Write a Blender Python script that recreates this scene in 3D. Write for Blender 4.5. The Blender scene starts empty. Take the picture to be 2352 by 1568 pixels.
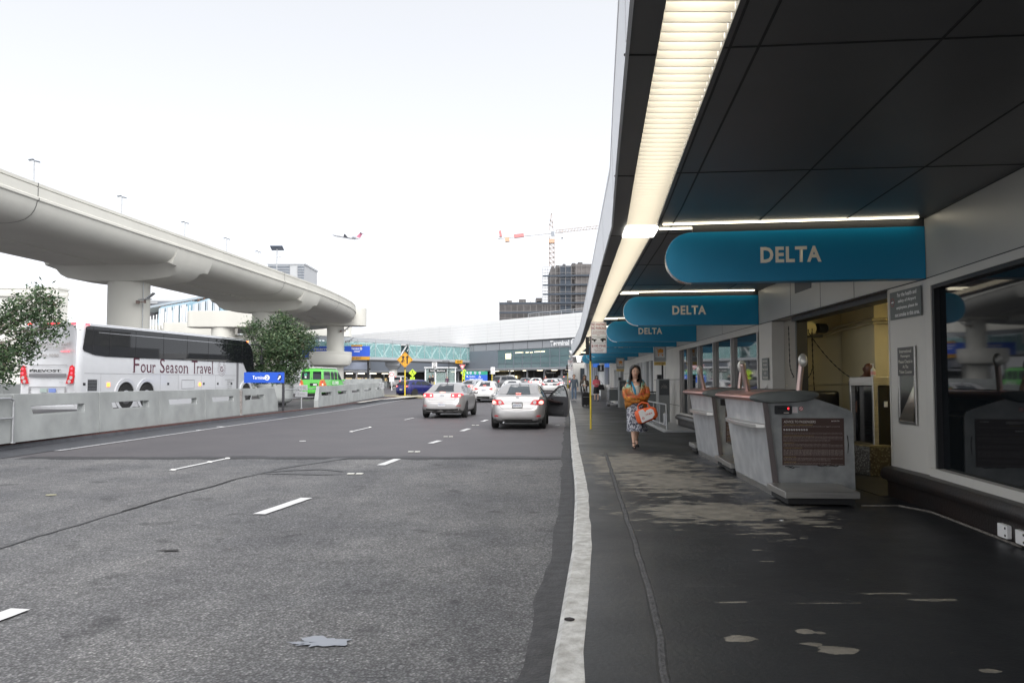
import bpy, bmesh, math, random
from mathutils import Vector, Matrix, noise
from mathutils.geometry import tessellate_polygon
from mathutils.bvhtree import BVHTree
R = math.radians
random.seed(7)
S = bpy.context.scene
COL = S.collection

# ------------------------------------------------------------ camera, sky, sun, exposure
CAM_H = 1.48
FPX, CXP, CYP = 1830.0, 1176.0, 784.0
PITCH = math.atan(93 / FPX)
cd = bpy.data.cameras.new('camera'); cam = bpy.data.objects.new('camera', cd); COL.objects.link(cam)
cam.location = (0, 0, CAM_H); cam.rotation_euler = (R(90) + PITCH, 0, 0)
cd.sensor_width = 36; cd.lens = 36 * FPX / 2352; cd.clip_start = .05; cd.clip_end = 6000
S.camera = cam
S.render.resolution_x = 1024; S.render.resolution_y = 682
w = bpy.data.worlds.new('World'); S.world = w; w.use_nodes = True
nt = w.node_tree; nt.nodes.clear()
SUN_EL, SUN_ROT = R(50), R(160)
sky = nt.nodes.new('ShaderNodeTexSky'); sky.sky_type = 'NISHITA'; sky.sun_disc = False
sky.sun_elevation = SUN_EL; sky.sun_rotation = SUN_ROT; sky.dust_density = 1.5; sky.air_density = 1.; sky.ozone_density = 1
hs = nt.nodes.new('ShaderNodeHueSaturation'); hs.inputs['Saturation'].default_value = .14
bg = nt.nodes.new('ShaderNodeBackground'); bg.inputs[1].default_value = .15
wo = nt.nodes.new('ShaderNodeOutputWorld')
stc = nt.nodes.new('ShaderNodeTexCoord'); sad = nt.nodes.new('ShaderNodeVectorMath'); sad.operation = 'ADD'; sad.inputs[1].default_value = (0, 0, .35)
snm = nt.nodes.new('ShaderNodeVectorMath'); snm.operation = 'NORMALIZE'
nt.links.new(stc.outputs['Generated'], sad.inputs[0]); nt.links.new(sad.outputs[0], snm.inputs[0]); nt.links.new(snm.outputs[0], sky.inputs[0])
nt.links.new(sky.outputs[0], hs.inputs['Color']); nt.links.new(hs.outputs[0], bg.inputs[0]); nt.links.new(bg.outputs[0], wo.inputs[0])
sl = bpy.data.lights.new('sun', 'SUN'); sl.energy = .6; sl.angle = R(60); sl.color = (1, .95, .88)
so = bpy.data.objects.new('sun', sl); COL.objects.link(so)
so.rotation_euler = (R(90) - SUN_EL, 0, R(180) - SUN_ROT); so.location = (0, 0, 60)
S.view_settings.view_transform = 'Standard'; S.view_settings.look = 'None'; S.view_settings.gamma = 1
S.view_settings.exposure = 1.4
S.render.engine = 'CYCLES'
S.cycles.max_bounces = 8; S.cycles.diffuse_bounces = 4; S.cycles.glossy_bounces = 4; S.cycles.transparent_max_bounces = 12

# ------------------------------------------------------------ helpers
def at(u, v, Y):
    """point at distance Y seen at photo position (u, v); photo 2352 px wide"""
    a = (u - CXP) / FPX; b = (v - CYP) / FPX
    c, s = math.cos(PITCH), math.sin(PITCH)
    dy = c + s * b; dz = s - c * b; t = Y / dy
    return Vector((a * t, Y, CAM_H + dz * t))
def gz(Y):
    if Y < 45: return 0.
    return min(.6, .0103 * (Y - 45) + 0)
def lerp(a, b, t): return a + (b - a) * t
def interp(tab, y):
    if y <= tab[0][0]:
        (a, b), (c, d) = tab[0], tab[1]; return b + (d - b) * (y - a) / (c - a)
    for (a, b), (c, d) in zip(tab, tab[1:]):
        if y <= c: return b + (d - b) * (y - a) / (c - a)
    (a, b), (c, d) = tab[-2], tab[-1]
    return d + (d - b) * (y - c) / (c - a)

MATS = {}
def M(name, col, rough=.6, metal=0., var=.0, vs=4., bump=0., bs=40., emis=None, es=1., spec=.5, coat=0., col2=None, stretch=None, detail=4, alpha=1., trans=0.):
    if name in MATS: return MATS[name]
    m = bpy.data.materials.new(name); m.use_nodes = True
    n = m.node_tree.nodes; l = m.node_tree.links; b = n['Principled BSDF']
    b.inputs['Roughness'].default_value = rough; b.inputs['Metallic'].default_value = metal
    b.inputs['Specular IOR Level'].default_value = spec; b.inputs['Coat Weight'].default_value = coat
    b.inputs['Base Color'].default_value = (*col, 1)
    b.inputs['Alpha'].default_value = alpha; b.inputs['Transmission Weight'].default_value = trans
    if var or bump:
        tc = n.new('ShaderNodeTexCoord'); mp = n.new('ShaderNodeMapping'); l.new(tc.outputs['Object'], mp.inputs[0])
        if stretch: mp.inputs['Scale'].default_value = stretch
    if var:
        nz = n.new('ShaderNodeTexNoise'); nz.inputs['Scale'].default_value = vs; nz.inputs['Detail'].default_value = detail
        l.new(mp.outputs[0], nz.inputs['Vector'])
        cr = n.new('ShaderNodeValToRGB'); l.new(nz.outputs[0], cr.inputs[0])
        cr.color_ramp.elements[0].position = .3; cr.color_ramp.elements[1].position = .7
        c2 = col2 or tuple(c * (1 - var) for c in col)
        c1 = col if col2 else tuple(min(1, c * (1 + var)) for c in col)
        cr.color_ramp.elements[0].color = (*c2, 1); cr.color_ramp.elements[1].color = (*c1, 1)
        l.new(cr.outputs[0], b.inputs['Base Color'])
    if bump:
        nb = n.new('ShaderNodeTexNoise'); nb.inputs['Scale'].default_value = bs; nb.inputs['Detail'].default_value = 5
        l.new(mp.outputs[0], nb.inputs['Vector'])
        bp = n.new('ShaderNodeBump'); bp.inputs['Strength'].default_value = bump; bp.inputs['Distance'].default_value = .02
        l.new(nb.outputs[0], bp.inputs['Height']); l.new(bp.outputs[0], b.inputs['Normal'])
    if emis:
        b.inputs['Emission Color'].default_value = (*emis, 1); b.inputs['Emission Strength'].default_value = es
    MATS[name] = m; return m

def Fm(o, right=(1, 0, 0), up=(0, 0, 1)):
    r = Vector(right).normalized(); u = Vector(up).normalized(); z = r.cross(u)
    return Matrix(((r.x, u.x, z.x, o[0]), (r.y, u.y, z.y, o[1]), (r.z, u.z, z.z, o[2]), (0, 0, 0, 1)))
def Rz(a): return Matrix.Rotation(a, 4, 'Z')

class B:
    def __init__(s): s.bm = bmesh.new(); s.mats = []; s.mi = 0; s.T = None
    def m(s, mat):
        if mat not in s.mats: s.mats.append(mat)
        s.mi = s.mats.index(mat); return s
    def add(s, vs, fs):
        if s.T: vs = [s.T @ Vector(v) for v in vs]
        vv = [s.bm.verts.new(v) for v in vs]
        for f in fs:
            try: q = s.bm.faces.new([vv[i] for i in f]); q.material_index = s.mi
            except ValueError: pass
        return s
    def box(s, c, d, rz=0, M4=None):
        x, y, z = (q / 2 for q in d)
        vs = [Vector((a * x, b * y, e * z)) for a in (-1, 1) for b in (-1, 1) for e in (-1, 1)]
        mt = Matrix.Translation(c) @ (M4 if M4 else Rz(rz))
        return s.add([mt @ v for v in vs], [(0, 1, 3, 2), (4, 6, 7, 5), (0, 4, 5, 1), (2, 3, 7, 6), (0, 2, 6, 4), (1, 5, 7, 3)])
    def hexa(s, a, b): # two quads (4 points each)
        return s.add(list(a) + list(b), [(3, 2, 1, 0), (4, 5, 6, 7)] + [(i, (i + 1) % 4, 4 + (i + 1) % 4, 4 + i) for i in range(4)])
    def bar(s, p, q, w, h=None, up=(0, 0, 1)):
        p = Vector(p); q = Vector(q); d = (q - p); h = h or w
        if d.length < 1e-6: return s
        d.normalize(); u = Vector(up)
        if abs(d.dot(u)) > .98: u = Vector((1, 0, 0))
        r = d.cross(u).normalized(); u = r.cross(d)
        f = lambda o: [o + r * w / 2 + u * h / 2, o - r * w / 2 + u * h / 2, o - r * w / 2 - u * h / 2, o + r * w / 2 - u * h / 2]
        return s.hexa(f(p), f(q))
    def cyl(s, p, q, r0, r1=None, n=16, caps=True):
        return s.tube([p, q], [r0, r0 if r1 is None else r1], n, caps)
    def tube(s, pts, r, n=8, caps=True, closed=False):
        pts = [Vector(p) for p in pts]; N = len(pts)
        if not isinstance(r, (list, tuple)): r = [r] * N
        vs = []; fr = None
        for i, p in enumerate(pts):
            if closed: d = pts[(i + 1) % N] - pts[i - 1]
            else: d = pts[min(i + 1, N - 1)] - pts[max(i - 1, 0)]
            d.normalize()
            if fr is None:
                a = Vector((0, 0, 1)) if abs(d.z) < .9 else Vector((1, 0, 0)); fr = d.cross(a).normalized()
            else:
                fr = (fr - d * fr.dot(d))
                fr = fr.normalized() if fr.length > 1e-5 else d.orthogonal().normalized()
            bn = d.cross(fr)
            for k in range(n):
                t = 2 * math.pi * k / n; vs.append(p + (fr * math.cos(t) + bn * math.sin(t)) * r[i])
        fs = []
        for i in range(N if closed else N - 1):
            j = (i + 1) % N
            for k in range(n): fs.append((i * n + k, i * n + (k + 1) % n, j * n + (k + 1) % n, j * n + k))
        if caps and not closed: fs += [tuple(range(n))[::-1], tuple((N - 1) * n + k for k in range(n))]
        return s.add(vs, fs)
    def loft(s, rings, caps=True, closed=True):
        n = len(rings[0]); vs = [v for r in rings for v in r]; fs = []
        for i in range(len(rings) - 1):
            for k in range(n if closed else n - 1):
                fs.append((i * n + k, i * n + (k + 1) % n, (i + 1) * n + (k + 1) % n, (i + 1) * n + k))
        if caps and closed: fs += [tuple(range(n))[::-1], tuple((len(rings) - 1) * n + k for k in range(n))]
        return s.add(vs, fs)
    def lathe(s, prof, o=(0, 0, 0), n=24, sx=1, sy=1):
        return s.loft([[Vector((o[0] + r * sx * math.cos(2 * math.pi * k / n), o[1] + r * sy * math.sin(2 * math.pi * k / n), o[2] + z)) for k in range(n)] for r, z in prof])
    def ball(s, c, r, n=12, m=8):
        if not isinstance(r, (list, tuple)): r = (r, r, r)
        return s.loft([[Vector((c[0] + r[0] * max(.02, math.sin(math.pi * i / m)) * math.cos(2 * math.pi * k / n), c[1] + r[1] * max(.02, math.sin(math.pi * i / m)) * math.sin(2 * math.pi * k / n), c[2] - r[2] * math.cos(math.pi * i / m))) for k in range(n)] for i in range(m + 1)])
    def prism(s, loops, d, mt):
        if not isinstance(loops[0][0], (list, tuple, Vector)): loops = [loops]
        L3 = [[Vector((p[0], p[1], 0)) for p in l] for l in loops]
        flat = [p for l in L3 for p in l]; N = len(flat)
        tr = tessellate_polygon(L3)
        vs = [mt @ p for p in flat] + [mt @ (p + Vector((0, 0, d))) for p in flat]
        fs = [tuple(t) for t in tr] + [tuple(N + i for i in reversed(t)) for t in tr]
        o = 0
        for l in L3:
            n = len(l)
            for k in range(n): fs.append((o + k, o + (k + 1) % n, N + o + (k + 1) % n, N + o + k))
            o += n
        return s.add(vs, fs)
    def text(s, t, size, mt, ext=.004, align='CENTER', bold=0., sx=1., spacing=1.):
        cu = bpy.data.curves.new('t', 'FONT'); cu.body = t; cu.size = size; cu.align_x = align; cu.align_y = 'CENTER'
        cu.extrude = ext; cu.offset = bold * size; cu.resolution_u = 3; cu.space_character = spacing
        o = bpy.data.objects.new('t', cu); me = bpy.data.meshes.new_from_object(o)
        k = Matrix.Diagonal((sx, 1, 1, 1)); T = s.T if s.T else Matrix()
        me.transform(T @ mt @ k); o0 = len(s.bm.faces); s.bm.from_mesh(me); s.bm.faces.ensure_lookup_table()
        for i in range(o0, len(s.bm.faces)): s.bm.faces[i].material_index = s.mi
        bpy.data.objects.remove(o); bpy.data.curves.remove(cu); bpy.data.meshes.remove(me); return s
    def fit(s, t, w, h, mt, ext=.003, bold=.0, shear=0, cyc=(0, 0), sp=1.):
        """text scaled to a w x h box centred on cyc"""
        cu = bpy.data.curves.new('t', 'FONT'); cu.body = t; cu.size = 1; cu.extrude = 0; cu.offset = bold; cu.resolution_u = 3; cu.shear = shear; cu.space_character = sp
        o = bpy.data.objects.new('t', cu); me = bpy.data.meshes.new_from_object(o)
        if not len(me.vertices): return s
        xs = [v.co.x for v in me.vertices]; ys = [v.co.y for v in me.vertices]
        kx = w / (max(xs) - min(xs)); ky = h / max(1e-4, max(ys) - min(ys))
        K = Matrix.Translation((cyc[0], cyc[1], ext)) @ Matrix.Diagonal((kx, ky, 1, 1)) @ Matrix.Translation((-(max(xs) + min(xs)) / 2, -(max(ys) + min(ys)) / 2, 0))
        T = s.T if s.T else Matrix()
        me.transform(T @ mt @ K); o0 = len(s.bm.faces); s.bm.from_mesh(me); s.bm.faces.ensure_lookup_table()
        for i in range(o0, len(s.bm.faces)): s.bm.faces[i].material_index = s.mi
        bpy.data.objects.remove(o); bpy.data.curves.remove(cu); bpy.data.meshes.remove(me); return s
    def build(s, name, mat=None, parent=None, smooth=None, bevel=0., norm=True, segs=2):
        if mat is not None and not s.mats: s.mats = [mat]
        if norm: bmesh.ops.recalc_face_normals(s.bm, faces=s.bm.faces)
        me = bpy.data.meshes.new(name); s.bm.to_mesh(me); s.bm.free()
        for q in s.mats: me.materials.append(q)
        if smooth:
            me.polygons.foreach_set('use_smooth', [True] * len(me.polygons)); me.set_sharp_from_angle(angle=R(smooth))
        o = bpy.data.objects.new(name, me); COL.objects.link(o); o.parent = parent
        if bevel:
            b = o.modifiers.new('b', 'BEVEL'); b.width = bevel; b.segments = segs; b.limit_method = 'ANGLE'; b.angle_limit = R(40)
        return o

def tag(o, label=None, cat=None, group=None, kind=None):
    if label: o['label'] = label
    if cat: o['category'] = cat
    if group: o['group'] = group
    if kind: o['kind'] = kind
    return o
def thing(name, label, cat, loc=(0, 0, 0), rz=0, group=None):
    o = bpy.data.objects.new(name, None); o.empty_display_size = .2; COL.objects.link(o)
    o.location = loc; o.rotation_euler = (0, 0, rz); return tag(o, label, cat, group)
def rebase(t):
    """things authored in world coordinates: put their Empty at their base"""
    lo = Vector((1e9,) * 3); hi = -lo
    for c in t.children:
        if c.type == 'MESH' and len(c.data.vertices):
            mb = c.matrix_local.copy() if c.matrix_local.translation.length > 0 or c.rotation_euler.x else Matrix()
            for v in (mb @ Vector(q) for q in c.bound_box):
                for i in range(3): lo[i] = min(lo[i], v[i]); hi[i] = max(hi[i], v[i])
    L = Vector(((lo.x + hi.x) / 2, (lo.y + hi.y) / 2, lo.z)); t.location = L
    for c in t.children: c.location = c.location - L
    return t
def kids(o): return [c for c in bpy.data.objects if c.parent == o]
def dup(o, loc=None, rz=None, label=None, parent=None):
    c = o.copy(); COL.objects.link(c); c.parent = parent
    if loc is not None: c.location = loc
    if rz is not None: c.rotation_euler = (0, 0, rz)
    if label: c['label'] = label
    for k in kids(o): dup(k, parent=c)
    return c
def disc(r, n=24, cx=0, cy=0, sx=1, sy=1): return [(cx + r * sx * math.cos(2 * math.pi * k / n), cy + r * sy * math.sin(2 * math.pi * k / n)) for k in range(n)]
def rrect(x0, y0, x1, y1, r, n=4):
    o = []
    for cx, cy, a in ((x1 - r, y1 - r, 0), (x0 + r, y1 - r, 90), (x0 + r, y0 + r, 180), (x1 - r, y0 + r, 270)):
        for k in range(n + 1): t = R(a + 90 * k / n); o.append((cx + r * math.cos(t), cy + r * math.sin(t)))
    return o
def rect(x0, y0, x1, y1): return [(x0, y0), (x1, y0), (x1, y1), (x0, y1)]

# ------------------------------------------------------------ shared materials
m_conc = M('pale_concrete', (.54, .53, .49), .85, var=.07, vs=.8, bump=.15, bs=25)
m_conc_b = M('barrier_concrete', (.33, .345, .34), .85, var=.14, vs=1.6, bump=.25, bs=30)
m_white = M('white_panel', (.78, .79, .80), .45, var=.03, vs=2)
m_steel = M('brushed_steel', (.48, .47, .45), .32, .9, var=.12, vs=3, stretch=(1, 1, 20))
m_galv = M('galvanised_rail', (.40, .41, .42), .5, .6, var=.1, vs=8)
m_black = M('black_rubber', (.012, .012, .013), .6)
m_dark = M('dark_metal', (.03, .031, .034), .45, .3)
m_yel = M('yellow_paint', (.62, .47, .03), .5, var=.12, vs=6)
m_red = M('sign_red', (.55, .03, .04), .5)
m_sgw = M('sign_white', (.72, .72, .72), .5)
m_blue = M('sign_blue', (.01, .08, .50), .45)
m_letw = M('lettering_white', (.85, .85, .85), .5, emis=(1, 1, 1), es=0)
m_letk = M('lettering_black', (.015, .015, .015), .6)
m_glassdk = M('window_glass', (.006, .008, .010), .03, spec=.38)
m_chrome = M('chrome', (.6, .6, .62), .15, 1.)
# ------------------------------------------------------------ ground, road, pavement
CURB = [(0, -.05), (2, .07), (3.6, .17), (4.73, .30), (6.61, .51), (9.01, .72), (11.0, .87), (15, 1.13), (19.9, 1.47), (30, 2.2), (46.1, 3.29), (60, 4.2), (80, 5.6), (110, 7.6)]
def curbx(y): return interp(CURB, y)
WALL = [(-8, 2.3), (0, 3.33), (4, 3.86), (8.5, 4.42), (15.29, 4.73), (21.65, 5.01), (30.07, 5.34), (34.7, 5.51), (40.3, 5.84), (48.3, 6.18), (58, 6.8)]
def wallx(y): return interp(WALL, y)
LEFT = [(-20, -9.9), (17.8, -9.79), (26.4, -9.5), (43, -8.85), (56, -8.3), (62, -8.0)]
def leftx(y): return interp(LEFT, y)

def nodes_mat(name):
    m = bpy.data.materials.new(name); m.use_nodes = True; n = m.node_tree.nodes; l = m.node_tree.links
    return m, n, l, n['Principled BSDF']
def ramp(n, l, src, stops):
    cr = n.new('ShaderNodeValToRGB'); l.new(src, cr.inputs[0])
    e = cr.color_ramp.elements
    while len(e) < len(stops): e.new(.5)
    for i, (p, c) in enumerate(stops): e[i].position = p; e[i].color = (*c, 1) if len(c) == 3 else c
    return cr.outputs[0]
def nz(n, l, vec, scale, detail=4, rough=.6):
    q = n.new('ShaderNodeTexNoise'); q.inputs['Scale'].default_value = scale; q.inputs['Detail'].default_value = detail; q.inputs['Roughness'].default_value = rough
    l.new(vec, q.inputs['Vector']); return q.outputs[0]
def mth(n, l, op, a, b=None, c=None):
    q = n.new('ShaderNodeMath'); q.operation = op
    for i, x in enumerate((a, b, c)):
        if x is None: continue
        if isinstance(x, (int, float)): q.inputs[i].default_value = x
        else: l.new(x, q.inputs[i])
    return q.outputs[0]
def mixc(n, l, fac, a, b, mode='MIX'):
    q = n.new('ShaderNodeMix'); q.data_type = 'RGBA'; q.blend_type = mode
    for i, x in ((0, fac), (6, a), (7, b)):
        if isinstance(x, (int, float)): q.inputs[i].default_value = x
        elif isinstance(x, tuple): q.inputs[i].default_value = (*x, 1)
        else: l.new(x, q.inputs[i])
    return q.outputs[2]

# asphalt: coarse bleached aggregate near the camera, smoother newer surface beyond a tarred seam
m, n, l, b = nodes_mat('asphalt'); tc = n.new('ShaderNodeTexCoord'); P_ = tc.outputs['Object']
sx = n.new('ShaderNodeSeparateXYZ'); l.new(P_, sx.inputs[0])
vo = n.new('ShaderNodeTexVoronoi'); vo.inputs['Scale'].default_value = 62; l.new(P_, vo.inputs['Vector'])
agg = ramp(n, l, vo.outputs['Color'], [(0, (.105, .105, .110)), (.45, (.188, .188, .197)), (.8, (.27, .271, .28)), (1, (.45, .45, .45))])
crev = ramp(n, l, vo.outputs['Distance'], [(.15, (1, 1, 1)), (.6, (.5, .5, .5))])
near = mixc(n, l, 1., agg, crev, 'MULTIPLY')
big = nz(n, l, P_, .55, 5, .6); mid = nz(n, l, P_, 3.2, 5, .7)
near = mixc(n, l, 1., near, ramp(n, l, big, [(.3, (.66, .67, .69)), (.65, (1.12, 1.11, 1.08))]), 'MULTIPLY')
near = mixc(n, l, 1., near, ramp(n, l, mid, [(.35, (.84, .84, .84)), (.6, (1.04, 1.04, 1.04))]), 'MULTIPLY')
tm = n.new('ShaderNodeMapping'); l.new(P_, tm.inputs[0]); tm.inputs['Scale'].default_value = (1.1, .10, 1)
near = mixc(n, l, 1., near, ramp(n, l, nz(n, l, tm.outputs[0], 1.0, 4, .5), [(.35, (.86, .86, .87)), (.6, (1.06, 1.06, 1.05))]), 'MULTIPLY')
oil = ramp(n, l, nz(n, l, P_, 7, 3, .5), [(.66, (1, 1, 1)), (.72, (.62, .62, .62))])
near = mixc(n, l, 1., near, oil, 'MULTIPLY')
stain = ramp(n, l, nz(n, l, P_, 1.7, 3, .5), [(.63, (1, 1, 1)), (.72, (.55, .55, .56))])
near = mixc(n, l, 1., near, stain, 'MULTIPLY')
far = mixc(n, l, 1., ramp(n, l, nz(n, l, P_, 130, 2), [(.3, (.056, .052, .056)), (.75, (.104, .098, .102))]), ramp(n, l, big, [(.3, (.82, .82, .85)), (.7, (1.1, 1.08, 1.08))]), 'MULTIPLY')
wob = mth(n, l, 'MULTIPLY', mth(n, l, 'SUBTRACT', nz(n, l, P_, .9, 6, .7), .5), .9)
yy = mth(n, l, 'ADD', sx.outputs['Y'], wob)
isfar = mth(n, l, 'GREATER_THAN', yy, 15.75)
col = mixc(n, l, isfar, near, far)
seam = mth(n, l, 'LESS_THAN', mth(n, l, 'ABSOLUTE', mth(n, l, 'SUBTRACT', yy, 15.72)), .33)
inr = mth(n, l, 'MULTIPLY', mth(n, l, 'GREATER_THAN', sx.outputs['X'], -9.6), mth(n, l, 'LESS_THAN', sx.outputs['X'], 1.2))
seam = mth(n, l, 'MULTIPLY', mth(n, l, 'MULTIPLY', seam, inr), .85)
col = mixc(n, l, seam, col, (.022, .022, .025))
# tarred crack wandering from the left towards the seam
ck = mth(n, l, 'ADD', mth(n, l, 'MULTIPLY', sx.outputs['X'], 1.33), mth(n, l, 'MULTIPLY', mth(n, l, 'SUBTRACT', nz(n, l, P_, .6, 6, .65), .5), 1.1))
ckd = mth(n, l, 'ABSOLUTE', mth(n, l, 'SUBTRACT', mth(n, l, 'SUBTRACT', sx.outputs['Y'], ck), 19.6))
ckm = mth(n, l, 'MULTIPLY', mth(n, l, 'LESS_THAN', ckd, .07), mth(n, l, 'LESS_THAN', yy, 15.6))
pass
l.new(col, b.inputs['Base Color'])
l.new(mixc(n, l, isfar, (.85, .85, .85), (.6, .6, .6)), b.inputs['Roughness'])
bp = n.new('ShaderNodeBump'); bp.inputs['Strength'].default_value = .55; bp.inputs['Distance'].default_value = .008
l.new(mth(n, l, 'MULTIPLY', vo.outputs['Distance'], mth(n, l, 'SUBTRACT', 1.0, mth(n, l, 'MULTIPLY', isfar, .8))), bp.inputs['Height']); l.new(bp.outputs[0], b.inputs['Normal'])
m_asph = m

# pavement: black sealant worn through to old concrete in front of the counters
m, n, l, b = nodes_mat('pavement_sealant'); tc = n.new('ShaderNodeTexCoord'); P_ = tc.outputs['Object']
base = ramp(n, l, nz(n, l, P_, 1.1, 6, .65), [(.3, (.010, .0115, .0145)), (.7, (.022, .024, .028))])
base = mixc(n, l, 1., base, ramp(n, l, nz(n, l, P_, 60, 3), [(.3, (.75, .75, .75)), (.7, (1.2, 1.2, 1.2))]), 'MULTIPLY')
mp = n.new('ShaderNodeMapping'); l.new(P_, mp.inputs[0]); mp.inputs['Scale'].default_value = (1.0, 2.3, 1)
wn = nz(n, l, mp.outputs[0], 3.4, 9, .68)
def blob(cx, cy, rx, ry, k=1.):
    m1 = n.new('ShaderNodeMapping'); m1.inputs['Location'].default_value = (-cx / rx, -cy / ry, 0); m1.inputs['Scale'].default_value = (1 / rx, 1 / ry, 0); l.new(P_, m1.inputs[0])
    ln = n.new('ShaderNodeVectorMath'); ln.operation = 'LENGTH'; l.new(m1.outputs[0], ln.inputs[0])
    return mth(n, l, 'MULTIPLY', mth(n, l, 'SUBTRACT', 1., ln.outputs['Value']), k)
acc = None
for q in ((2.1, 13.2, 1.0, 2.2, .80), (2.15, 10.8, .95, 1.8, .80), (2.2, 8.3, 1.15, .95, .74), (1.5, 13.0, .4, 2.2, .5), (2.75, 7.75, .4, .5, .4), (2.30, 7.05, .26, .22, .42), (1.18, 4.22, .10, .06, 1.5), (1.57, 4.33, .06, .05, 1.5), (1.64, 4.31, .035, .03, 1.5), (1.61, 4.04, .11, .07, 1.5), (1.53, 4.13, .07, .035, 1.5), (2.2, 3.75, .06, .03, 1.5), (1.95, 6.4, .05, .02, 1.3), (1.9, 6.0, .09, .02, 1.0), (2.35, 5.1, .22, .03, .8), (1.35, 4.9, .16, .02, .8), (1.9, 4.88, .3, .012, .9), (2.6, 4.95, .2, .03, .7), (2.9, 8.5, .35, .3, .5)):
    e = blob(*q); e = mth(n, l, 'MAXIMUM', e, -.4)
    acc = e if acc is None else mth(n, l, 'MAXIMUM', acc, e)
k = mth(n, l, 'ADD', mth(n, l, 'MULTIPLY', mth(n, l, 'SUBTRACT', wn, .5), 3.3), acc)
mask = n.new('ShaderNodeMapRange'); mask.inputs[1].default_value = .235; mask.inputs[2].default_value = .262; l.new(k, mask.inputs[0])
conc = ramp(n, l, nz(n, l, P_, 6, 5), [(.3, (.14, .13, .108)), (.7, (.25, .232, .20))])
fl = n.new('ShaderNodeTexVoronoi'); fl.inputs['Scale'].default_value = 3.2; l.new(P_, fl.inputs['Vector'])
flk = mth(n, l, 'LESS_THAN', mth(n, l, 'ADD', fl.outputs['Distance'], mth(n, l, 'MULTIPLY', nz(n, l, P_, 20, 3), .04)), .052)
base = mixc(n, l, mth(n, l, 'MULTIPLY', flk, mth(n, l, 'GREATER_THAN', nz(n, l, P_, 1.9, 2), .5)), base, (.10, .10, .10))
scf = n.new('ShaderNodeMapping'); l.new(P_, scf.inputs[0]); scf.inputs['Scale'].default_value = (.7, 9, 1)
base = mixc(n, l, ramp(n, l, nz(n, l, scf.outputs[0], 1.6, 6, .6), [(.66, (0, 0, 0)), (.74, (.5, .5, .5))]), base, (.055, .056, .058))
l.new(mixc(n, l, mask.outputs[0], base, conc), b.inputs['Base Color'])
rr = mixc(n, l, mask.outputs[0], ramp(n, l, nz(n, l, P_, .8, 4), [(.3, (.36, .36, .36)), (.7, (.55, .55, .55))]), (.75, .75, .75)); l.new(rr, b.inputs['Roughness'])
bp = n.new('ShaderNodeBump'); bp.inputs['Strength'].default_value = .25; bp.inputs['Distance'].default_value = .01
l.new(nz(n, l, P_, 35, 5), bp.inputs['Height']); l.new(bp.outputs[0], b.inputs['Normal'])
b.inputs['Specular IOR Level'].default_value = .38
m_pave = m

m_line = M('road_paint', (.62, .62, .62), .6, var=.0, vs=20)
m_line2 = M('worn_line_paint', (.36, .36, .37), .7, var=.3, vs=9)
m_kerb = M('white_kerb_paint', (.60, .60, .58), .6, var=.3, vs=11, bump=.7, bs=22, col2=(.30, .29, .27), detail=8)
m_kerbf = M('dirty_kerb_face', (.10, .10, .10), .8, var=.5, vs=9)
m_gut = M('gutter_asphalt', (.045, .047, .055), .5, var=.25, vs=3, bump=.2)
m_sooty = M('sooty_gutter', (.040, .040, .043), .7, var=.45, vs=7, bump=.5, bs=40)
m_redp = M('faded_red_paint', (.075, .030, .026), .8, var=.4, vs=6)
m_median = M('median_ground', (.05, .05, .052), .8, var=.3, vs=3)

YS = [-30, -10, -2, 0, 2, 4, 6, 8, 10, 13, 16, 20, 25, 30, 37, 45, 50, 60, 75, 90, 103.3, 110]
bb = B()
xs = [-3000, -300, -60, -20, 0, 20, 60, 300, 3000]; ys = [-300, -30, 0, 20, 45, 60, 80, 103.3, 110, 300, 4000]
bb.add([(x, y, gz(y) - .004) for y in ys for x in xs], [(j * len(xs) + i, j * len(xs) + i + 1, (j + 1) * len(xs) + i + 1, (j + 1) * len(xs) + i) for j in range(len(ys) - 1) for i in range(len(xs) - 1)])
tag(bb.build('ground', m_asph), kind='structure')

def strip(name, fa, fb, ysr, z, mat, kind='structure'):
    q = B(); vs = []
    for y in ysr: vs += [(fa(y), y, gz(y) + z), (fb(y), y, gz(y) + z)]
    q.add(vs, [(2 * i, 2 * i + 1, 2 * i + 3, 2 * i + 2) for i in range(len(ysr) - 1)])
    return tag(q.build(name, mat), kind=kind)
def fine(a, b, s): return [a + (b - a) * i / int((b - a) / s) for i in range(int((b - a) / s) + 1)]
# pavement with its kerb
yf = fine(-6, 60, .5) + fine(62, 110, 4)
wb = lambda y: .025 * noise.noise(Vector((y * 1.3, 3, 0))) + .012 * noise.noise(Vector((y * 6, 9, 0)))
q = B(); q.m(m_pave)
vs = []
for y in yf: vs += [(curbx(y) + .143 + wb(y), y, gz(y) + .150), (max(wallx(y) + 5, curbx(y) + 7), y, gz(y) + .150)]
q.add(vs, [(2 * i, 2 * i + 1, 2 * i + 3, 2 * i + 2) for i in range(len(yf) - 1)])
tag(q.build('pavement', None), kind='structure')
q = B()
rings = []
for y in yf:
    x = curbx(y); z = gz(y); w2 = wb(y * 1.7 + 5) * .4
    rings.append([Vector(p) for p in ((x - .02 + w2, y, z - .03), (x - .015 + w2, y, z + .125), (x + .012 + w2, y, z + .15), (x + .143 + wb(y), y, z + .154), (x + .143 + wb(y), y, z))])
q.m(m_kerb); q.loft([r[1:] for r in rings], caps=False, closed=False)
q.m(m_kerbf); q.loft([r[:2] for r in rings], caps=False, closed=False)
tag(q.build('kerb', None, smooth=40), kind='structure')
strip('gutter_strip', lambda y: curbx(y) - .21 + .06 * noise.noise(Vector((y * .8, 0, 0))) - .03 * noise.noise(Vector((y * 4, 0, 4))), lambda y: curbx(y) - .01, fine(-6, 50, .3), .004, m_sooty)
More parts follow.
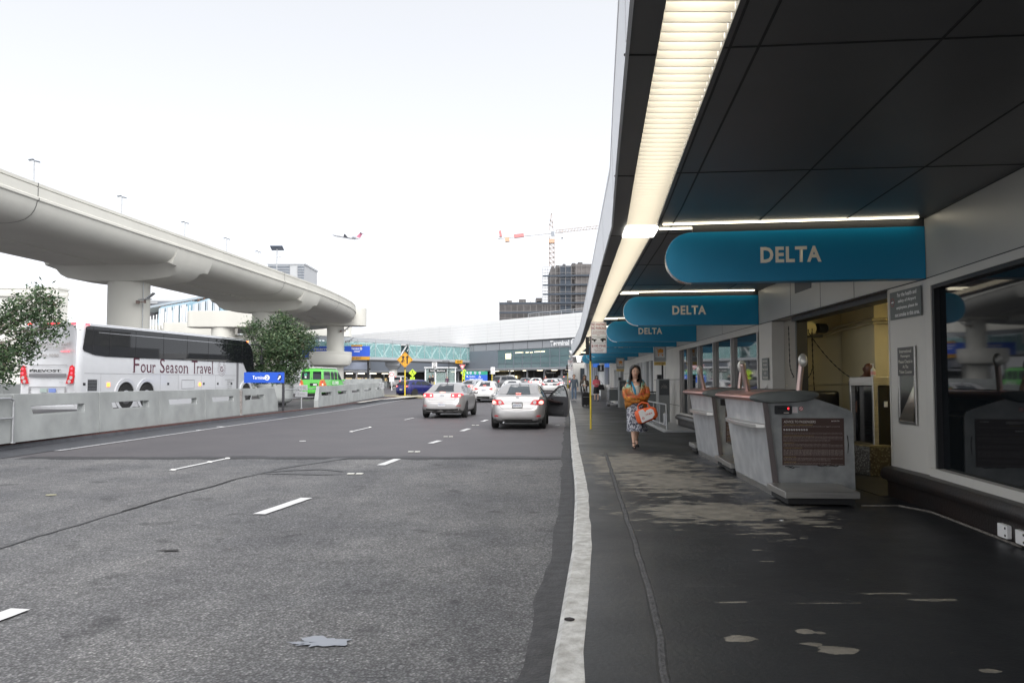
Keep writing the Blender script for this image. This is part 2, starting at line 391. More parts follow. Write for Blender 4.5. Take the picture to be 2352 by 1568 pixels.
# joint running along the pavement
JT = [(0, .2), (3.6, .67), (4.73, .82), (6.6, 1.00), (9.6, 1.26), (15.3, 1.77)]
jf = [y for y in fine(1, 15, .2)]
jx = lambda y: interp(JT, y) + .012 * noise.noise(Vector((y * 2, 7, 0)))
q = B(); q.loft([[Vector((jx(y) - .006, y, .1505)), Vector((jx(y) + .006, y, .1545)), Vector((jx(y) + .028, y, .1555)), Vector((jx(y) + .04, y, .1505))] for y in jf], caps=False, closed=False)
tag(q.build('pavement_joint', M('joint_filler', (.05, .05, .053), .7, var=.5, vs=12, bump=.6)), kind='structure')
strip('pavement_crack', lambda y: jx(y) - .018 - .008 * noise.noise(Vector((y * 5, 1, 0))), lambda y: jx(y) - .006, jf, .1545, m_black)

# left edge of the carriageway
strip('gutter_band', lambda y: leftx(y) - 1.35, lambda y: leftx(y) - .1, fine(-10, 62, 2), .004, m_gut)
strip('edge_line', lambda y: leftx(y) - .05, lambda y: leftx(y) + .09, fine(17.2, 76, 2), .008, m_line2)
strip('edge_line', lambda y: -9.83, lambda y: -9.70, fine(10, 15.1, 1), .008, m_line2)
q = B(); yy_ = fine(-10, 68, 2)
ker = lambda y: leftx(y) - 1.35
vs = []
q.m(m_median)
rg = [[Vector((ker(y) - 7 if y < 40 else ker(y) - 4, y, gz(y) + .14)), Vector((ker(y) - .12, y, gz(y) + .14))] for y in yy_]
q.loft(rg, caps=False, closed=False)
q.m(m_redp); q.loft([[Vector((ker(y) - .12, y, gz(y) + .14)), Vector((ker(y), y, gz(y) + .125)), Vector((ker(y) + .005, y, gz(y) + .09))] for y in yy_], caps=False, closed=False)
q.m(m_gut); q.loft([[Vector((ker(y) + .005, y, gz(y) + .09)), Vector((ker(y) + .03, y, gz(y)))] for y in yy_], caps=False, closed=False)
tag(q.build('median', None), kind='structure')

CK = [(2, -4.6), (7.1, -4.57), (8.6, -4.5), (10.2, -4.4), (12, -4.22), (13.7, -4.0), (15.2, -3.46), (15.7, -3.3)]
ckx = lambda y: interp(CK, y) + .05 * noise.noise(Vector((y * 1.1, 2, 0))) + .02 * noise.noise(Vector((y * 5, 5, 0)))
m_tar = M('crack_tar', (.055, .055, .058), .5, var=.3, vs=6)
strip('road_crack', lambda y: ckx(y) - .018 - .02 * noise.noise(Vector((y * 2, 8, 0))) - max(0, y - 13) * .05, lambda y: ckx(y) + .016 + .02 * noise.noise(Vector((y * 2.3, 18, 0))) + max(0, y - 13) * .05, fine(5, 15.6, .15), .004, m_tar)
strip('road_crack', lambda y: ckx(y) - .012, lambda y: ckx(y) + .012 * (1 + noise.noise(Vector((y * 9, 3, 0)))), fine(9.2, 12.6, .1), .008, m_black)
def tarline(pts, w_):
    q = B(); vs = []; P2 = [Vector((*p, 0)) for p in pts]
    for i, p in enumerate(P2):
        d = (P2[min(i + 1, len(P2) - 1)] - P2[max(i - 1, 0)]).normalized(); r = Vector((d.y, -d.x, 0)) * w_ * (1 if 0 < i < len(P2) - 1 else .3)
        vs += [(p.x - r.x, p.y - r.y, .005), (p.x + r.x, p.y + r.y, .005)]
    q.add(vs, [(2 * i, 2 * i + 1, 2 * i + 3, 2 * i + 2) for i in range(len(P2) - 1)]); tag(q.build('road_crack', m_tar), kind='structure')
tarline([(-4.1, 13.1), (-3.7, 13.5), (-3.2, 13.65), (-2.8, 13.3)], .09); tarline([(-4.2, 12.9), (-3.6, 12.95), (-3.1, 12.85), (-2.7, 12.9)], .05)
# painted dashes and lane reflectors
def dash(p, q_, w_):
    o = B(); p = Vector((*p, 0)); q_ = Vector((*q_, 0)); d = (q_ - p).normalized(); r = Vector((d.y, -d.x, 0)) * w_ / 2
    pts = []; N = 8
    for i in range(N + 1): c = p.lerp(q_, i / N); pts += [c - r * (1 + .06 * random.uniform(-1, 1)), c + r * (1 + .06 * random.uniform(-1, 1))]
    o.add([(v.x, v.y, gz(v.y) + .008) for v in pts], [(2 * i, 2 * i + 1, 2 * i + 3, 2 * i + 2) for i in range(N)])
    return tag(o.build('lane_dash', m_line), kind='structure')
for p, q_ in (((-2.83, 9.0), (-2.62, 10.25)), ((-2.33, 14.25), (-2.2, 15.4)), ((-1.97, 19.3), (-1.82, 20.2)), ((-1.52, 24.1), (-1.36, 25.4)), ((-1.12, 29.9), (-.98, 31.2)), ((-.7, 36), (-.6, 37.2)), ((-3.42, 4.0), (-3.2, 5.27)), ((-.3, 41), (-.2, 42.2))):
    dash(p, q_, .15)
for p, q_ in (((-5.72, 13.45), (-5.52, 15.45)), ((-4.8, 23.7), (-4.62, 26.2)), ((-4.2, 31.2), (-4.05, 33)), ((-3.8, 40), (-3.6, 43)), ((-8.2, 62), (-6.5, 66)), ((-9, 72), (-8.2, 76)), ((-11, 78), (-10.4, 81))):
    dash(p, q_, .08)
m_bott = M('ceramic_marker', (.7, .7, .68), .35)
def marker(x, y, lab):
    o = B(); o.lathe([(.05, .0), (.048, .008), (.035, .018), (.0, .02)], (x, y, gz(y) + .004), 12)
    tag(o.build('lane_marker', m_bott, smooth=40), lab, 'lane marker', 'round raised lane markers')
marker(-5.70, 13.5, 'white domed marker at the near end of the short worn line before the tar seam')
marker(-5.58, 14.8, 'middle white domed marker on the short worn line before the tar seam')
marker(-5.50, 15.5, 'white domed marker at the far end of the short worn line before the tar seam')
marker(-4.78, 23.8, 'near white marker on the worn line left behind the silver sedan')
marker(-4.63, 26.1, 'far white marker on the worn line left behind the silver sedan')
def reflector(x, y, lab):
    o = B()
    for dx in (-.07, .07): o.box((x + dx, y, gz(y) + .011), (.11, .1, .016))
    tag(o.build('road_reflector', M('reflector', (.55, .55, .5), .3), bevel=.005), lab, 'road reflector', 'flat reflectors glued to the road')
reflector(-2.52, 12.9, 'pair of square reflectors on the road nearest the camera, before the tar seam')
reflector(-2.07, 16.95, 'pair of square reflectors just past the tar seam')
reflector(-1.72, 21.6, 'pair of square reflectors between the second and third white dashes past the seam')
reflector(-1.25, 27.3, 'pair of square reflectors just left of the silver car with the open door')
def litter(u, v, s, lab, mat=None, z=0, nm='flat_scrap', cat_='scrap'):
    p = at(u, v, 1); d = p - Vector((0, 0, CAM_H)); t = (z - CAM_H) / d.z; x, y = d.x * t, d.y * t
    o = B(); k = 9; r = [s * random.uniform(.5, 1) for _ in range(k)]
    flat = nm in ('paint_splash', 'road_scar'); k2 = 26 if flat else 9
    r = [s * (.75 + .9 * noise.noise(Vector((2 * math.cos(6.283 * i_ / 26), 2 * math.sin(6.283 * i_ / 26), u))) + .35 * noise.noise(Vector((7 * math.cos(6.283 * i_ / 26), 7 * math.sin(6.283 * i_ / 26), u)))) if flat else s * random.uniform(.5, 1) for i_ in range(k2)]
    o.prism([(r[i] * (1.3 if flat else 1) * math.cos(6.283 * i / k2), r[i] * .7 * math.sin(6.283 * i / k2)) for i in range(k2)], .001 if flat else .007, Matrix.Translation((x, y, gz(y) + z + (.005 if flat else .004))))
    tag(o.build(nm, mat or m_sgw), lab, cat_)
litter(118, 1137, .085, 'yellowish worn reflector flat on the road at far left', M('worn_reflector', (.30, .29, .20), .8))  # worn road reflector, built as a flat irregular piece
litter(695, 1013, .10, 'white scrap in the middle of the road past the tar seam')
litter(457, 988, .12, 'white scrap lying on the left gutter near the edge line')
litter(508, 980, .16, 'crumpled white paper on the left edge line')
litter(388, 1264, .075, 'small dark scar in the asphalt in the left foreground', M('scar', (.035, .034, .034), .9), nm='road_scar', cat_='road scar')
litter(1307, 1424, .05, 'small dark leaf lying on the white kerb', M('leaf_dark', (.02, .015, .015), .8), .152, nm='fallen_leaf', cat_='leaf')
litter(1796, 1196, .022, 'cigarette end on the black pavement in front of the counter', m_sgw, .15, nm='cigarette_end', cat_='cigarette end')
litter(1281, 976, .10, 'white scrap by the kerb behind the open car door')
litter(742, 1475, .14, 'pale grey splash of dried paint in the centre foreground', M('splash', (.25, .27, .31), .4), nm='paint_splash', cat_='paint splash')
litter(690, 1477, .05, 'small pale splash beside the larger one in the foreground', M('splash', (.25, .27, .31), .4), nm='paint_splash', cat_='paint splash')
# ------------------------------------------------------------ near terminal: curved frontage
m_wall = M('wall_panel', (.52, .51, .48), .5, var=.05, vs=1.3, bump=.05, bs=9)
m_frieze = M('frieze_panel', (.46, .45, .42), .4, .15, var=.05, vs=1.0)
m_joint = M('panel_joint', (.03, .03, .03), .7)
m_mull = M('mullion', (.45, .43, .41), .35, .7)
m_bump = M('bumper_rubber', (.014, .014, .015), .38, var=.5, vs=2.5, bump=.2, col2=(.022, .015, .013))
m_yw = M('cream_room_wall', (.64, .57, .36), .7, var=.10, vs=1.2)
def wseg(y0, y1):
    ys = [y0] + [y for y, _ in WALL if y0 + .05 < y < y1 - .05] + [y1]; return list(zip(ys, ys[1:]))
def wbox(b, y0, y1, z0, z1, o0, o1):
    """slab following the wall between offsets o0 (street side) and o1"""
    for a, c in wseg(y0, y1):
        xa, xc = wallx(a), wallx(c)
        b.hexa([Vector((xa - o0, a, z0)), Vector((xc - o0, c, z0)), Vector((xc - o0, c, z1)), Vector((xa - o0, a, z1))],
               [Vector((xa - o1, a, z0)), Vector((xc - o1, c, z0)), Vector((xc - o1, c, z1)), Vector((xa - o1, a, z1))])
    return b
T1 = thing('terminal_building', 'long pale panelled terminal frontage with dark windows behind the counters', 'building')
wbox(B(), -6, 53, 2.58, 3.3, 0, -.3).build('frieze', m_frieze, T1)
q = B()
for y in (10.45, 11.75, 13.2, 18.4, 21.7, 25, 28, 33, 37): wbox(q, y, y + .012, 2.585, 3.225, .002, -.05)
wbox(q, -6, 53, 2.572, 2.584, .004, -.02); wbox(q, -6, 53, 3.219, 3.23, .006, -.02)
q.build('joint', m_joint, T1)
wbox(B(), 12.15, 12.95, 2.92, 3.13, .008, 0).build('vent', M('vent_grey', (.09, .095, .10), .5), T1)
def pillar(y0, y1, z0=.15, z1=2.571, o=0): return wbox(B(), y0, y1, z0, z1, o, -.35).build('wall_panel', m_wall, T1)
pillar(8.42, 9.38, .48); pillar(14.35, 15.22, .45)
q = B(); wbox(q, 13.5, 14.35, .15, 2.571, -.22, -.35); q.build('reveal', M('reveal_paint', (.30, .28, .24), .6), T1)
q = B(); wbox(q, 13.42, 13.5, .15, 2.57, -.16, -.34); wbox(q, 9.38, 13.5, 2.50, 2.571, -.1, -.34); wbox(q, 13.5, 13.58, .15, 2.57, -.19, -.219); q.build('door_track', m_dark, T1)
q = B(); wbox(q, 9.4, 9.43, .15, 2.57, .0, -.03); q.build('edge_trim', m_wall, T1)
# rubber bumper with its rolled top
def bumper(y0, y1):
    q = B(); rg = []
    ys = fine(y0, y1, .5)
    for y in ys:
        x = wallx(y); rg.append([Vector((x - o, y, z)) for o, z in ((-.02, .50), (.04, .50), (.10, .485), (.135, .44), (.14, .40), (.12, .355), (.06, .335), (.055, .30), (.05, .148), (-.02, .148))])
    q.loft(rg, caps=True); return q.build('bumper', m_bump, T1, smooth=35)
bumper(-6, 9.42); bumper(14.2, 24.4)
# big near window
q = B(); wbox(q, -6, 8.41, .50, .585, .03, -.1); wbox(q, -6, 8.41, 2.49, 2.571, .012, -.1); wbox(q, 8.31, 8.41, .585, 2.49, .013, -.1); wbox(q, 2.0, 2.08, .585, 2.49, .012, -.1); q.build('window_frame', m_wall, T1)
q = B(); wbox(q, 8.26, 8.31, .585, 2.49, 0, -.1); wbox(q, -6, 8.26, 2.45, 2.49, .0, -.1); q.build('window_gasket', m_dark, T1)
q = B(); wbox(q, -6, 8.26, .585, 2.45, -.06, -.08); q.build('window_pane', m_glassdk, T1)
# second run of windows
wy = [15.3, 17.5, 19.4, 21.4, 22.9, 24.25]
q = B(); wbox(q, 15.22, 24.3, 2.44, 2.571, .01, -.12); wbox(q, 15.22, 24.3, .45, .55, .012, -.12)
q.build('window_frame', m_wall, T1)
for i, y in enumerate(wy): wbox(B(), y - .035, y + .035, .551, 2.439, .02, -.1).build('mullion', m_mull, T1)
for a, c in zip(wy, wy[1:]): wbox(B(), a + .035, c - .035, .551, 2.439, -.05, -.07).build('window_pane', m_glassdk, T1)
# white wall, sliding doors and the far stretch
pillar(24.3, 30.0)
q = B(); wbox(q, 24.3, 30, 1.55, 1.565, .003, 0); wbox(q, 24.3, 30, .75, .765, .003, 0); wbox(q, 27.2, 27.215, .15, 2.57, .003, 0); q.build('joint', m_joint, T1)
wbox(B(), 30.0, 36.2, 2.30, 2.571, .012, -.2).build('door_header', m_wall, T1)
for y in (30.05, 31.2, 32.6, 33.4, 34.2, 35.6, 36.15): wbox(B(), y - .05, y + .05, .15, 2.30, .05 if y in (32.6, 34.2) else .01, -.1).build('door_frame', m_white, T1)
wbox(B(), 30.0, 36.2, .15, 2.30, -.06, -.08).build('door_glass', M('door_glass', (.05, .06, .065), .04), T1)
q = B(); wbox(q, 30.1, 36.1, .16, .3, 0, -.05); q.build('kick_plate', m_mull, T1)
pillar(36.2, 42)
q = B(); wbox(q, 36.2, 42, 1.9, 1.915, .003, 0); wbox(q, 36.2, 42, 1.2, 1.215, .003, 0); q.build('joint', m_joint, T1)
wbox(B(), 42, 48, 2.2, 2.571, .012, -.2).build('door_header', m_wall, T1)
for y in (42.05, 43.5, 45, 46.5, 47.95): wbox(B(), y - .06, y + .06, .15, 2.2, .02, -.1).build('door_frame', m_white, T1)
wbox(B(), 42, 48, .15, 2.2, -.06, -.08).build('door_glass', M('door_glass', (.05, .06, .065), .04), T1)
pillar(48, 53)
wbox(B(), -6, 53, 3.3, 5.2, -.3, -.6).build('upper_wall', m_wall, T1)
q = B(); vs = [(wallx(y) + o, y, 5.2) for y in fine(-6, 53, 3) for o in (.3, 9)]; q.add(vs, [(2 * i, 2 * i + 1, 2 * i + 3, 2 * i + 2) for i in range(len(vs) // 2 - 1)]); q.build('roof', m_wall, T1)
# cream baggage room behind the opening
q = B()
X0 = 4.8
q.box((7.2, 14.34, 1.5), (4.4, .1, 3.0)); q.box((9.0, 11.5, 1.5), (.1, 5.6, 3.0)); q.box((7.2, 9.36, 1.5), (4.8, .04, 3.0))
q.box((7.0, 11.8, 2.98), (4.6, 5.0, .06))
q.box((6.55, 13.6, 1.5), (1.3, 1.3, 2.9))
q.build('room_wall', m_yw, T1)
q = B(); q.box((6.6, 11.8, .153), (4.6, 5.0, .01)); q.build('room_floor', M('room_floor', (.012, .011, .010), .7, var=.3, vs=2), T1)
q = B(); q.box((6.8, 10.6, 2.90), (.16, 1.3, .06)); q.build('room_lamp', M('room_lamp', (1, .9, .6), .5, emis=(1, .86, .52), es=9.5), T1)
q = B(); m_pipe = M('painted_conduit', (.50, .44, .28), .6)
q.tube([(5.15, 14.22, 2.35), (5.55, 14.2, 2.35), (5.78, 14.1, 2.45), (5.86, 13.3, 2.5), (5.86, 12.93, 2.5), (7.2, 12.90, 2.5)], .025)
q.tube([(5.15, 14.22, 2.28), (5.58, 14.2, 2.29), (5.80, 14.0, 2.39), (5.87, 12.9, 2.44), (7.2, 12.89, 2.44)], .022)
q.tube([(4.9, 14.22, 1.42), (5.9, 14.22, 1.44), (5.9, 13.1, 1.45)], .018)
for x in (5.02, 5.07, 5.12): q.tube([(x, 14.23, 2.5), (x, 14.23, 1.5)], .011)
q.build('conduit', m_pipe, T1, smooth=50)
q = B(); q.box((5.10, 14.2, 1.46), (.12, .07, .14)); q.build('switch_box', M('switch_box', (.5, .5, .46), .5), T1, bevel=.006)
q = B(); q.box((5.115, 14.162, 1.46), (.045, .01, .10)); q.build('switch_light', M('switch_red', (.4, .02, .02), .4), T1)
rebase(T1)
# chain hoist
h = thing('door_hoist', 'round chain hoist motor under the lintel with hanging black chains', 'hoist')
q = B(); q.cyl((5.22, 13.95, 2.42), (5.22, 14.12, 2.42), .125, n=24); q.cyl((5.22, 13.92, 2.42), (5.22, 13.95, 2.42), .105, n=24); q.build('chain_wheel', M('wheel_cream', (.5, .44, .22), .4, .3), h, smooth=40)
q = B(); q.cyl((5.35, 13.95, 2.42), (5.52, 14.0, 2.42), .085, n=16); q.box((5.22, 14.05, 2.29), (.5, .12, .05)); q.build('motor', m_dark, h, smooth=40, bevel=.004)
def chain(pts, r=.011):
    q = B(); P2 = []
    for (a, b_) in zip(pts, pts[1:]):
        a = Vector(a); b_ = Vector(b_); k = max(2, int((b_ - a).length / .045))
        for i in range(k): P2.append(a.lerp(b_, i / k))
    P2.append(Vector(pts[-1]))
    q.tube(P2, [r * (1.0 if i % 2 else .45) for i in range(len(P2))], 6); return q.build('chain', m_black, h, smooth=60)
def sag(a, b_, d, k=12): return [(lerp(a[0], b_[0], i / k), lerp(a[1], b_[1], i / k), lerp(a[2], b_[2], i / k) - d * 4 * (i / k) * (1 - i / k)) for i in range(k + 1)]
chain([(4.80, 13.8, 2.45), (4.81, 13.8, 1.9)] + [(5.01 + .20 * math.cos(R(180 + a)), 13.8, 1.80 + .30 * math.sin(R(180 + a))) for a in range(0, 181, 15)] + [(5.21, 13.8, 1.9), (5.21, 13.8, 2.4)])
chain([(5.16, 13.85, 2.4)] + sag((5.16, 13.85, 2.35), (5.78, 13.3, 1.48), .12))
chain([(5.20, 13.8, 2.35), (5.22, 13.8, 1.5), (5.26, 13.8, .6)])
chain([(5.78, 13.25, 1.48), (5.76, 13.25, .9)], .015); chain([(5.98, 12.7, 1.5), (5.98, 12.7, .5)], .016)
q = B(); q.tube([(5.05, 13.85, 2.3), (4.88, 13.85, 1.55)], .008); q.tube([(5.8, 13.2, 1.48), (5.9, 13.1, 1.42), (5.92, 13.1, 1.28), (5.98, 13.05, 1.26)], .02); q.build('rope', m_black, h, smooth=60)
rebase(h)
# inspection machine, step, seat, things on the machine
h = thing('baggage_machine', 'steel framed black baggage machine inside the cream room', 'machine')
q = B(); q.box((5.75, 11.9, 1.49), (1.1, .8, .13)); q.box((5.235, 11.52, .79), (.07, .05, 1.28)); q.box((5.235, 12.28, .79), (.07, .05, 1.28)); q.build('steel_frame', m_steel, h, bevel=.006)
q = B(); q.box((5.8, 11.92, .79), (1.0, .72, 1.27)); q.build('cabinet', M('black_gloss', (.01, .01, .011), .15), h, bevel=.01)
q = B(); q.box((5.62, 11.545, .75), (.02, .02, 1.0)); q.build('seam', m_steel, h)
q = B(); q.box((5.40, 11.54, 1.16), (.05, .008, .08)); q.box((5.80, 11.54, 1.22), (.014, .008, .1)); q.build('sticker', m_sgw, h)
q = B(); q.box((5.68, 11.54, .86), (.05, .008, .02)); q.build('warning_mark', m_red, h)
rebase(h)
h = thing('metal_step', 'diamond plate metal step on the floor beside the baggage machine', 'step')
m_dia = nodes_mat('diamond_plate'); m, n, l, b = m_dia; tc = n.new('ShaderNodeTexCoord'); mp = n.new('ShaderNodeMapping'); l.new(tc.outputs['Object'], mp.inputs[0]); mp.inputs['Rotation'].default_value = (R(45), R(45), R(45))
v = n.new('ShaderNodeTexVoronoi'); v.inputs['Scale'].default_value = 28; l.new(mp.outputs[0], v.inputs['Vector'])
l.new(ramp(n, l, v.outputs['Distance'], [(.2, (.22, .21, .19)), (.5, (.09, .085, .075))]), b.inputs['Base Color']); b.inputs['Metallic'].default_value = .7; b.inputs['Roughness'].default_value = .42
bp = n.new('ShaderNodeBump'); bp.inputs['Distance'].default_value = .01; bp.invert = True; l.new(v.outputs['Distance'], bp.inputs['Height']); l.new(bp.outputs[0], b.inputs['Normal'])
q = B(); q.box((5.16, 11.75, .36), (.36, .9, .40), rz=.12); q.build('step_box', m, h, bevel=.01)
q = B(); q.box((5.16, 11.75, .572), (.37, .91, .016), rz=.12); q.build('tread', M('worn_tread', (.16, .135, .07), .8, var=.3, vs=20), h)
rebase(h)
h = thing('chair', 'black leather chair beside the machine in the cream room', 'chair')
m_leath = M('black_leather', (.012, .011, .010), .35, bump=.5, bs=10)
q = B(); q.box((5.02, 12.9, 1.08), (.52, .12, .52)); q.build('backrest', m_leath, h, smooth=60, bevel=.05, segs=3)
q = B(); q.box((5.02, 12.6, .72), (.54, .5, .13)); q.build('seat', m_leath, h, smooth=60, bevel=.05, segs=3)
q = B(); q.cyl((5.02, 12.6, .16), (5.02, 12.6, .66), .035); q.build('leg', m_dark, h)
for a in range(5):
    q = B(); q.bar((5.02, 12.6, .22), (5.02 + .28 * math.cos(a * 1.2566), 12.6 + .28 * math.sin(a * 1.2566), .18), .04); q.build('foot', m_dark, h)
rebase(h)
h = thing('soap_bottle', 'clear pump bottle of hand gel standing on the machine left of the bald head', 'bottle', (5.30, 11.7, 1.556))
q = B(); q.lathe([(.0, 0), (.032, 0), (.034, .01), (.034, .10), (.022, .125), (.012, .13), (.0, .13)]); q.build('bottle_body', M('clear_plastic', (.6, .6, .55), .15), h, smooth=40)
q = B(); q.cyl((0, 0, .13), (0, 0, .18), .008); q.box((-.014, 0, .185), (.05, .014, .014)); q.build('pump', m_sgw, h)
q = B(); q.lathe([(.035, .03), (.0352, .03), (.0352, .08), (.035, .08)]); q.build('bottle_label', M('pinkish', (.6, .3, .28), .5), h)
h = thing('tape_roll', 'cream roll of tape lying on the machine in front of the bald man', 'tape roll', (5.66, 11.62, 1.556))
q = B(); q.lathe([(.035, 0), (.07, 0), (.07, .05), (.035, .05), (.035, 0)]); q.build('roll', M('tape', (.62, .52, .32), .6), h, smooth=40)
h = thing('pen_holder', 'small holder of pens and papers on the machine behind the tape', 'pen holder', (5.86, 11.75, 1.556))
q = B(); q.lathe([(.0, 0), (.04, 0), (.045, .09), (.04, .09), (.035, .01)]); q.build('cup', m_dark, h)
for i in range(5):
    q = B(); q.tube([(0, 0, .02), (.05 * math.cos(i * 1.3), .04 * math.sin(i * 1.3), .15)], .005, 5); q.build('pen', m_dark if i % 2 else m_letw, h)

# notices
def letters(q, lines, w_, h_, mt, pad=.1, bold=.01, heights=None, widths=None, ext=.002):
    k = len(lines)
    for i, t in enumerate(lines):
        hh = h_ / k; ww = (widths[i] if widths else min(1., len(t) / max(len(s) for s in lines))) * w_ * (1 - pad)
        q.fit(t, ww, hh * (.62 if not heights else heights[i]), mt, ext, bold, cyc=(0, h_ / 2 - hh * (i + .5)))
def wallmt(y, z, off=.02):
    a = Vector((wallx(y - .3), y - .3, 0)); c = Vector((wallx(y + .3), y + .3, 0)); d = (c - a).normalized()
    o = Vector((wallx(y) - off, y, z)); return Fm(o, -d, (0, 0, 1))
m_notice = M('notice_grey', (.11, .125, .12), .5)
h = thing('wall_notice', 'dark grey no smoking notice with white lettering high on the pale pillar', 'notice')
mt = wallmt(8.93, 2.36, .012)
q = B(); q.prism(rect(-.39, -.16, .39, .16), .008, mt); q.build('board', m_notice, h, bevel=.002)
q = B(); letters(q, ['For the health and', 'safety of Airport', 'employees, please do', 'not smoke in this area.'], .62, .30, mt @ Matrix.Translation((.05, 0, .008)), pad=.02, bold=.012); q.build('lettering', m_letw, h)
q = B(); q.prism([disc(.05, 20), disc(.041, 20)[::-1]], .002, mt @ Matrix.Translation((-.32, .04, .008))); q.build('no_smoking_ring', M('dull_red', (.25, .03, .03), .5), h)
q = B(); q.prism(rect(-.35, .036, -.29, .047), .002, mt @ Matrix.Translation((0, 0, .008))); q.build('cigarette', m_letw, h)
rebase(h)
h = thing('leaflet_holder', 'steel recessed holder with black notice on the pale pillar under the no smoking notice', 'leaflet holder')
mt = wallmt(8.93, 1.45, .01)
q = B(); q.prism([rect(-.22, -.44, .22, .43), rect(-.185, -.41, .185, .40)[::-1]], .018, mt); q.build('frame', m_steel, h, bevel=.003)
q = B(); q.prism(rect(-.2, .10, .2, .42), .014, mt @ Matrix.Translation((0, 0, .005))); q.build('notice_board', M('holder_black', (.03, .028, .026), .4), h)
q = B(); letters(q, ['International', 'Passengers', 'Please Check-In', 'At The', 'Ticket Counter'], .36, .29, mt @ Matrix.Translation((0, .26, .019)), pad=.04, bold=.012); q.build('lettering', M('lettering_grey', (.6, .58, .5), .5), h)
q = B(); q.add([mt @ Vector(p) for p in ((-.185, .10, .004), (.185, .10, .004), (.185, .02, .004), (-.185, -.36, .012))], [(0, 1, 2, 3)]); q.build('tray_back', M('dark_steel', (.12, .12, .12), .22, .9), h)
q = B(); q.add([mt @ Vector(p) for p in ((-.185, -.40, .03), (.185, -.40, .03), (.185, -.02, .006), (-.185, -.40, .03))][:3], [(0, 1, 2)]); q.add([mt @ Vector(p) for p in ((-.185, -.36, .012), (.185, .02, .005), (.185, -.41, .02), (-.185, -.41, .02))], [(0, 1, 2, 3)]); q.build('tray_front', M('bright_steel', (.75, .70, .62), .2, .95), h)
rebase(h)
h = thing('wall_notice', 'small dark notice on the narrow pillar left of the cream room', 'notice')
mt = wallmt(14.75, 1.72, .012)
q = B(); q.prism(rect(-.22, -.2, .22, .2), .01, mt); q.build('board', m_notice, h)
q = B(); letters(q, ['International', 'Passengers', 'Please Check-In', 'At The', 'Ticket Counter'], .38, .38, mt @ Matrix.Translation((0, 0, .01)), pad=.05, bold=.012); q.build('lettering', M('lettering_grey', (.6, .58, .5), .5), h)
rebase(h)
h = thing('key_switch', 'small metal key switch plate under the notice on the narrow pillar', 'switch')
mt = wallmt(14.72, 1.30, .012)
q = B(); q.prism(rrect(-.06, -.11, .06, .11, .02), .01, mt); q.build('plate', m_steel, h)
q = B(); q.prism(disc(.02), .015, mt @ Matrix.Translation((0, .05, .01))); q.prism(disc(.02), .015, mt @ Matrix.Translation((0, -.04, .01))); q.build('button', m_black, h)
rebase(h)
for i, (y, lab) in enumerate(((6.75, 'white socket box low on the black base nearest the curb edge side'), (6.45, 'white socket box low on the black base beside its twin'))):
    h = thing('socket_box', ['left one of two white socket boxes low on the black wall base', 'right one of two white socket boxes low on the black wall base'][i], 'socket box')
    mt = wallmt(y, .235, .056)
    q = B(); q.prism(rrect(-.085, -.055, .085, .055, .01), .035, mt); q.build('box', m_sgw, h, bevel=.004)
    q = B(); q.prism(disc(.01), .004, mt @ Matrix.Translation((.05, .03, .035))); q.prism(disc(.01), .004, mt @ Matrix.Translation((.05, -.03, .035))); q.build('screw', m_dark, h)
    rebase(h)

# ------------------------------------------------------------ canopy over the pavement
LT = [(-8, -.62), (0, .33), (3.57, .73), (6.64, 1.06), (8.9, 1.31), (23.69, 2.38), (36, 3.25), (52.55, 4.11), (60, 4.6)]
def ltx(y): return interp(LT, y)
m_soff = M('soffit_metal', (.15, .15, .152), .40, .35, var=.10, vs=.7)
m_fasc = M('fascia_white', (.80, .81, .83), .4, var=.02, vs=1)
C = thing('canopy', 'long white edged canopy with dark metal soffit and lit louvred strip', 'canopy')
yc = [-8, -4, 0, 1.8, 3.57, 5, 6.64, 8.9, 12, 15.3, 18, 21.65, 26, 30, 34.7, 40.3, 46, 53]
SZ = 3.235
def cstrip(name, fa, fb, za, zb, mat, b=None, top=None):
    q = B(); t = top or .12
    q.loft([[Vector((fa(y), y, za)), Vector((fb(y), y, zb)), Vector((fb(y), y, zb + t)), Vector((fa(y), y, za + t))] for y in yc]); return q.build(name, mat, C)
cstrip('soffit', lambda y: ltx(y) + .32, lambda y: wallx(y) + .02, SZ, SZ, m_soff)
cstrip('outer_soffit', lambda y: ltx(y) - .19, lambda y: ltx(y) - .02, SZ, SZ, m_soff)
q = B(); q.loft([[Vector((ltx(y) - .19, y, SZ - .012)), Vector((ltx(y) - .17, y, SZ - .012)), Vector((ltx(y) - .17, y, SZ + .62)), Vector((ltx(y) - .20, y, SZ + .62))] for y in yc]); q.build('fascia', m_fasc, C)
q = B()
for y in (4.0, 7.5, 11, 16, 21, 26, 31, 36, 41): q.hexa([Vector((ltx(y) - .202, y, SZ + .6)), Vector((ltx(y + .012) - .202, y + .012, SZ + .6)), Vector((ltx(y + .012) - .193, y + .012, SZ - .012)), Vector((ltx(y) - .193, y, SZ - .012))], [Vector((ltx(y) - .18, y, SZ + .6)), Vector((ltx(y + .012) - .18, y + .012, SZ + .6)), Vector((ltx(y + .012) - .18, y + .012, SZ)), Vector((ltx(y) - .18, y, SZ))])
q.build('fascia_joint', M('joint_grey', (.55, .55, .56), .6), C)
cstrip('top_deck', lambda y: ltx(y) - .205, lambda y: wallx(y) + .3, SZ + .62, SZ + .62, m_white, top=.06)
q = B(); q.loft([[Vector((ltx(y) - .02, y, SZ + .10)), Vector((ltx(y) + .32, y, SZ + .10)), Vector((ltx(y) + .32, y, SZ + .14)), Vector((ltx(y) - .02, y, SZ + .14))] for y in yc])
m_lamp = M('warm_lamp_diffuser', (1, .93, .78), .5, emis=(1, .95, .84), es=2.2)
q.build('light_panel', m_lamp, C)
m_lou = M('louvre_cream', (.62, .59, .53), .5)
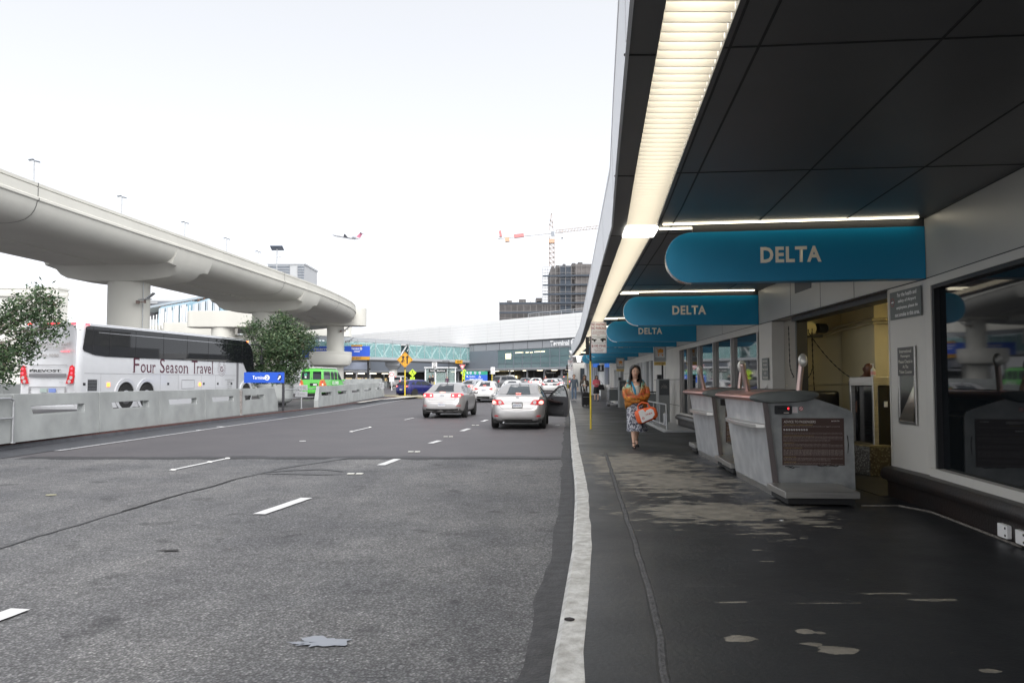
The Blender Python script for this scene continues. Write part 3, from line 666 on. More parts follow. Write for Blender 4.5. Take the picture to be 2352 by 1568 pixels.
q = B(); y = -3.
while y < 53:
    a = ltx(y) - .015; q.box((a + .165, y, SZ + .035), (.33, .012, .06), M4=Matrix.Rotation(R(10), 4, 'X')); y += .11 if y < 30 else .2
q.build('louvre_grid', m_lou, C)
# joints in the soffit
q = B()
def gr(fa, y0, y1):
    for a, c in zip(fine(y0, y1, 2), fine(y0, y1, 2)[1:]):
        q.hexa([Vector((fa(a), a, SZ - .004)), Vector((fa(a) + .014, a, SZ - .004)), Vector((fa(a) + .014, a, SZ + .02)), Vector((fa(a), a, SZ + .02))], [Vector((fa(c), c, SZ - .004)), Vector((fa(c) + .014, c, SZ - .004)), Vector((fa(c) + .014, c, SZ + .02)), Vector((fa(c), c, SZ + .02))])
gr(lambda y: ltx(y) + .50, -6, 52); gr(lambda y: ltx(y) + .35, -6, 52)
gr(lambda y: ltx(y) + 1.42, -6, 20); gr(lambda y: ltx(y) + 2.33, -6, 15)
for y in (-2.2, 1.65, 4.1, 6.62, 9.4, 11.9, 14.4, 17.5, 20.5):
    q.hexa([Vector((ltx(y) + .33, y, SZ - .0045)), Vector((wallx(y), y - .28, SZ - .0045)), Vector((wallx(y), y - .28, SZ + .02)), Vector((ltx(y) + .33, y, SZ + .02))], [Vector((ltx(y) + .33, y + .012, SZ - .0045)), Vector((wallx(y), y - .268, SZ - .0045)), Vector((wallx(y), y - .268, SZ + .02)), Vector((ltx(y) + .33, y + .012, SZ + .02))])
    q.box((ltx(y) - .10, y + .1, SZ), (.17, .012, .01))
q.build('soffit_joint', m_joint, C)
q = B(); q.box((ltx(9.15) + .16, 9.2, SZ - .01), (.37, .55, .035), rz=-.07); q.build('bright_diffuser', M('cool_diffuser', (1, 1, .95), .5, emis=(1, .97, .88), es=1.5), C)
rebase(C)
# second canopy farther on
h = thing('far_canopy', 'white flat roofed canopy beyond the end of the long dark canopy', 'canopy')
q = B(); q.loft([[Vector((4.3, 56, 3.25)), Vector((12, 56, 3.25)), Vector((12, 56, 3.7)), Vector((4.0, 56, 3.7))], [Vector((6.0, 78, 3.35)), Vector((14, 78, 3.35)), Vector((14, 78, 3.8)), Vector((5.7, 78, 3.8))]]); q.build('roof', m_white, h)
q = B(); q.hexa([Vector((4.6, 56.5, 3.22)), Vector((4.9, 56.5, 3.22)), Vector((4.9, 56.5, 3.25)), Vector((4.6, 56.5, 3.25))], [Vector((5.9, 72, 3.30)), Vector((6.2, 72, 3.30)), Vector((6.2, 72, 3.34)), Vector((5.9, 72, 3.34))]); q.build('light_strip', M('white_tube', (1, 1, 1), .5, emis=(1, .97, .92), es=1.6), h)
for i in range(7):
    q = B(); y = 63 + i * 2.2; q.cyl((7.15 + i * .16, y, .15), (7.15 + i * .16, y, 3.3), .16, n=12); q.build('column', m_white, h, smooth=40)
q = B(); q.box((9.6, 79.5, 2.1), (7.5, .3, 3.2)); q.build('end_wall', m_wall, h)
q = B(); q.box((7.9, 79.3, 1.7), (2.2, .06, 2.3)); q.build('end_glass', M('end_glass', (.05, .06, .07), .05), h)
rebase(h)

# ------------------------------------------------------------ hanging airline signs
def teal():
    m, n, l, b = nodes_mat('teal_sign_paint'); b.inputs['Base Color'].default_value = (.003, .215, .40, 1); b.inputs['Roughness'].default_value = .32; return m
m_teal = teal()
m_cream = M('cream_letters', (.85, .80, .66), .5)
m_slam = M('sign_lamp', (1, .93, .78), .5, emis=(1, .90, .68), es=2.1)
SG = [(8.53, 2.72, 8.5, 'nearest and largest teal hanging airline sign with cream lettering'),
      (15.29, 2.56, 8, 'second teal hanging airline sign, next behind the nearest'),
      (21.65, 2.42, 8, 'third teal hanging airline sign, its lettering fully readable below the second'),
      (24.86, 2.36, 8, 'fourth teal hanging airline sign, close behind the third'),
      (30.07, 2.28, 8, 'fifth teal hanging airline sign, only letter bottoms showing'),
      (34.74, 2.18, 8, 'sixth teal hanging airline sign from the camera'),
      (40.31, 2.08, 8, 'seventh teal hanging airline sign, one before the last'),
      (47.0, 1.98, 8, 'last teal hanging airline sign, farthest under the canopy')]
HS = .56
for i, (y, Lg, ang, lab) in enumerate(SG):
    t = thing('hanging_sign', lab, 'sign', (wallx(y), y, 2.58), 0, 'teal airline signs under the canopy')
    a = R(ang); rt = Vector((math.cos(a), -math.sin(a), 0)); mt = Fm((0, 0, 0), rt, (0, 0, 1))
    out = [(0, 0), (0, HS)] + [(-Lg + HS / 2 + HS / 2 * math.cos(R(90 + 180 * k / 24)), HS / 2 + HS / 2 * math.sin(R(90 + 180 * k / 24))) for k in range(25)]
    q = B(); q.prism(out, .19, mt @ Matrix.Translation((0, 0, -.095))); q.build('sign_face', m_teal, t, smooth=40, bevel=.006)
    rim = [(-Lg + HS / 2 + (HS / 2 + .006) * math.cos(R(90 + 180 * k / 24)), HS / 2 + (HS / 2 + .006) * math.sin(R(90 + 180 * k / 24))) for k in range(25)]
    rin = [(-Lg + HS / 2 + (HS / 2 - .002) * math.cos(R(90 + 180 * k / 24)), HS / 2 + (HS / 2 - .002) * math.sin(R(90 + 180 * k / 24))) for k in range(25)]
    q = B(); q.prism(rim + rin[::-1], .15, mt @ Matrix.Translation((0, 0, -.075))); q.build('rim', m_chrome, t)
    cx = -Lg / 2 - .02
    q = B(); q.fit('DELTA', .64 if i < 3 else .60, .175, mt @ Matrix.Translation((0, 0, .096)), .005, .035, cyc=(cx, HS / 2 + .01), sp=1.12); q.build('lettering', m_cream, t)
    q = B(); q.fit('DELTA', .64, .175, Fm((0, 0, 0), -rt, (0, 0, 1)) @ Matrix.Translation((0, 0, .096)), .005, .022, cyc=(-cx, HS / 2 + .01)); q.build('lettering', m_cream, t)
    q = B(); q.prism(rect(-Lg + .30, HS + .002, 0, SZ - 2.58 - .002), .16, mt @ Matrix.Translation((0, 0, -.08))); q.build('hanger_box', m_dark, t)
    for sgn in (-1, 1):
        q = B(); e = .10 if sgn > 0 else .12
        q.prism([( -Lg - (.06 if sgn > 0 else .03), 0), (-.08, 0), (-.08, .035), (-Lg - (.06 if sgn > 0 else .03), .035)], .012, Fm((0, 0, SZ - 2.58 - .014), rt, rt.cross(Vector((0, 0, 1))) * -1) @ Matrix.Translation((0, e if sgn > 0 else -e - .05, 0))); q.build('lamp', m_slam, t)
# ------------------------------------------------------------ luggage counters
m_zinc = M('mottled_zinc_shaded', (.36, .37, .37), .42, .3, var=.2, vs=4.5, bump=.06, bs=12, col2=(.19, .20, .205), detail=8)
m_zincl = M('zinc_front_lit', (.50, .51, .52), .45, .3, var=.15, vs=4.5, bump=.06, bs=12, detail=8, col2=(.36, .37, .385))  # front panel copy paler, side copy darker: fall of light put into colour
m_pink = M('rose_metal', (.56, .30, .27), .3, .75, var=.06, vs=3)
m_gtop = M('grey_end_cap', (.10, .11, .108), .5, var=.08, vs=5)
m_edge = M('dark_edge_trim', (.16, .14, .14), .4, .6)
m_brown = M('brown_poster', (.055, .030, .026), .45)
m_gold = M('gold_print', (.34, .25, .08), .6)
m_prt = M('pale_print', (.45, .40, .37), .6)
def counter(loc, rz, lab):
    t = thing('check_in_counter', lab, 'counter', loc, rz, 'kerbside luggage counters')
    # front panel leaning out over the pavement
    def fx(z): return .0 - .12 * z / 1.1
    q = B(); q.hexa([Vector((fx(.08), .0, .08)), Vector((fx(1.14), -.02, 1.14)), Vector((fx(1.14) , 2.15, 1.14)), Vector((fx(.08) , 2.0, .08))], [Vector((fx(.08) + .05, .0, .08)), Vector((fx(1.14) + .05, -.02, 1.14)), Vector((fx(1.14) + .05, 2.15, 1.14)), Vector((fx(.08) + .05, 2.0, .08))]); q.build('front_panel', m_zincl, t)
    q = B(); q.hexa([Vector((.005, -.005, 0)), Vector((-.004, -.005, .079)), Vector((-.004, 2.0, .079)), Vector((.005, 2.0, 0))], [Vector((.05, -.005, 0)), Vector((.05, -.005, .079)), Vector((.05, 2.0, .079)), Vector((.05, 2.0, 0))]); q.build('kick_plate', m_steel, t)
    q = B(); q.hexa([Vector((.0, -.03, 0)), Vector((fx(1.14) - .006, -.05, 1.14)), Vector((fx(1.14) + .05, -.05, 1.14)), Vector((.065, -.03, 0))], [Vector((.0, -.002, 0)), Vector((fx(1.14) - .006, -.022, 1.14)), Vector((fx(1.14) + .05, -.022, 1.14)), Vector((.065, -.002, 0))]); q.build('edge_trim', m_edge, t)
    side = [(.03, .0), (.93, .0), (.92, .93), (.90, .99), (.84, 1.02), (.45, 1.15), (-.085, 1.15)]
    q = B(); q.prism(side, .03, Fm((0, -.0, 0)) @ Matrix.Translation((0, 0, -.03))); q.build('side_panel', m_zinc, t, bevel=.004)
    q = B(); q.prism(side, .03, Fm((0, 2.0, 0)) @ Matrix.Translation((0, 0, -.03))); q.build('side_panel', m_zinc, t, bevel=.004)
    q = B(); q.box((.48, 1.05, .5), (.8, 1.7, .85)); q.build('cabinet', m_dark, t)
    # lens shaped top
    def lens(y, k=1., dx=0):
        r = []
        for j in range(28):
            a = 2 * math.pi * j / 28; c, s_ = math.cos(a), math.sin(a)
            r.append(Vector((.13 + dx + .385 * k * (abs(c) ** .75) * (1 if c > 0 else -1), y, 1.165 + (.075 if s_ < 0 else .062) * k * s_ + .02 * c)))
        return r
    q = B(); q.m(m_pink); q.loft([lens(.015, .96), lens(.03), lens(1.2), lens(2.1, .98), lens(2.25, .8, -.06), lens(2.32, .45, -.1)]); q.build('top_slab', None, t, smooth=40)
    q = B(); q.loft([lens(-.085, .90), lens(-.065, .99), lens(-.03, 1.03), lens(.015, 1.03)]); q.build('end_cap', m_gtop, t, smooth=50)
    q = B(); q.box((.16, 1.2, 1.222), (.42, 1.7, .012), M4=Matrix.Rotation(R(-3), 4, 'Y')); q.build('work_top', M('black_top', (.02, .02, .02), .3), t)
    # microphones like lamp arms
    for (bx, by, tx, ty, tz) in ((-.06, .95, -.14, .90, 1.56), (.40, .35, .44, .32, 1.62)):
        q = B(); q.cyl((bx, by, 1.18), (tx, ty, tz - .02), .034, .031, 16); q.ball((tx, ty, tz - .02), .031); q.build('arm', M('arm_metal', (.50, .38, .35), .28, .8), t, smooth=60)
        q = B(); q.T = Matrix.Translation((tx + (.0 if bx < 0 else -.0), ty + .035 * (1 if bx < 0 else -1), tz - .03)) @ Matrix.Rotation(R(90), 4, 'X'); q.loft([[Vector((.052 * k * math.cos(a * math.pi / 12), .08 * k * math.sin(a * math.pi / 12), z)) for a in range(24)] for k, z in ((.8, -.022), (1, -.012), (1, .012), (.8, .022))]); q.build('lamp_head', M('satin_white', (.55, .54, .5), .3, .6), t, smooth=40)
    # shelf
    q = B(); zz = .84; a = fx(zz)
    q.prism([(a, -.0), (a - .10, .02), (a - .16, .25), (a - .17, .8), (a - .15, 1.3), (a - .10, 1.75), (a, 1.95)], .05, Matrix.Translation((0, 0, zz - .05))); q.build('shelf', m_steel, t, smooth=30, bevel=.006)
    # read-out, stickers, poster
    F = Fm((0, -.0305, 0)); F = Fm((0, -.031, 0)) if False else Fm((0, 0, 0)) @ Matrix.Translation((0, 0, .001))
    q = B(); q.prism(rrect(.02, .955, .215, 1.055, .012), .022, F); q.build('read_out', m_dark, t, bevel=.002)
    q = B(); q.prism(rect(.045, 1.01, .17, 1.035), .003, F @ Matrix.Translation((0, 0, .022))); q.build('screen', m_black, t)
    q = B(); q.fit('0', .014, .022, F @ Matrix.Translation((0, 0, .026)), .001, .05, cyc=(.172, 1.022)); q.build('digit', M('red_led', (1, .02, .02), .5, emis=(1, .02, .03), es=2.5), t)
    q = B(); q.prism(rect(.12, .967, .18, .978), .001, F @ Matrix.Translation((0, 0, .022))); q.build('plate_print', m_prt, t)
    q = B(); q.prism(rect(.225, .97, .285, 1.04), .001, F); q.build('sticker', m_sgw, t)
    q = B(); letters(q, ['PRIVACY ACT', 'NOTICE TO ALL', 'PASSENGERS', 'PLEASE READ'], .056, .06, F @ Matrix.Translation((.255, 1.005, .001)), pad=.1); q.build('sticker_print', M('pinkprint', (.6, .25, .3), .6), t)
    q = B(); q.prism([disc(.027, 24, .325, 1.02)], .001, F); q.build('round_sticker', M('pale_pink', (.7, .45, .45), .5), t)
    q = B(); q.prism([disc(.027, 24, .325, 1.02), disc(.022, 24, .325, 1.02)[::-1]], .001, F @ Matrix.Translation((0, 0, .001))); q.bar(F @ Vector((.309, 1.004, .0015)), F @ Vector((.341, 1.036, .0015)), .004, .001, up=(0, 1, 0)); q.build('prohibition_mark', M('dull_red', (.25, .03, .03), .5), t)
    px0, px1, pz0, pz1 = .10, .81, .365, .91
    q = B(); q.prism(rect(px0, pz0, px1, pz1), .004, F); q.build('poster', m_brown, t)
    G2 = F @ Matrix.Translation((0, 0, .0042)); W = px1 - px0
    q = B(); q.fit('ADVICE TO PASSENGERS', .365, .028, G2, .0006, .0, cyc=(px0 + .205, pz1 - .042)); q.fit('DELTA', .068, .012, G2, .0006, .02, cyc=(px1 - .085, pz1 - .032)); q.prism([(px1 - .145, pz1 - .038), (px1 - .125, pz1 - .038), (px1 - .135, pz1 - .024)], .0006, G2); q.build('lettering', M('poster_white', (.7, .66, .62), .6), t)
    q = B(); q.fit('TRANSPORTATION OF HAZARDOUS MATERIALS', .33, .010, G2, .0006, .02, cyc=(px0 + .19, pz1 - .078))
    for z, ww in ((.203, .40), (.288, .14), (.345, .24), (.450, .16), (.510, .16)): q.fit('CARRIAGE OF RESTRICTED ARTICLES IN BAGGAGE'[:int(ww * 90)], ww * W * 1.2, .007, G2, .0006, .02, cyc=(px0 + .02 + ww * W * .6, pz1 - z))
    q.build('gold_lettering', m_gold, t)
    q = B(); q.fit('Federal law forbids the carriage of hazardous materials aboard aircraft, in your luggage or on your person.', W * .92, .010, G2, .0006, .01, cyc=(px0 + W * .48, pz1 - .097))
    ln = 'items and quantities that may be carried only as described below and must be declared to the airline before travel'
    for z in (.170, .182, .213, .222, .231, .247, .256, .268, .300, .309, .318, .330, .365, .373, .381, .389, .397, .405, .413, .421, .431, .462, .471, .480, .492, .520, .529):
        k = .95 if (int(z * 1000) % 4) else .75
        q.fit(ln[int(z * 40):], W * k, .0055, G2, .0006, .01, cyc=(px0 + W * (.02 + k / 2), pz1 - z))
    q.build('small_print', m_prt, t)
    for k in range(10):
        q = B(); q.prism([disc(.010, 14, px0 + .028 + k * .0285, pz1 - .135), disc(.007, 14, px0 + .028 + k * .0285, pz1 - .135)[::-1]], .0006, G2); q.bar(G2 @ Vector((px0 + .021 + k * .0285, pz1 - .128, .0003)), G2 @ Vector((px0 + .035 + k * .0285, pz1 - .142, .0003)), .003, .0006, up=(0, 1, 0)); q.build('hazard_symbol', m_letw, t)
    q = B()
    for x0, x1, z in ((.13, .30, .345), (.50, .74, .352), (.16, .24, .330)):
        pts = [(lerp(x0, x1, i / 8), z + random.uniform(-.005, .006)) for i in range(9)]; q.prism(pts + [(x, z_ + random.uniform(.004, .014)) for x, z_ in pts[::-1]], .0008, F)
    q.prism([(.845, .50), (.85, .62), (.84, .72), (.855, .70), (.862, .60), (.853, .51)], .0008, F)
    q.build('scuff_mark', m_black, t)
    # weighing platform
    q = B(); q.box((.30, -.42, .13), (.78, .76, .07)); q.build('scale_plate', m_steel, t, bevel=.004)
    q = B(); q.box((.31, -.38, .06), (.70, .68, .075)); q.build('scale_base', m_black, t)
    q = B(); q.box((.30, 2.45, .13), (.7, .62, .07)); q.build('scale_plate', m_steel, t, bevel=.004)
    q = B(); q.box((.30, 2.42, .06), (.62, .55, .075)); q.build('scale_base', m_black, t)
    return t
c1 = counter((3.05, 9.35, .15), R(-3.5), 'grey zinc luggage counter nearest the camera, whole brown advice poster in view')
c2 = dup(c1, (3.33, 12.85, .15), R(-3.5), 'grey zinc luggage counter behind the near one, its poster half hidden')
# worn metal sill in front of the room
q = B(); q.tube([(3.75, 8.62, .155), (4.15, 8.62, .156), (4.28, 8.2, .156), (4.2, 7.4, .156), (4.1, 6.5, .156)], .012, 6); tag(q.build('floor_trim', M('worn_trim', (.12, .11, .10), .6, var=.5, vs=15), smooth=60), kind='structure')

# ------------------------------------------------------------ pole signs
def tow_sign(name, loc, s, lab, grp):
    t = thing(name, lab, 'sign', loc, R(2), grp)
    q = B(); q.tube([(0, 0, 0), (0, 0, 1.92)], .026, 8); q.build('yellow_post', m_yel, t, smooth=50)
    q = B(); q.box((0, 0, 2.28), (.05, .05, .72)); q.box((-.085, -.0, 2.36), (.10, .03, .52)); q.build('black_post', m_black, t)
    o = Vector((.245, -.03, 0)); F = Fm((.235, -.033, 0))
    q = B(); q.prism(rrect(-.225, 2.15, .225, 3.05, .03), .006, F); q.build('board', m_sgw, t)
    q = B(); q.prism([rrect(-.215, 2.16, .215, 3.04, .028), rrect(-.208, 2.167, .208, 3.033, .024)[::-1]], .001, F @ Matrix.Translation((0, 0, .006)))
    F2 = F @ Matrix.Translation((0, 0, .0065))
    q.fit('NO WAITING', .38, .075, F2, .0006, .02, cyc=(0, 2.97)); q.fit('NO PARKING', .40, .075, F2, .0006, .02, cyc=(0, 2.865))
    q.fit('ACTIVE PASSENGER', .33, .032, F2, .0006, .005, cyc=(0, 2.765)); q.fit('LOADING/UNLOADING', .38, .032, F2, .0006, .005, cyc=(0, 2.715)); q.fit('ONLY', .09, .032, F2, .0006, .005, cyc=(0, 2.665))
    q.fit('$100 FINE', .40, .075, F2, .0006, .02, cyc=(0, 2.355)); q.fit('MINIMUM', .14, .022, F2, .0006, .0, cyc=(0, 2.295)); q.fit('PLUS ANY TOWING', .28, .03, F2, .0006, .005, cyc=(0, 2.250)); q.fit('AND STORAGE', .22, .03, F2, .0006, .005, cyc=(0, 2.205))
    q.build('lettering', M('dark_red_print', (.28, .03, .035), .5), t)
    q = B(); q.prism([rrect(-.205, 2.43, .205, 2.62, .03), rrect(-.198, 2.437, .198, 2.613, .025)[::-1]], .001, F2)
    for x in (-.12, .11): q.prism(disc(.030, 16, x, 2.50), .001, F2)
    q.prism([(-.2, 2.52), (-.2, 2.57), (-.15, 2.565), (-.13, 2.545), (-.06, 2.54), (-.06, 2.515)], .001, F2); q.prism([(.2, 2.52), (.2, 2.56), (.15, 2.585), (.10, 2.58), (.05, 2.55), (.05, 2.515)], .001, F2)
    q.bar(F2 @ Vector((-.12, 2.545, .0005)), F2 @ Vector((0, 2.59, .0005)), .008, .001, up=(0, 1, 0)); q.bar(F2 @ Vector((0, 2.59, .0005)), F2 @ Vector((.1, 2.56, .0005)), .008, .001, up=(0, 1, 0))
    q.build('tow_pictogram', m_letk, t); t.scale = (s, s, s)
    return t
tow_sign('parking_sign', (2.24, 22.75, .15), 1., 'near yellow pole with the readable red and white tow away sign', 'tow away signs on yellow poles')
t2 = tow_sign('parking_sign', (4.9, 70.0, .42), .98, 'far yellow pole with small tow away sign beyond the open car door', 'tow away signs on yellow poles')
q = B(); q.prism(rrect(-.4, 1.45, .02, 2.12, .03), .006, Fm((.44, -.03, 0))); q.build('lower_board', m_sgw, t2)

# ------------------------------------------------------------ luggage carts, kiosks, rail, bins
def cart_stack(x, y, rz, n, lab):
    t = thing('luggage_cart_stack', lab, 'luggage carts', (x, y, .15 + gz(y)), rz, 'nested luggage carts')
    for i in range(n):
        dy = i * .24
        q = B()
        q.tube([(-.27, dy, .12), (-.27, dy - .05, .95), (-.25, dy - .07, .98), (.25, dy - .07, .98), (.27, dy - .05, .95), (.27, dy, .12)], .014, 8)
        q.tube([(-.27, dy, .14), (-.2, dy + .7, .12), (.2, dy + .7, .12), (.27, dy, .14)], .013, 6)
        q.build('cart_frame', m_chrome, t, smooth=60)
        for sx_ in (-.25, .25):
            q = B(); q.cyl((sx_ - .018, dy + .02, .055), (sx_ + .018, dy + .02, .055), .055, n=14); q.build('wheel', m_black, t, smooth=50)
    q = B(); q.box((0, -.03, .62), (.5, .012, .62)); q.build('cart_panel', M('cart_grey', (.12, .13, .13), .5), t)
    q = B(); q.box((0, -.09, .99), (.5, .05, .04)); q.build('handle', m_black, t, bevel=.01)
    for sx_ in (-.21, .21):
        q = B(); q.tube([(sx_, -.05, 1.0), (sx_, -.02, 1.08), (sx_ + .03, .05, 1.07)], .012, 6); q.build('hook', m_chrome, t, smooth=60)
    q = B(); q.box((0, .1, .12), (.46, .3, .05)); q.tube([(-.15, -.1, .22), (.15, .2, .10)], .02); q.build('basket', m_chrome, t)
    return t
cart_stack(4.72, 27.2, R(4), 4, 'row of nested luggage carts right behind the woman with the orange bag')
cart_stack(5.55, 43.5, R(4), 3, 'second row of nested luggage carts farther along the wall')
def kiosk(x, y, s, lab):
    t = thing('cart_kiosk', lab, 'kiosk', (x, y, .15 + gz(y)), R(6), 'cart rental kiosks')
    q = B(); q.box((0, 0, .75), (.36, .3, 1.35)); q.build('cabinet', M('kiosk_grey', (.20, .21, .21), .45, .2), t, bevel=.012)
    q = B(); q.box((0, -.155, 1.15), (.32, .01, .46)); q.build('notice_panel', M('kiosk_dark', (.05, .055, .06), .35), t)
    q = B(); letters(q, ['Carry', 'bar baleen', 'par delitatas'], .22, .14, Fm((0, -.162, 1.2)), pad=.05, bold=.01); q.build('lettering', m_prt, t)
    q = B(); q.box((0, .02, 1.65), (.05, .05, .5)); q.build('post', m_dark, t)
    q = B(); q.box((-.13, -.05, 1.49), (.13, .1, .14)); q.build('card_reader', m_dark, t, bevel=.005)
    F = Fm((-.1, -.03, 0))
    q = B(); q.prism([rrect(-.2, 1.98, .2, 2.52, .02), rrect(-.16, 2.1, .16, 2.48, .03)[::-1]], .05, F); q.build('sign_frame', m_galv, t)
    q = B(); q.prism(rect(-.16, 2.10, .16, 2.48), .01, F); q.build('sign_board', m_sgw, t)
    q = B(); q.prism(rect(-.19, 1.86, .19, 1.97), .02, F); q.build('price_strip', M('ochre', (.62, .45, .14), .6), t)
    q = B(); letters(q, ['LUGGAGE CARTS', 'VISA  MC  AMEX'], .34, .1, F @ Matrix.Translation((0, 1.915, .02)), bold=.01); q.build('price_print', M('brown_print', (.2, .08, .02), .6), t)
    m_or = M('pictogram_orange', (.72, .30, .05), .6)
    q = B(); F3 = F @ Matrix.Translation((0, 0, .011)); q.prism(rrect(-.05, 2.25, .11, 2.37, .02), .004, F3); q.prism([(-.13, 2.40), (-.13, 2.385), (-.09, 2.385), (-.05, 2.20), (.12, 2.20), (.12, 2.215), (-.04, 2.215), (-.08, 2.40)], .004, F3); q.prism(rect(.01, 2.371, .05, 2.39), .004, F3)
    for xx in (-.04, .09): q.prism(disc(.022, 14, xx, 2.175), .004, F3)
    q.build('cart_pictogram', m_or, t)
    return t
kiosk(4.78, 25.3, 1, 'cart rental kiosk with orange trolley sign just right of the woman')
kiosk(5.45, 39.5, 1, 'farther cart rental kiosk with orange trolley sign near the second row of carts')
t = thing('cart_rail', 'low steel guide rail on a base plate beside the cart kiosk', 'rail')
q = B(); q.hexa([Vector((4.02, 21.2, .151)), Vector((4.9, 21.2, .151)), Vector((4.9, 21.2, .19)), Vector((4.12, 21.2, .19))], [Vector((4.38, 27.0, .151)), Vector((5.1, 27.0, .151)), Vector((5.1, 27.0, .19)), Vector((4.46, 27.0, .19))]); q.build('base_plate', m_galv, t)
q = B(); q.tube([(4.42, 26.0, .2), (4.42, 26.0, .83), (4.40, 25.8, .86), (4.24, 22.0, .86), (4.23, 21.9, .83), (4.23, 21.85, .2)], .022, 8); q.build('top_rail', m_galv, t, smooth=60)
q = B(); q.tube([(4.41, 25.9, .3), (4.23, 21.9, .3)], .02, 8); q.build('bottom_rail', m_galv, t, smooth=60)
for y in (23.2, 24.6):
    q = B(); q.tube([(lerp(4.23, 4.42, (y - 21.9) / 4.1), y, .2), (lerp(4.23, 4.42, (y - 21.9) / 4.1), y, .85)], .014, 8); q.build('rail_post', m_galv, t, smooth=60)
q = B(); q.box((4.27, 22.2, .46), (.12, .16, .30)); q.build('coin_box', m_galv, t, bevel=.03, segs=3)
rebase(t)
def bin_(x, y, mat_, lab):
    t = thing('trash_bin', lab, 'bin', (x, y, .15 + gz(y)), 0, 'round bins near the far doors')
    q = B(); q.lathe([(0, 0), (.31, 0), (.33, .04), (.33, .62), (.31, .64), (0, .64)]); q.build('bin_body', mat_, t, smooth=40)
    q = B(); q.lathe([(.31, .641), (.325, .66), (.325, 1.0), (.28, 1.04), (0, 1.05)]); q.build('bin_top', m_steel, t, smooth=40)
bin_(6.55, 56, M('bin_dark', (.10, .10, .10), .6), 'dark round bin with steel collar, left one of the pair')
bin_(7.15, 57, m_galv, 'plain steel round bin, right one of the pair')
t = thing('wall_sign', 'small black square sign with a white number 1 above the far doors', 'sign', (6.9, 62, 2.55))
q = B(); q.box((0, 0, 0), (.5, .1, .5)); q.build('board', m_letk, t, bevel=.01)
q = B(); q.fit('1', .12, .3, Fm((0, -.052, 0)), .004, .04); q.build('lettering', m_letw, t)
t = thing('exit_sign', 'small green lit sign right of the black number sign', 'sign', (8.3, 61, 2.5))
q = B(); q.box((0, 0, 0), (.5, .08, .42)); q.build('board', M('green_sign', (.1, .35, .25), .5), t, bevel=.01)
q = B(); q.fit('EXIT', .3, .15, Fm((0, -.042, 0)), .004, .02); q.build('lettering', m_letw, t)
t = thing('advert_screen', 'blue wide screen high up in the far glazed end wall', 'screen', (8.2, 66, 3.1))
q = B(); q.box((0, 0, 0), (3.0, .1, .8)); q.build('display', M('blue_screen', (.02, .06, .22), .3, emis=(.03, .1, .35), es=.5), t)
# wall at the far end beyond the doors
t = thing('end_wall', 'pale panelled wall with white ribs closing the far end of the pavement', 'wall')
q = B(); q.box((8.8, 68, 2.0), (5.2, .2, 3.7)); q.build('wall_panel', M('rib_white', (.55, .56, .56), .5), t)
for i in range(9):
    q = B(); q.box((6.3 + i * .16, 67.75, 2.0), (.07, .2, 3.6)); q.build('rib', m_white, t)
q = B(); q.box((9.3, 67.8, 1.55), (2.2, .08, 2.4)); q.build('glass', M('end_glass', (.05, .06, .07), .05), t)
rebase(t)
# ------------------------------------------------------------ people
def skin(name, chains, mat, parent, sub=2, root=None):
    """chains: lists of (point, radius); first points may repeat earlier points to join"""
    vs, rad, ed, idx = [], [], [], {}
    for ch in chains:
        prev = None
        for p, r in ch:
            k = tuple(round(c, 4) for c in p)
            if k not in idx: idx[k] = len(vs); vs.append(p); rad.append(r if isinstance(r, tuple) else (r, r))
            i = idx[k]
            if prev is not None and prev != i: ed.append((prev, i))
            prev = i
    me = bpy.data.meshes.new(name); me.from_pydata([Vector(v) for v in vs], ed, [])
    o = bpy.data.objects.new(name, me); COL.objects.link(o)
    sm = o.modifiers.new('s', 'SKIN'); sm.use_smooth_shade = True
    sv = o.data.skin_vertices[0].data
    for i, r in enumerate(rad): sv[i].radius = r; sv[i].use_root = (i == 0)
    ss = o.modifiers.new('u', 'SUBSURF'); ss.levels = sub; ss.render_levels = sub
    bpy.context.view_layer.update()
    ev = o.evaluated_get(bpy.context.evaluated_depsgraph_get()); nm = bpy.data.meshes.new_from_object(ev)
    o.modifiers.clear(); o.data = nm; bpy.data.meshes.remove(me); nm.name = name
    nm.materials.clear(); nm.materials.append(mat)
    nm.polygons.foreach_set('use_smooth', [True] * len(nm.polygons)); o.parent = parent; return o
m_skin = M('skin', (.62, .38, .27), .5, var=.05, vs=8)
m_skind = M('dark_skin', (.13, .055, .03), .35)
m_hair = M('black_hair', (.012, .009, .008), .45, var=.4, vs=30, stretch=(1, 1, .1))
m_lip = M('lips', (.32, .08, .07), .5)
m_eyew = M('eye_white', (.6, .58, .55), .3)
def hand(w_, d, side, r=.009):
    """wrist, direction; five curled fingers"""
    d = Vector(d).normalized(); w_ = Vector(w_); up = Vector((0, 0, 1)) if abs(d.z) < .8 else Vector((0, -1, 0))
    s_ = d.cross(up).normalized(); n_ = s_.cross(d)
    palm = w_ + d * .05; out = [[(w_, (.022, .018)), (palm, (.034, .017)), (w_ + d * .085, (.036, .015))]]
    for k, L in enumerate((.062, .072, .068, .054)):
        b_ = w_ + d * .085 + s_ * (.027 - .018 * k) * side
        out.append([(w_ + d * .085, (.036, .015)), (b_ + d * .02, r), (b_ + d * (.02 + L * .5) - n_ * .012, r * .9), (b_ + d * (.02 + L * .8) - n_ * .04, r * .8)])
    out.append([(palm, (.034, .017)), (palm + s_ * .045 * side + d * .012, r * 1.1), (palm + s_ * .06 * side + d * .045 - n_ * .012, r)])
    return out
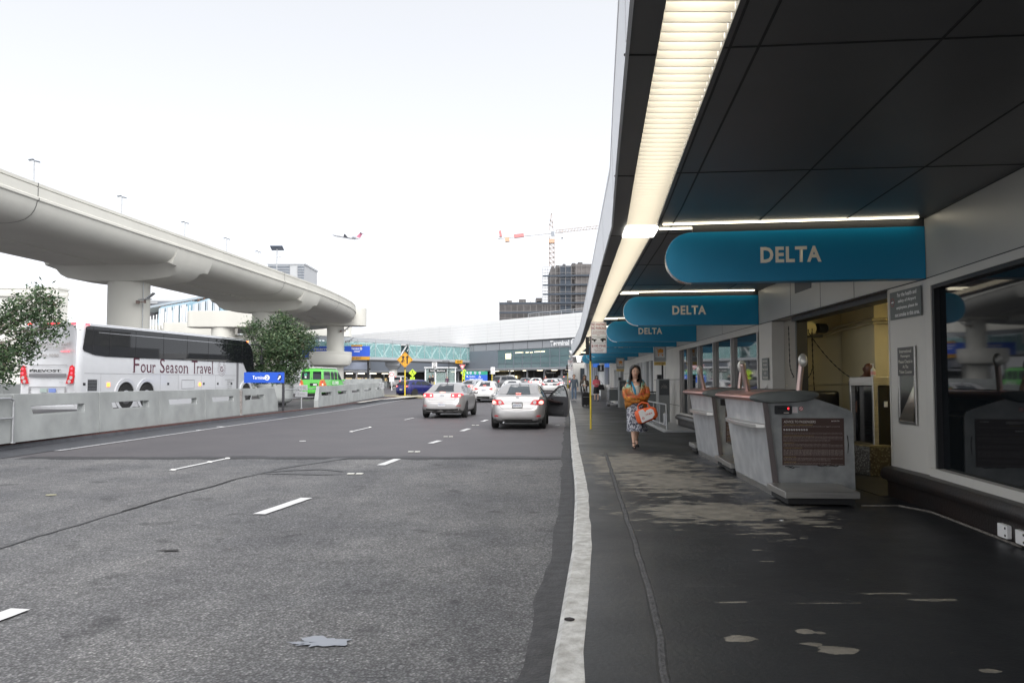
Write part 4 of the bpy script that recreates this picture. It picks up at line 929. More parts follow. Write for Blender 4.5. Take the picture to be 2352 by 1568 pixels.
def head_parts(t, hx, hy, hz, s, skin_mat, tilt=0., hair=None, face=True, turn=0.):
    """face details for a head centred at (hx,hy,hz) facing -Y, s = head height"""
    T = Matrix.Translation((hx, hy, hz)) @ Rz(turn) @ Matrix.Rotation(tilt, 4, 'X')
    if face:
        for sx_ in (-1, 1):
            q = B(); q.T = T; q.ball((sx_ * .135 * s, -.375 * s, .0), (.055 * s, .03 * s, .028 * s), 10, 6); e = q.build('eye', m_eyew, t, smooth=60)
            q = B(); q.T = T; q.ball((sx_ * .135 * s, -.397 * s, .0), (.026 * s, .015 * s, .026 * s), 8, 6); q.build('pupil', m_letk, e, smooth=60)
            q = B(); q.T = T; q.tube([(sx_ * .06 * s, -.405 * s, .075 * s), (sx_ * .14 * s, -.40 * s, .095 * s), (sx_ * .21 * s, -.36 * s, .075 * s)], .012 * s, 6); q.build('eyebrow', m_hair, t, smooth=60)
            q = B(); q.T = T; q.ball((sx_ * .335 * s, -.02 * s, -.03 * s), (.03 * s, .06 * s, .10 * s), 8, 6); q.build('ear', skin_mat, t, smooth=60)
        q = B(); q.T = T; q.ball((0, -.39 * s, -.27 * s), (.085 * s, .035 * s, .028 * s), 10, 6); q.build('mouth', m_lip, t, smooth=60)
        q = B(); q.T = T; q.loft([[Vector((a * s, y * s, z * s)) for a, y in ((-w2, b2), (0, -d2), (w2, b2))] for w2, b2, d2, z in ((.03, -.34, .40, .03), (.04, -.35, .46, -.07), (.065, -.36, .49, -.13), (.05, -.36, .42, -.16))]); q.build('nose', skin_mat, t, smooth=80)
    return T
def head_chain(neck, hc, s, tilt=0, turn=0):
    """cranium and jaw"""
    n_, c = Vector(neck), Vector(hc); f = Vector((math.sin(turn) * -1, -math.cos(turn), 0)) * 1
    f = (Rz(turn) @ Matrix.Rotation(tilt, 4, 'X')) @ Vector((0, -1, 0)); u = (Rz(turn) @ Matrix.Rotation(tilt, 4, 'X')) @ Vector((0, 0, 1))
    return [(n_, .052), (c - u * .42 * s - f * .06 * s, .055), (c - u * .25 * s + f * .06 * s, (.27 * s, .29 * s)), (c + u * .0 * s + f * .02 * s, (.335 * s, .385 * s)), (c + u * .24 * s, (.32 * s, .37 * s)), (c + u * .40 * s - f * .02 * s, (.20 * s, .24 * s))]
def loft_ell(name, secs, mat, parent, n=28, wav=0, seed=0, sm=50, solid=0):
    """secs: (cx, cy, z, rx, ry)"""
    q = B(); rg = []
    for i, (cx, cy, z, rx, ry) in enumerate(secs):
        k = wav * i / max(1, len(secs) - 1)
        rg.append([Vector((cx + rx * (1 + k * math.sin(a * 5 + seed) + k * .6 * math.sin(a * 9 + seed * 2)) * math.cos(a), cy + ry * (1 + k * math.cos(a * 6 + seed)) * math.sin(a), z + k * .12 * math.sin(a * 3 + seed))) for a in (2 * math.pi * j / n for j in range(n))])
    q.loft(rg, caps=(solid == 1)); return q.build(name, mat, parent, smooth=sm)

# woman walking towards the camera
m, n, l, b = nodes_mat('printed_shawl'); tc = n.new('ShaderNodeTexCoord'); P_ = tc.outputs['Object']
sp = n.new('ShaderNodeSeparateXYZ'); l.new(P_, sp.inputs[0])
base = ramp(n, l, mth(n, l, 'ADD', mth(n, l, 'MULTIPLY', mth(n, l, 'SUBTRACT', nz(n, l, P_, 5, 3), .5), .5), sp.outputs['Z']), [(.88, (.60, .20, .03)), (1.0, (.62, .23, .03)), (1.06, (.45, .03, .03)), (1.14, (.42, .04, .03)), (1.2, (.18, .42, .30)), (1.30, (.25, .48, .35)), (1.36, (.10, .36, .48))]) if False else None
zn = mth(n, l, 'MULTIPLY', mth(n, l, 'SUBTRACT', mth(n, l, 'ADD', mth(n, l, 'MULTIPLY', mth(n, l, 'SUBTRACT', nz(n, l, P_, 6, 3), .5), .35), sp.outputs['Z']), .75), 1.54)
base = ramp(n, l, zn, [(.0, (.30, .34, .12)), (.15, (.58, .22, .04)), (.40, (.66, .25, .03)), (.50, (.40, .03, .03)), (.62, (.55, .16, .04)), (.72, (.30, .45, .28)), (.85, (.16, .42, .40)), (1, (.02, .30, .50))])
pat = nz(n, l, P_, 15, 5, .7)
l.new(mixc(n, l, ramp(n, l, pat, [(.47, (0, 0, 0)), (.55, (1, 1, 1))]), base, mixc(n, l, nz(n, l, P_, 9, 2), (.50, .22, .02), (.10, .015, .01))), b.inputs['Base Color']); b.inputs['Roughness'].default_value = .6
bp = n.new('ShaderNodeBump'); bp.inputs['Strength'].default_value = .8; bp.inputs['Distance'].default_value = .02; l.new(nz(n, l, P_, 16, 4), bp.inputs['Height']); l.new(bp.outputs[0], b.inputs['Normal']); m_shawl = m
m, n, l, b = nodes_mat('patterned_skirt'); tc = n.new('ShaderNodeTexCoord'); P_ = tc.outputs['Object']
l.new(ramp(n, l, nz(n, l, P_, 22, 4, .75), [(.44, (.03, .03, .05)), (.5, (.16, .17, .22)), (.54, (.55, .55, .58))]), b.inputs['Base Color']); b.inputs['Roughness'].default_value = .7; m_skirt = m
W = thing('person', 'woman with long black hair, colourful shawl and patterned skirt walking with an orange bag', 'person', (2.52, 16.25, .15), R(-3))
nk, hc = (-.01, -.03, 1.40), (-.015, -.06, 1.535)
skin('body', [[((0, 0, .96), (.15, .11)), ((0, 0, 1.1), (.13, .10)), ((0, .01, 1.24), (.14, .10)), ((-.01, .0, 1.33), (.11, .08)), (nk, .05)] , head_chain(nk, hc, .235)[0:],
    [((0, .01, 1.24), (.14, .10)), ((.17, .01, 1.30), .05), ((.22, -.04, 1.08), .04), ((.03, -.19, 1.02), .034), ((-.03, -.21, 1.02), .03)],
    [((0, .01, 1.24), (.14, .10)), ((-.17, .01, 1.30), .05), ((-.22, -.03, 1.08), .04), ((-.05, -.19, .98), .034), ((.03, -.20, .97), .03)],
    [((0, 0, .96), (.15, .11)), ((-.08, 0, .86), .085), ((-.07, -.055, .50), .052), ((-.065, -.06, .32), .050), ((-.06, -.10, .10), .030), ((-.06, -.14, .045), .030), ((-.06, -.22, .02), .024)],
    [((0, 0, .96), (.15, .11)), ((.08, 0, .86), .085), ((.06, .06, .50), .055), ((.05, .22, .34), .050), ((.045, .36, .16), .030), ((.045, .34, .09), .030), ((.045, .27, .04), .024)]], m_skin, W)
head_parts(W, *hc, .235, m_skin)
# hair: cap open at the face and two long side falls
q = B()
def hairring(z, rx, ry, cy, gap):
    return [Vector((hc[0] + rx * math.sin(a), hc[1] + cy - ry * math.cos(a) * -1 * -1, hc[2] + z)) for a in [gap + (2 * math.pi - 2 * gap) * j / 20 for j in range(21)]]
rg = [hairring(z, rx, ry, cy, g) for z, rx, ry, cy, g in ((.128, .012, .015, .01, .0), (.118, .055, .06, .01, .05), (.09, .084, .088, .01, .35), (.05, .096, .098, .012, .75), (.0, .100, .10, .015, .95), (-.06, .102, .098, .02, 1.0), (-.12, .110, .09, .03, .98), (-.20, .128, .085, .035, .75), (-.27, .135, .08, .035, .62), (-.30, .125, .07, .03, .60))]
q.loft(rg, caps=False, closed=False); hh = q.build('hair', m_hair, W, smooth=70); sd = hh.modifiers.new('s', 'SOLIDIFY'); sd.thickness = .018; sd.offset = 1
# clothes
q = B(); q.m(m_shawl)
rg = []
for z, rx, ry, cy, g in ((1.375, .10, .075, .015, .9), (1.36, .165, .09, .01, .72), (1.33, .185, .105, .01, .60), (1.26, .205, .12, .0, .55), (1.18, .225, .135, -.01, .42), (1.10, .23, .15, -.02, .25), (1.05, .232, .165, -.03, .06), (.98, .23, .165, -.03, .03), (.92, .235, .15, -.03, .2), (.86, .22, .14, -.01, .65), (.80, .21, .13, .01, 1.0)):
    rg.append([Vector(((rx + .008 * math.sin(a * 9 + z * 20)) * math.sin(a), cy - (ry + .01 * math.sin(a * 7 + z * 14)) * math.cos(a), z + .015 * math.sin(a * 4))) for a in [g + (2 * math.pi - 2 * g) * j / 36 for j in range(37)]])
q.loft(rg, caps=False, closed=False); o = q.build('shawl', None, W, smooth=60); sd = o.modifiers.new('s', 'SOLIDIFY'); sd.thickness = .012
skin('shawl_sleeve', [[((.215, .0, 1.24), .06), ((.235, -.08, 1.08), .058), ((.20, -.17, 1.02), .066), ((.05, -.225, 1.02), .06), ((-.10, -.23, 1.01), .052), ((-.19, -.19, 1.0), .045)]], m_shawl, W)
skin('shawl_sleeve', [[((-.215, .0, 1.24), .06), ((-.235, -.07, 1.10), .058), ((-.20, -.17, 1.0), .066), ((-.05, -.215, .955), .058), ((.08, -.22, .945), .05)]], m_shawl, W)
m_top = M('white_blouse', (.62, .60, .55), .6)
q = B(); q.loft([[Vector((x, -.105 - .02 * (1 - abs(x) / .1), z)) for x in (-w2, 0, w2)] for w2, z in ((.095, 1.02), (.09, 1.12), (.075, 1.20), (.055, 1.26))], caps=False, closed=False); o = q.build('blouse', m_top, W, smooth=60); sd = o.modifiers.new('s', 'SOLIDIFY'); sd.thickness = .02
q = B(); q.tube([(-.09, -.085, 1.335), (-.06, -.118, 1.24), (-.035, -.135, 1.16), (-.02, -.145, 1.09)], [.012, .020, .022, .010], 8); q.build('shawl_edge', M('turquoise_edge', (.01, .27, .48), .6), W, smooth=60)
loft_ell('skirt', [(0, 0, .98, .155, .12), (0, -.01, .86, .185, .135), (0, 0, .70, .19, .15), (-.005, .01, .55, .185, .165), (.01, .04, .42, .185, .19), (.03, .07, .33, .205, .22)], m_skirt, W, 40, .10, 1.3)
for (x, y, z, xa, ya, za) in ((-.06, -.15, .0, -.06, -.10, .09), (.045, .30, .0, .045, .35, .13)):
    q = B(); q.prism([(x + a * .042, y + b_ * .115) for a, b_ in ((-.8, -.9), (0, -1.05), (.8, -.9), (1, -.3), (.7, .4), (.75, .9), (0, 1.05), (-.75, .9), (-.7, .4), (-1, -.3))], .022, Matrix.Translation((0, 0, z))); sh = q.build('sandal', m_black, W, bevel=.006)
    q = B(); q.bar((x, y + .09, .0), (x, y + .10, .06), .03); q.build('heel', m_black, sh)
    q = B(); q.tube([(xa + .036 * math.cos(a), ya + .04 * math.sin(a), za + .01) for a in [k * math.pi / 6 for k in range(12)]], .007, 6, closed=True); q.tube([(x - .036, y - .055, .02), (x, y - .06, .055), (x + .036, y - .055, .02)], .010, 6); q.build('strap', m_black, sh, smooth=60)
# the orange bag
m_or = M('orange_nylon', (.78, .13, .035), .45, var=.12, vs=6, bump=.3, bs=8)
Bg = thing('bag', 'orange and white holdall hanging in front of the walking woman', 'bag', (2.62, 15.95, .98), R(-3))
Tb = Matrix.Rotation(R(-17), 4, 'Y')
q = B(); q.T = Tb; rg = []
for x, k in ((-.205, .55), (-.19, .85), (-.15, .97), (0, 1), (.16, .98), (.21, .85), (.235, .5)):
    rg.append([Vector((x, .085 * k * (abs(math.cos(a)) ** .7) * (1 if math.cos(a) > 0 else -1), -.165 + .145 * (1 if x < .1 else 1 - .25 * (x - .1) / .13) * k * (abs(math.sin(a)) ** .8) * (1 if math.sin(a) > 0 else -1))) for a in [2 * math.pi * j / 24 for j in range(24)]])
q.loft(rg); q.build('bag_body', m_or, Bg, smooth=60)
q = B(); q.T = Tb; q.prism([(-.125, -.285), (.10, -.255), (.165, -.20), (.165, -.10), (.12, -.06), (.03, -.075), (.0, -.10), (-.03, -.03), (-.09, -.035), (-.13, -.05)], .008, Fm((0, -.083, 0))); q.build('white_panel', M('bag_white', (.72, .70, .68), .5), Bg, bevel=.003)
q = B(); q.T = Tb; F = Fm((0, -.092, 0)); q.prism([disc(.026, 20, -.075, -.205), disc(.019, 20, -.075, -.205)[::-1]], .001, F); q.fit('75', .03, .024, F, .0006, .01, cyc=(-.075, -.205)); q.fit('\u5de5\u56db\u91cc\u53f8', .14, .032, F, .0006, .03, cyc=(.055, -.155)); q.build('print', M('bag_red_print', (.5, .05, .04), .5), Bg)
q = B(); q.T = Tb; q.tube([(-.12, -.02, -.06), (-.10, -.01, .05), (.0, .03, .10), (.10, -.01, .05), (.13, -.02, -.05)], .014, 8); q.build('handle', m_or, Bg, smooth=60)

# bald man in the room
Pm = thing('person', 'bald man in a dark jacket bent behind the steel machine', 'person', (5.62, 12.75, .16), 0)
skin('body', [[((0, 0, .9), (.16, .12)), ((0, -.02, 1.1), (.17, .12)), ((0, -.06, 1.3), (.17, .11)), ((0, -.12, 1.40), .065), ((0, -.17, 1.45), .07), ((0, -.20, 1.50), (.082, .092)), ((0, -.20, 1.56), (.08, .10)), ((0, -.19, 1.62), (.05, .06))],
   [((0, -.06, 1.3), (.17, .11)), ((.2, -.08, 1.3), .055), ((.24, -.2, 1.1), .045), ((.12, -.4, 1.08), .03)], [((0, -.06, 1.3), (.17, .11)), ((-.2, -.08, 1.3), .055), ((-.24, -.2, 1.1), .045), ((-.12, -.4, 1.08), .03)],
   [((0, 0, .9), (.16, .12)), ((.1, 0, .8), .09), ((.1, -.03, .45), .06), ((.1, 0, .06), .045), ((.1, -.15, .04), .035)], [((0, 0, .9), (.16, .12)), ((-.1, 0, .8), .09), ((-.1, -.03, .45), .06), ((-.1, 0, .06), .045), ((-.1, -.15, .04), .035)]], m_skind, Pm)
skin('jacket', [[((0, 0, .88), (.19, .14)), ((0, -.02, 1.1), (.2, .14)), ((0, -.06, 1.31), (.2, .13)), ((0, -.1, 1.38), (.09, .08))], [((0, -.06, 1.31), (.2, .13)), ((.21, -.08, 1.3), .075), ((.25, -.2, 1.1), .06), ((.14, -.38, 1.08), .045)], [((0, -.06, 1.31), (.2, .13)), ((-.21, -.08, 1.3), .075), ((-.25, -.2, 1.1), .06), ((-.14, -.38, 1.08), .045)]], M('navy_cloth', (.015, .015, .02), .8), Pm)
skin('trousers', [[((0, 0, .92), (.18, .13)), ((.1, 0, .8), .1), ((.1, -.03, .45), .075), ((.1, 0, .1), .06)], [((0, 0, .92), (.18, .13)), ((-.1, 0, .8), .1), ((-.1, -.03, .45), .075), ((-.1, 0, .1), .06)]], M('navy_cloth', (.015, .015, .02), .8), Pm)
for sx_ in (-1, 1):
    q = B(); q.ball((sx_ * .085, -.2, 1.52), (.015, .03, .035), 8, 6); q.build('ear', m_skind, Pm, smooth=60)

def walker(name_lab, loc, rz, h, top, bottom, hairm, style='man', arms='down', headtilt=0., bag=None, shoe=None, skinm=None, hairlen=0, step=.1, sub=2, detail=True):
    """standing or strolling person of height h (metres), facing -Y"""
    k = h / 1.75; sk = skinm or m_skin
    t = thing('person', name_lab, 'person', loc, rz)
    V = lambda x, y, z: (x * k, y * k, z * k)
    if arms == 'phone':
        A = [[V(s_ * .19, 0, 1.40), V(s_ * .23, -.03, 1.14), V(s_ * .06, -.26, 1.16)] for s_ in (1, -1)]
    else:
        A = [[V(s_ * .19, 0, 1.40), V(s_ * .25, .02 * s_, 1.12), V(s_ * .25, -.06, .86)] for s_ in (1, -1)]
    st = step
    Lg = [[V(.095, 0, .88), V(.10, -st * .6, .50), V(.10, -st * .9, .09), V(.10, -st - .12, .035)], [V(-.095, 0, .88), V(-.10, st * .3, .50), V(-.10, st * .9, .09), V(-.10, st * .9 - .12, .035)]]
    hips, waist, chest, nck = V(0, 0, .94), V(0, 0, 1.1), V(0, 0, 1.36), V(0, -.01, 1.50)
    hc_ = Vector(V(0, -.02 - .06 * (headtilt != 0), 1.63)); rr = k
    ch = [[(hips, (.15 * rr, .10 * rr)), (waist, (.13 * rr, .09 * rr)), (chest, (.15 * rr, .10 * rr)), (nck, .05 * rr)]]
    ch.append(head_chain(nck, hc_, .25 * k, headtilt))
    for a, s_ in zip(A, (1, -1)):
        d = Vector(a[2]) - Vector(a[1])
        ch.append([(chest, (.15 * rr, .10 * rr)), (a[0], .05 * rr), (a[1], .04 * rr), (a[2], .027 * rr)])
        if detail:
            hd = hand(a[2], d, s_, .0085); hd[0] = [(a[2], .027 * rr)] + hd[0][1:]; ch += hd
    for g in Lg: ch.append([(hips, (.15 * rr, .10 * rr)), (g[0], .08 * rr), (g[1], .055 * rr), (g[2], .035 * rr), (g[3], .03 * rr)])
    skin('body', ch, sk, t, sub)
    if detail: head_parts(t, *hc_, .25 * k, sk, headtilt)
    c2 = [[(V(0, 0, .84), (.18 * rr, .13 * rr)), (V(0, 0, .94), (.178 * rr, .128 * rr)), (waist, (.155 * rr, .115 * rr)), (chest, (.178 * rr, .122 * rr)), (V(0, 0, 1.445), (.15 * rr, .10 * rr)), (V(0, 0, 1.49), (.075 * rr, .07 * rr))]]
    for a in A: c2.append([(chest, (.175 * rr, .12 * rr)), (a[0], .068 * rr), (a[1], .055 * rr), (tuple(Vector(a[1]).lerp(Vector(a[2]), .85)), .042 * rr)])
    skin('top', c2, top, t, sub)
    if style == 'skirt': loft_ell('skirt', [(0, 0, .98 * k, .155, .12), (0, 0, .85 * k, .175, .13), (0, 0, .62 * k, .19, .15), (0, 0, .52 * k, .20, .16)], bottom, t, 24, .03)
    else: skin('trousers', [[(V(0, 0, 1.00), (.16 * rr, .11 * rr))] + [(g[0], .095 * rr), (g[1], .075 * rr), (g[2], .062 * rr)] for g in Lg], bottom, t, sub)
    for g in Lg:
        q = B(); f = Vector(g[3]); q.ball((f.x, f.y + .03, .04), (.05, .13, .045), 10, 6); q.build('shoe', shoe or m_dark, t, smooth=60)
    q = B(); T = Matrix.Translation(hc_) @ Matrix.Rotation(headtilt, 4, 'X'); q.T = T; s_ = .27 * k
    rg = []
    sec = [(.50, .05, .06, .0, .0), (.44, .22, .26, .02, .1), (.30, .36, .40, .04, .5), (.08, .40, .42, .06, 1.0), (-.12, .38, .40, .08, 1.25)]
    if hairlen: sec += [(-.4, .42, .36, .12, 1.1), (-.4 - hairlen * .6, .5, .36, .14, .95), (-.4 - hairlen, .46, .30, .12, .9)]
    for z, rx, ry, cy, g in sec: rg.append([Vector((s_ * rx * math.sin(a), s_ * (cy - ry * math.cos(a)), s_ * z)) for a in [g + (2 * math.pi - 2 * g) * j / 16 for j in range(17)]])
    q.loft(rg, caps=False, closed=False); o = q.build('hair', hairm, t, smooth=70); sd = o.modifiers.new('s', 'SOLIDIFY'); sd.thickness = .02 * k
    return t
m_jean = M('blue_denim', (.12, .17, .24), .8, var=.2, vs=6); m_grsw = M('slate_sweater', (.10, .125, .155), .8, var=.1, vs=8)
m_brh = M('brown_hair', (.035, .018, .012), .5); m_blk = M('black_cloth', (.012, .012, .014), .8)
m_coral = M('coral_top', (.78, .16, .20), .7, var=.1, vs=20); m_olive = M('olive_jacket', (.075, .062, .050), .8)
walker('man in slate sweater and jeans walking by the kerb with a phone in his hand', (4.12, 53, .15 + gz(53)), R(-4), 1.74, m_grsw, m_jean, m_brh, step=.12, shoe=m_galv)
t = walker('long haired woman in olive jacket looking at her phone behind a black suitcase', (4.08, 45, .15), R(4), 1.72, m_olive, m_blk, m_brh, arms='phone', headtilt=R(28), hairlen=.9, step=.03)
q = B(); q.ball((.0, -.105, 1.17), (.06, .025, .24), 12, 8); q.build('white_shirt', m_top, t, smooth=60)
walker('woman in coral top and black skirt looking at her phone near the far bins', (5.55, 52.5, .15 + gz(52.5)), R(2), 1.68, m_coral, m_blk, m_brh, style='skirt', arms='phone', headtilt=R(18), hairlen=.5, step=.05)
t = thing('handbag', 'black shoulder bag on the arm of the woman in the coral top', 'bag', (5.86, 52.4, .95), 0)
q = B(); q.loft([[Vector((x * w2, y * .08, z)) for x, y in ((-1, -1), (1, -1), (1, 1), (-1, 1))] for w2, z in ((.20, .0), (.22, .05), (.16, .30), (.10, .36))]); q.build('bag_body', m_blk, t, smooth=50, bevel=.02)
q = B(); q.tube([(-.09, 0, .34), (-.12, 0, .55), (-.05, 0, .58), (.05, 0, .5), (.09, 0, .34)], .012, 6); q.build('strap', m_blk, t, smooth=60)
t = thing('suitcase', 'black wheeled suitcase with pale raised handle in front of the woman in the olive jacket', 'suitcase', (4.05, 43.6, .15), R(10))
q = B(); q.box((0, 0, .42), (.46, .30, .68)); q.build('shell', m_blk, t, bevel=.04, segs=3)
q = B(); q.box((0, -.155, .52), (.42, .02, .012)); q.build('zip', m_galv, t)
for sx_ in (-.18, .18):
    for sy_ in (-.1, .1):
        q = B(); q.cyl((sx_ - .015, sy_, .035), (sx_ + .015, sy_, .035), .035, n=12); q.build('wheel', m_black, t, smooth=50)
q = B(); q.tube([(-.14, .1, .76), (-.22, .1, 1.20), (-.20, .1, 1.22), (-.05, .1, 1.22), (-.03, .1, 1.2), (.03, .1, .76)], .014, 6); q.build('handle', M('bright_handle', (.8, .8, .8), .3), t, smooth=60)
# ------------------------------------------------------------ vehicles
def paint(name, col, metal=.5, rough=.32): return M(name, col, rough, metal, coat=.6, var=.02, vs=3)
m_silver = paint('silver_paint', (.40, .39, .385)); m_wpaint = paint('white_car_paint', (.55, .55, .54), 0.); m_lsil = paint('light_silver_paint', (.44, .45, .47))
m_bluep = paint('blue_paint', (.015, .018, .13), .3, .25); m_greyp = paint('grey_paint', (.12, .12, .125), .5); m_blkp = paint('black_paint', (.012, .012, .014), .3)
m_tire = M('tyre', (.014, .014, .014), .8); m_rim = M('alloy_rim', (.42, .42, .43), .3, .9)
m_cglass = M('car_glass', (.016, .020, .026), .07, spec=.35); m_cglassl = M('car_glass_light', (.05, .062, .07), .07, spec=.35)
m_tail = M('tail_lens', (.30, .008, .012), .3, emis=(1, .01, .02), es=.12); m_tailon = M('tail_lens_lit', (.5, .01, .015), .4, emis=(1, .01, .02), es=1.3)
m_core = M('lamp_core', (.6, .1, .08), .4, emis=(1, .22, .18), es=2.2); m_clear = M('clear_lens', (.45, .42, .42), .15)
m_under = M('underbody', (.015, .015, .015), .9); m_seam = M('panel_gap', (.03, .03, .03), .6)
m_plate = M('plate_white', (.62, .62, .62), .5); m_platep = M('plate_print', (.04, .06, .18), .5)

SED = dict(W=1.76, L=4.54, H=1.46,
  hw=[(0, .60), (.03, .70), (.10, .80), (.25, .90), (.5, .965), (.9, 1), (3.4, 1), (3.9, .96), (4.25, .86), (4.45, .68), (4.54, .52)],
  zb=[(0, .38), (.06, .27), (.25, .22), (4.2, .22), (4.54, .3)],
  zt=[(0, .60), (.03, .655), (.07, .68), (.10, .80), (.125, .96), (.17, 1.045), (.45, 1.075), (.60, 1.09), (.85, 1.22), (1.15, 1.355), (1.5, 1.435), (1.9, 1.46), (2.3, 1.455), (2.65, 1.40), (3.0, 1.23), (3.35, 1.03), (3.8, .93), (4.2, .82), (4.42, .68), (4.54, .52)],
  zs=[(0, .55), (.07, .64), (.12, .86), (.17, .96), (.45, .98), (3.2, .95), (3.35, .94), (3.8, .85), (4.2, .74), (4.54, .46)],
  hr=[(0, .5), (.17, .80), (.45, .80), (.60, .76), (.85, .70), (1.5, .655), (2.3, .66), (2.7, .70), (3.1, .76), (3.4, .8), (4.2, .72), (4.54, .4)])
HAT = dict(W=1.8, L=4.25, H=1.45,
  hw=[(0, .66), (.04, .78), (.12, .87), (.3, .95), (.7, 1), (3.2, 1), (3.7, .95), (4.05, .84), (4.2, .66), (4.25, .5)],
  zb=[(0, .38), (.06, .27), (.25, .2), (4.0, .22), (4.25, .3)],
  zt=[(0, .58), (.03, .66), (.06, .72), (.10, .96), (.18, 1.06), (.32, 1.22), (.46, 1.36), (.62, 1.42), (1.2, 1.46), (1.9, 1.46), (2.3, 1.40), (2.7, 1.20), (3.05, 1.02), (3.5, .93), (3.9, .82), (4.15, .66), (4.25, .5)],
  zs=[(0, .52), (.10, .84), (.18, .96), (2.9, .94), (3.05, .93), (3.9, .74), (4.25, .45)],
  hr=[(0, .5), (.18, .84), (.46, .72), (.62, .70), (1.9, .68), (2.4, .72), (3.0, .78), (4.25, .4)])
SUV = dict(W=1.88, L=4.7, H=1.74,
  hw=[(0, .74), (.04, .84), (.12, .91), (.3, .97), (.7, 1), (3.8, 1), (4.2, .95), (4.5, .84), (4.65, .66), (4.7, .5)],
  zb=[(0, .46), (.06, .35), (.25, .3), (4.4, .3), (4.7, .4)],
  zt=[(0, .66), (.04, .74), (.08, .82), (.12, 1.08), (.20, 1.20), (.34, 1.50), (.44, 1.66), (.6, 1.72), (1.6, 1.75), (2.2, 1.73), (2.6, 1.62), (3.1, 1.28), (3.4, 1.12), (4.2, 1.0), (4.55, .86), (4.7, .6)],
  zs=[(0, .62), (.12, .98), (.20, 1.08), (3.3, 1.08), (3.4, 1.05), (4.2, .9), (4.7, .55)],
  hr=[(0, .6), (.20, .86), (.44, .76), (.6, .73), (2.2, .72), (2.8, .76), (3.4, .8), (4.7, .45)])
VAN = dict(W=2.0, L=5.6, H=2.42,
  hw=[(0, .86), (.03, .93), (.10, .97), (.3, 1), (4.3, 1), (4.8, .97), (5.3, .88), (5.5, .74), (5.6, .6)],
  zb=[(0, .5), (.05, .42), (5.3, .38), (5.6, .5)],
  zt=[(0, 1.2), (.02, 1.9), (.08, 2.22), (.2, 2.36), (.5, 2.42), (3.3, 2.42), (3.8, 2.36), (4.2, 2.0), (4.65, 1.42), (4.8, 1.34), (5.2, 1.22), (5.45, 1.02), (5.6, .7)],
  zs=[(0, 1.15), (.05, 1.3), (4.5, 1.3), (4.8, 1.25), (5.45, .95), (5.6, .65)],
  hr=[(0, .8), (.05, .86), (.5, .86), (3.3, .86), (4.0, .84), (4.7, .86), (5.6, .55)])
def scaled(s, W=None, L=None, H=None):
    W = W or s['W']; L = L or s['L']; H = H or s['H']; ky = L / s['L']; kz = H / s['H']
    return dict(W=W, L=L, H=H, hw=[(y * ky, v) for y, v in s['hw']], hr=[(y * ky, v) for y, v in s['hr']], **{k: [(y * ky, v * kz) for y, v in s[k]] for k in ('zb', 'zt', 'zs')})
def carbody(sp, mat, t):
    hw2 = sp['W'] / 2; ys = sorted(set([y for k in ('hw', 'zt', 'zs') for y, _ in sp[k]])); Y = [ys[0]]
    for y in ys[1:]:
        if y - Y[-1] > .018: Y.append(y)
    rg = []
    for y in Y:
        w_ = interp(sp['hw'], y) * hw2; zb = interp(sp['zb'], y); zt = interp(sp['zt'], y); zs = min(interp(sp['zs'], y), zt - .02); hr = min(interp(sp['hr'], y) * hw2, w_ * .96)
        h = [(0, zb), (w_ * .6, zb), (w_ * .90, zb + .02), (w_ * .965, zb + .12), (w_, lerp(zb, zs, .5)), (w_ * .992, lerp(zb, zs, .8)), (w_ * .955, zs), (lerp(w_ * .955, hr, .5) + .012, lerp(zs, zt, .5)), (hr, lerp(zs, zt, .90)), (hr * .86, lerp(zs, zt, .985)), (hr * .45, zt + .0), (0, zt + .004)]
        rg.append([Vector((x, y, z)) for x, z in h] + [Vector((-x, y, z)) for x, z in h[-2:0:-1]])
    q = B(); q.loft(rg); o = q.build('body', mat, t, smooth=75)
    ss = o.modifiers.new('u', 'SUBSURF'); ss.levels = 1; ss.render_levels = 2
    bpy.context.view_layer.update(); dg = bpy.context.evaluated_depsgraph_get(); me = o.evaluated_get(dg).to_mesh()
    bv = BVHTree.FromPolygons([v.co.copy() for v in me.vertices], [tuple(p.vertices) for p in me.polygons]); return bv
def resample(poly, d=.08):
    out = []
    for i, p in enumerate(poly):
        a = Vector(p); b_ = Vector(poly[(i + 1) % len(poly)]); k = max(1, int((b_ - a).length / d))
        for j in range(k): out.append(tuple(a.lerp(b_, j / k)))
    return out
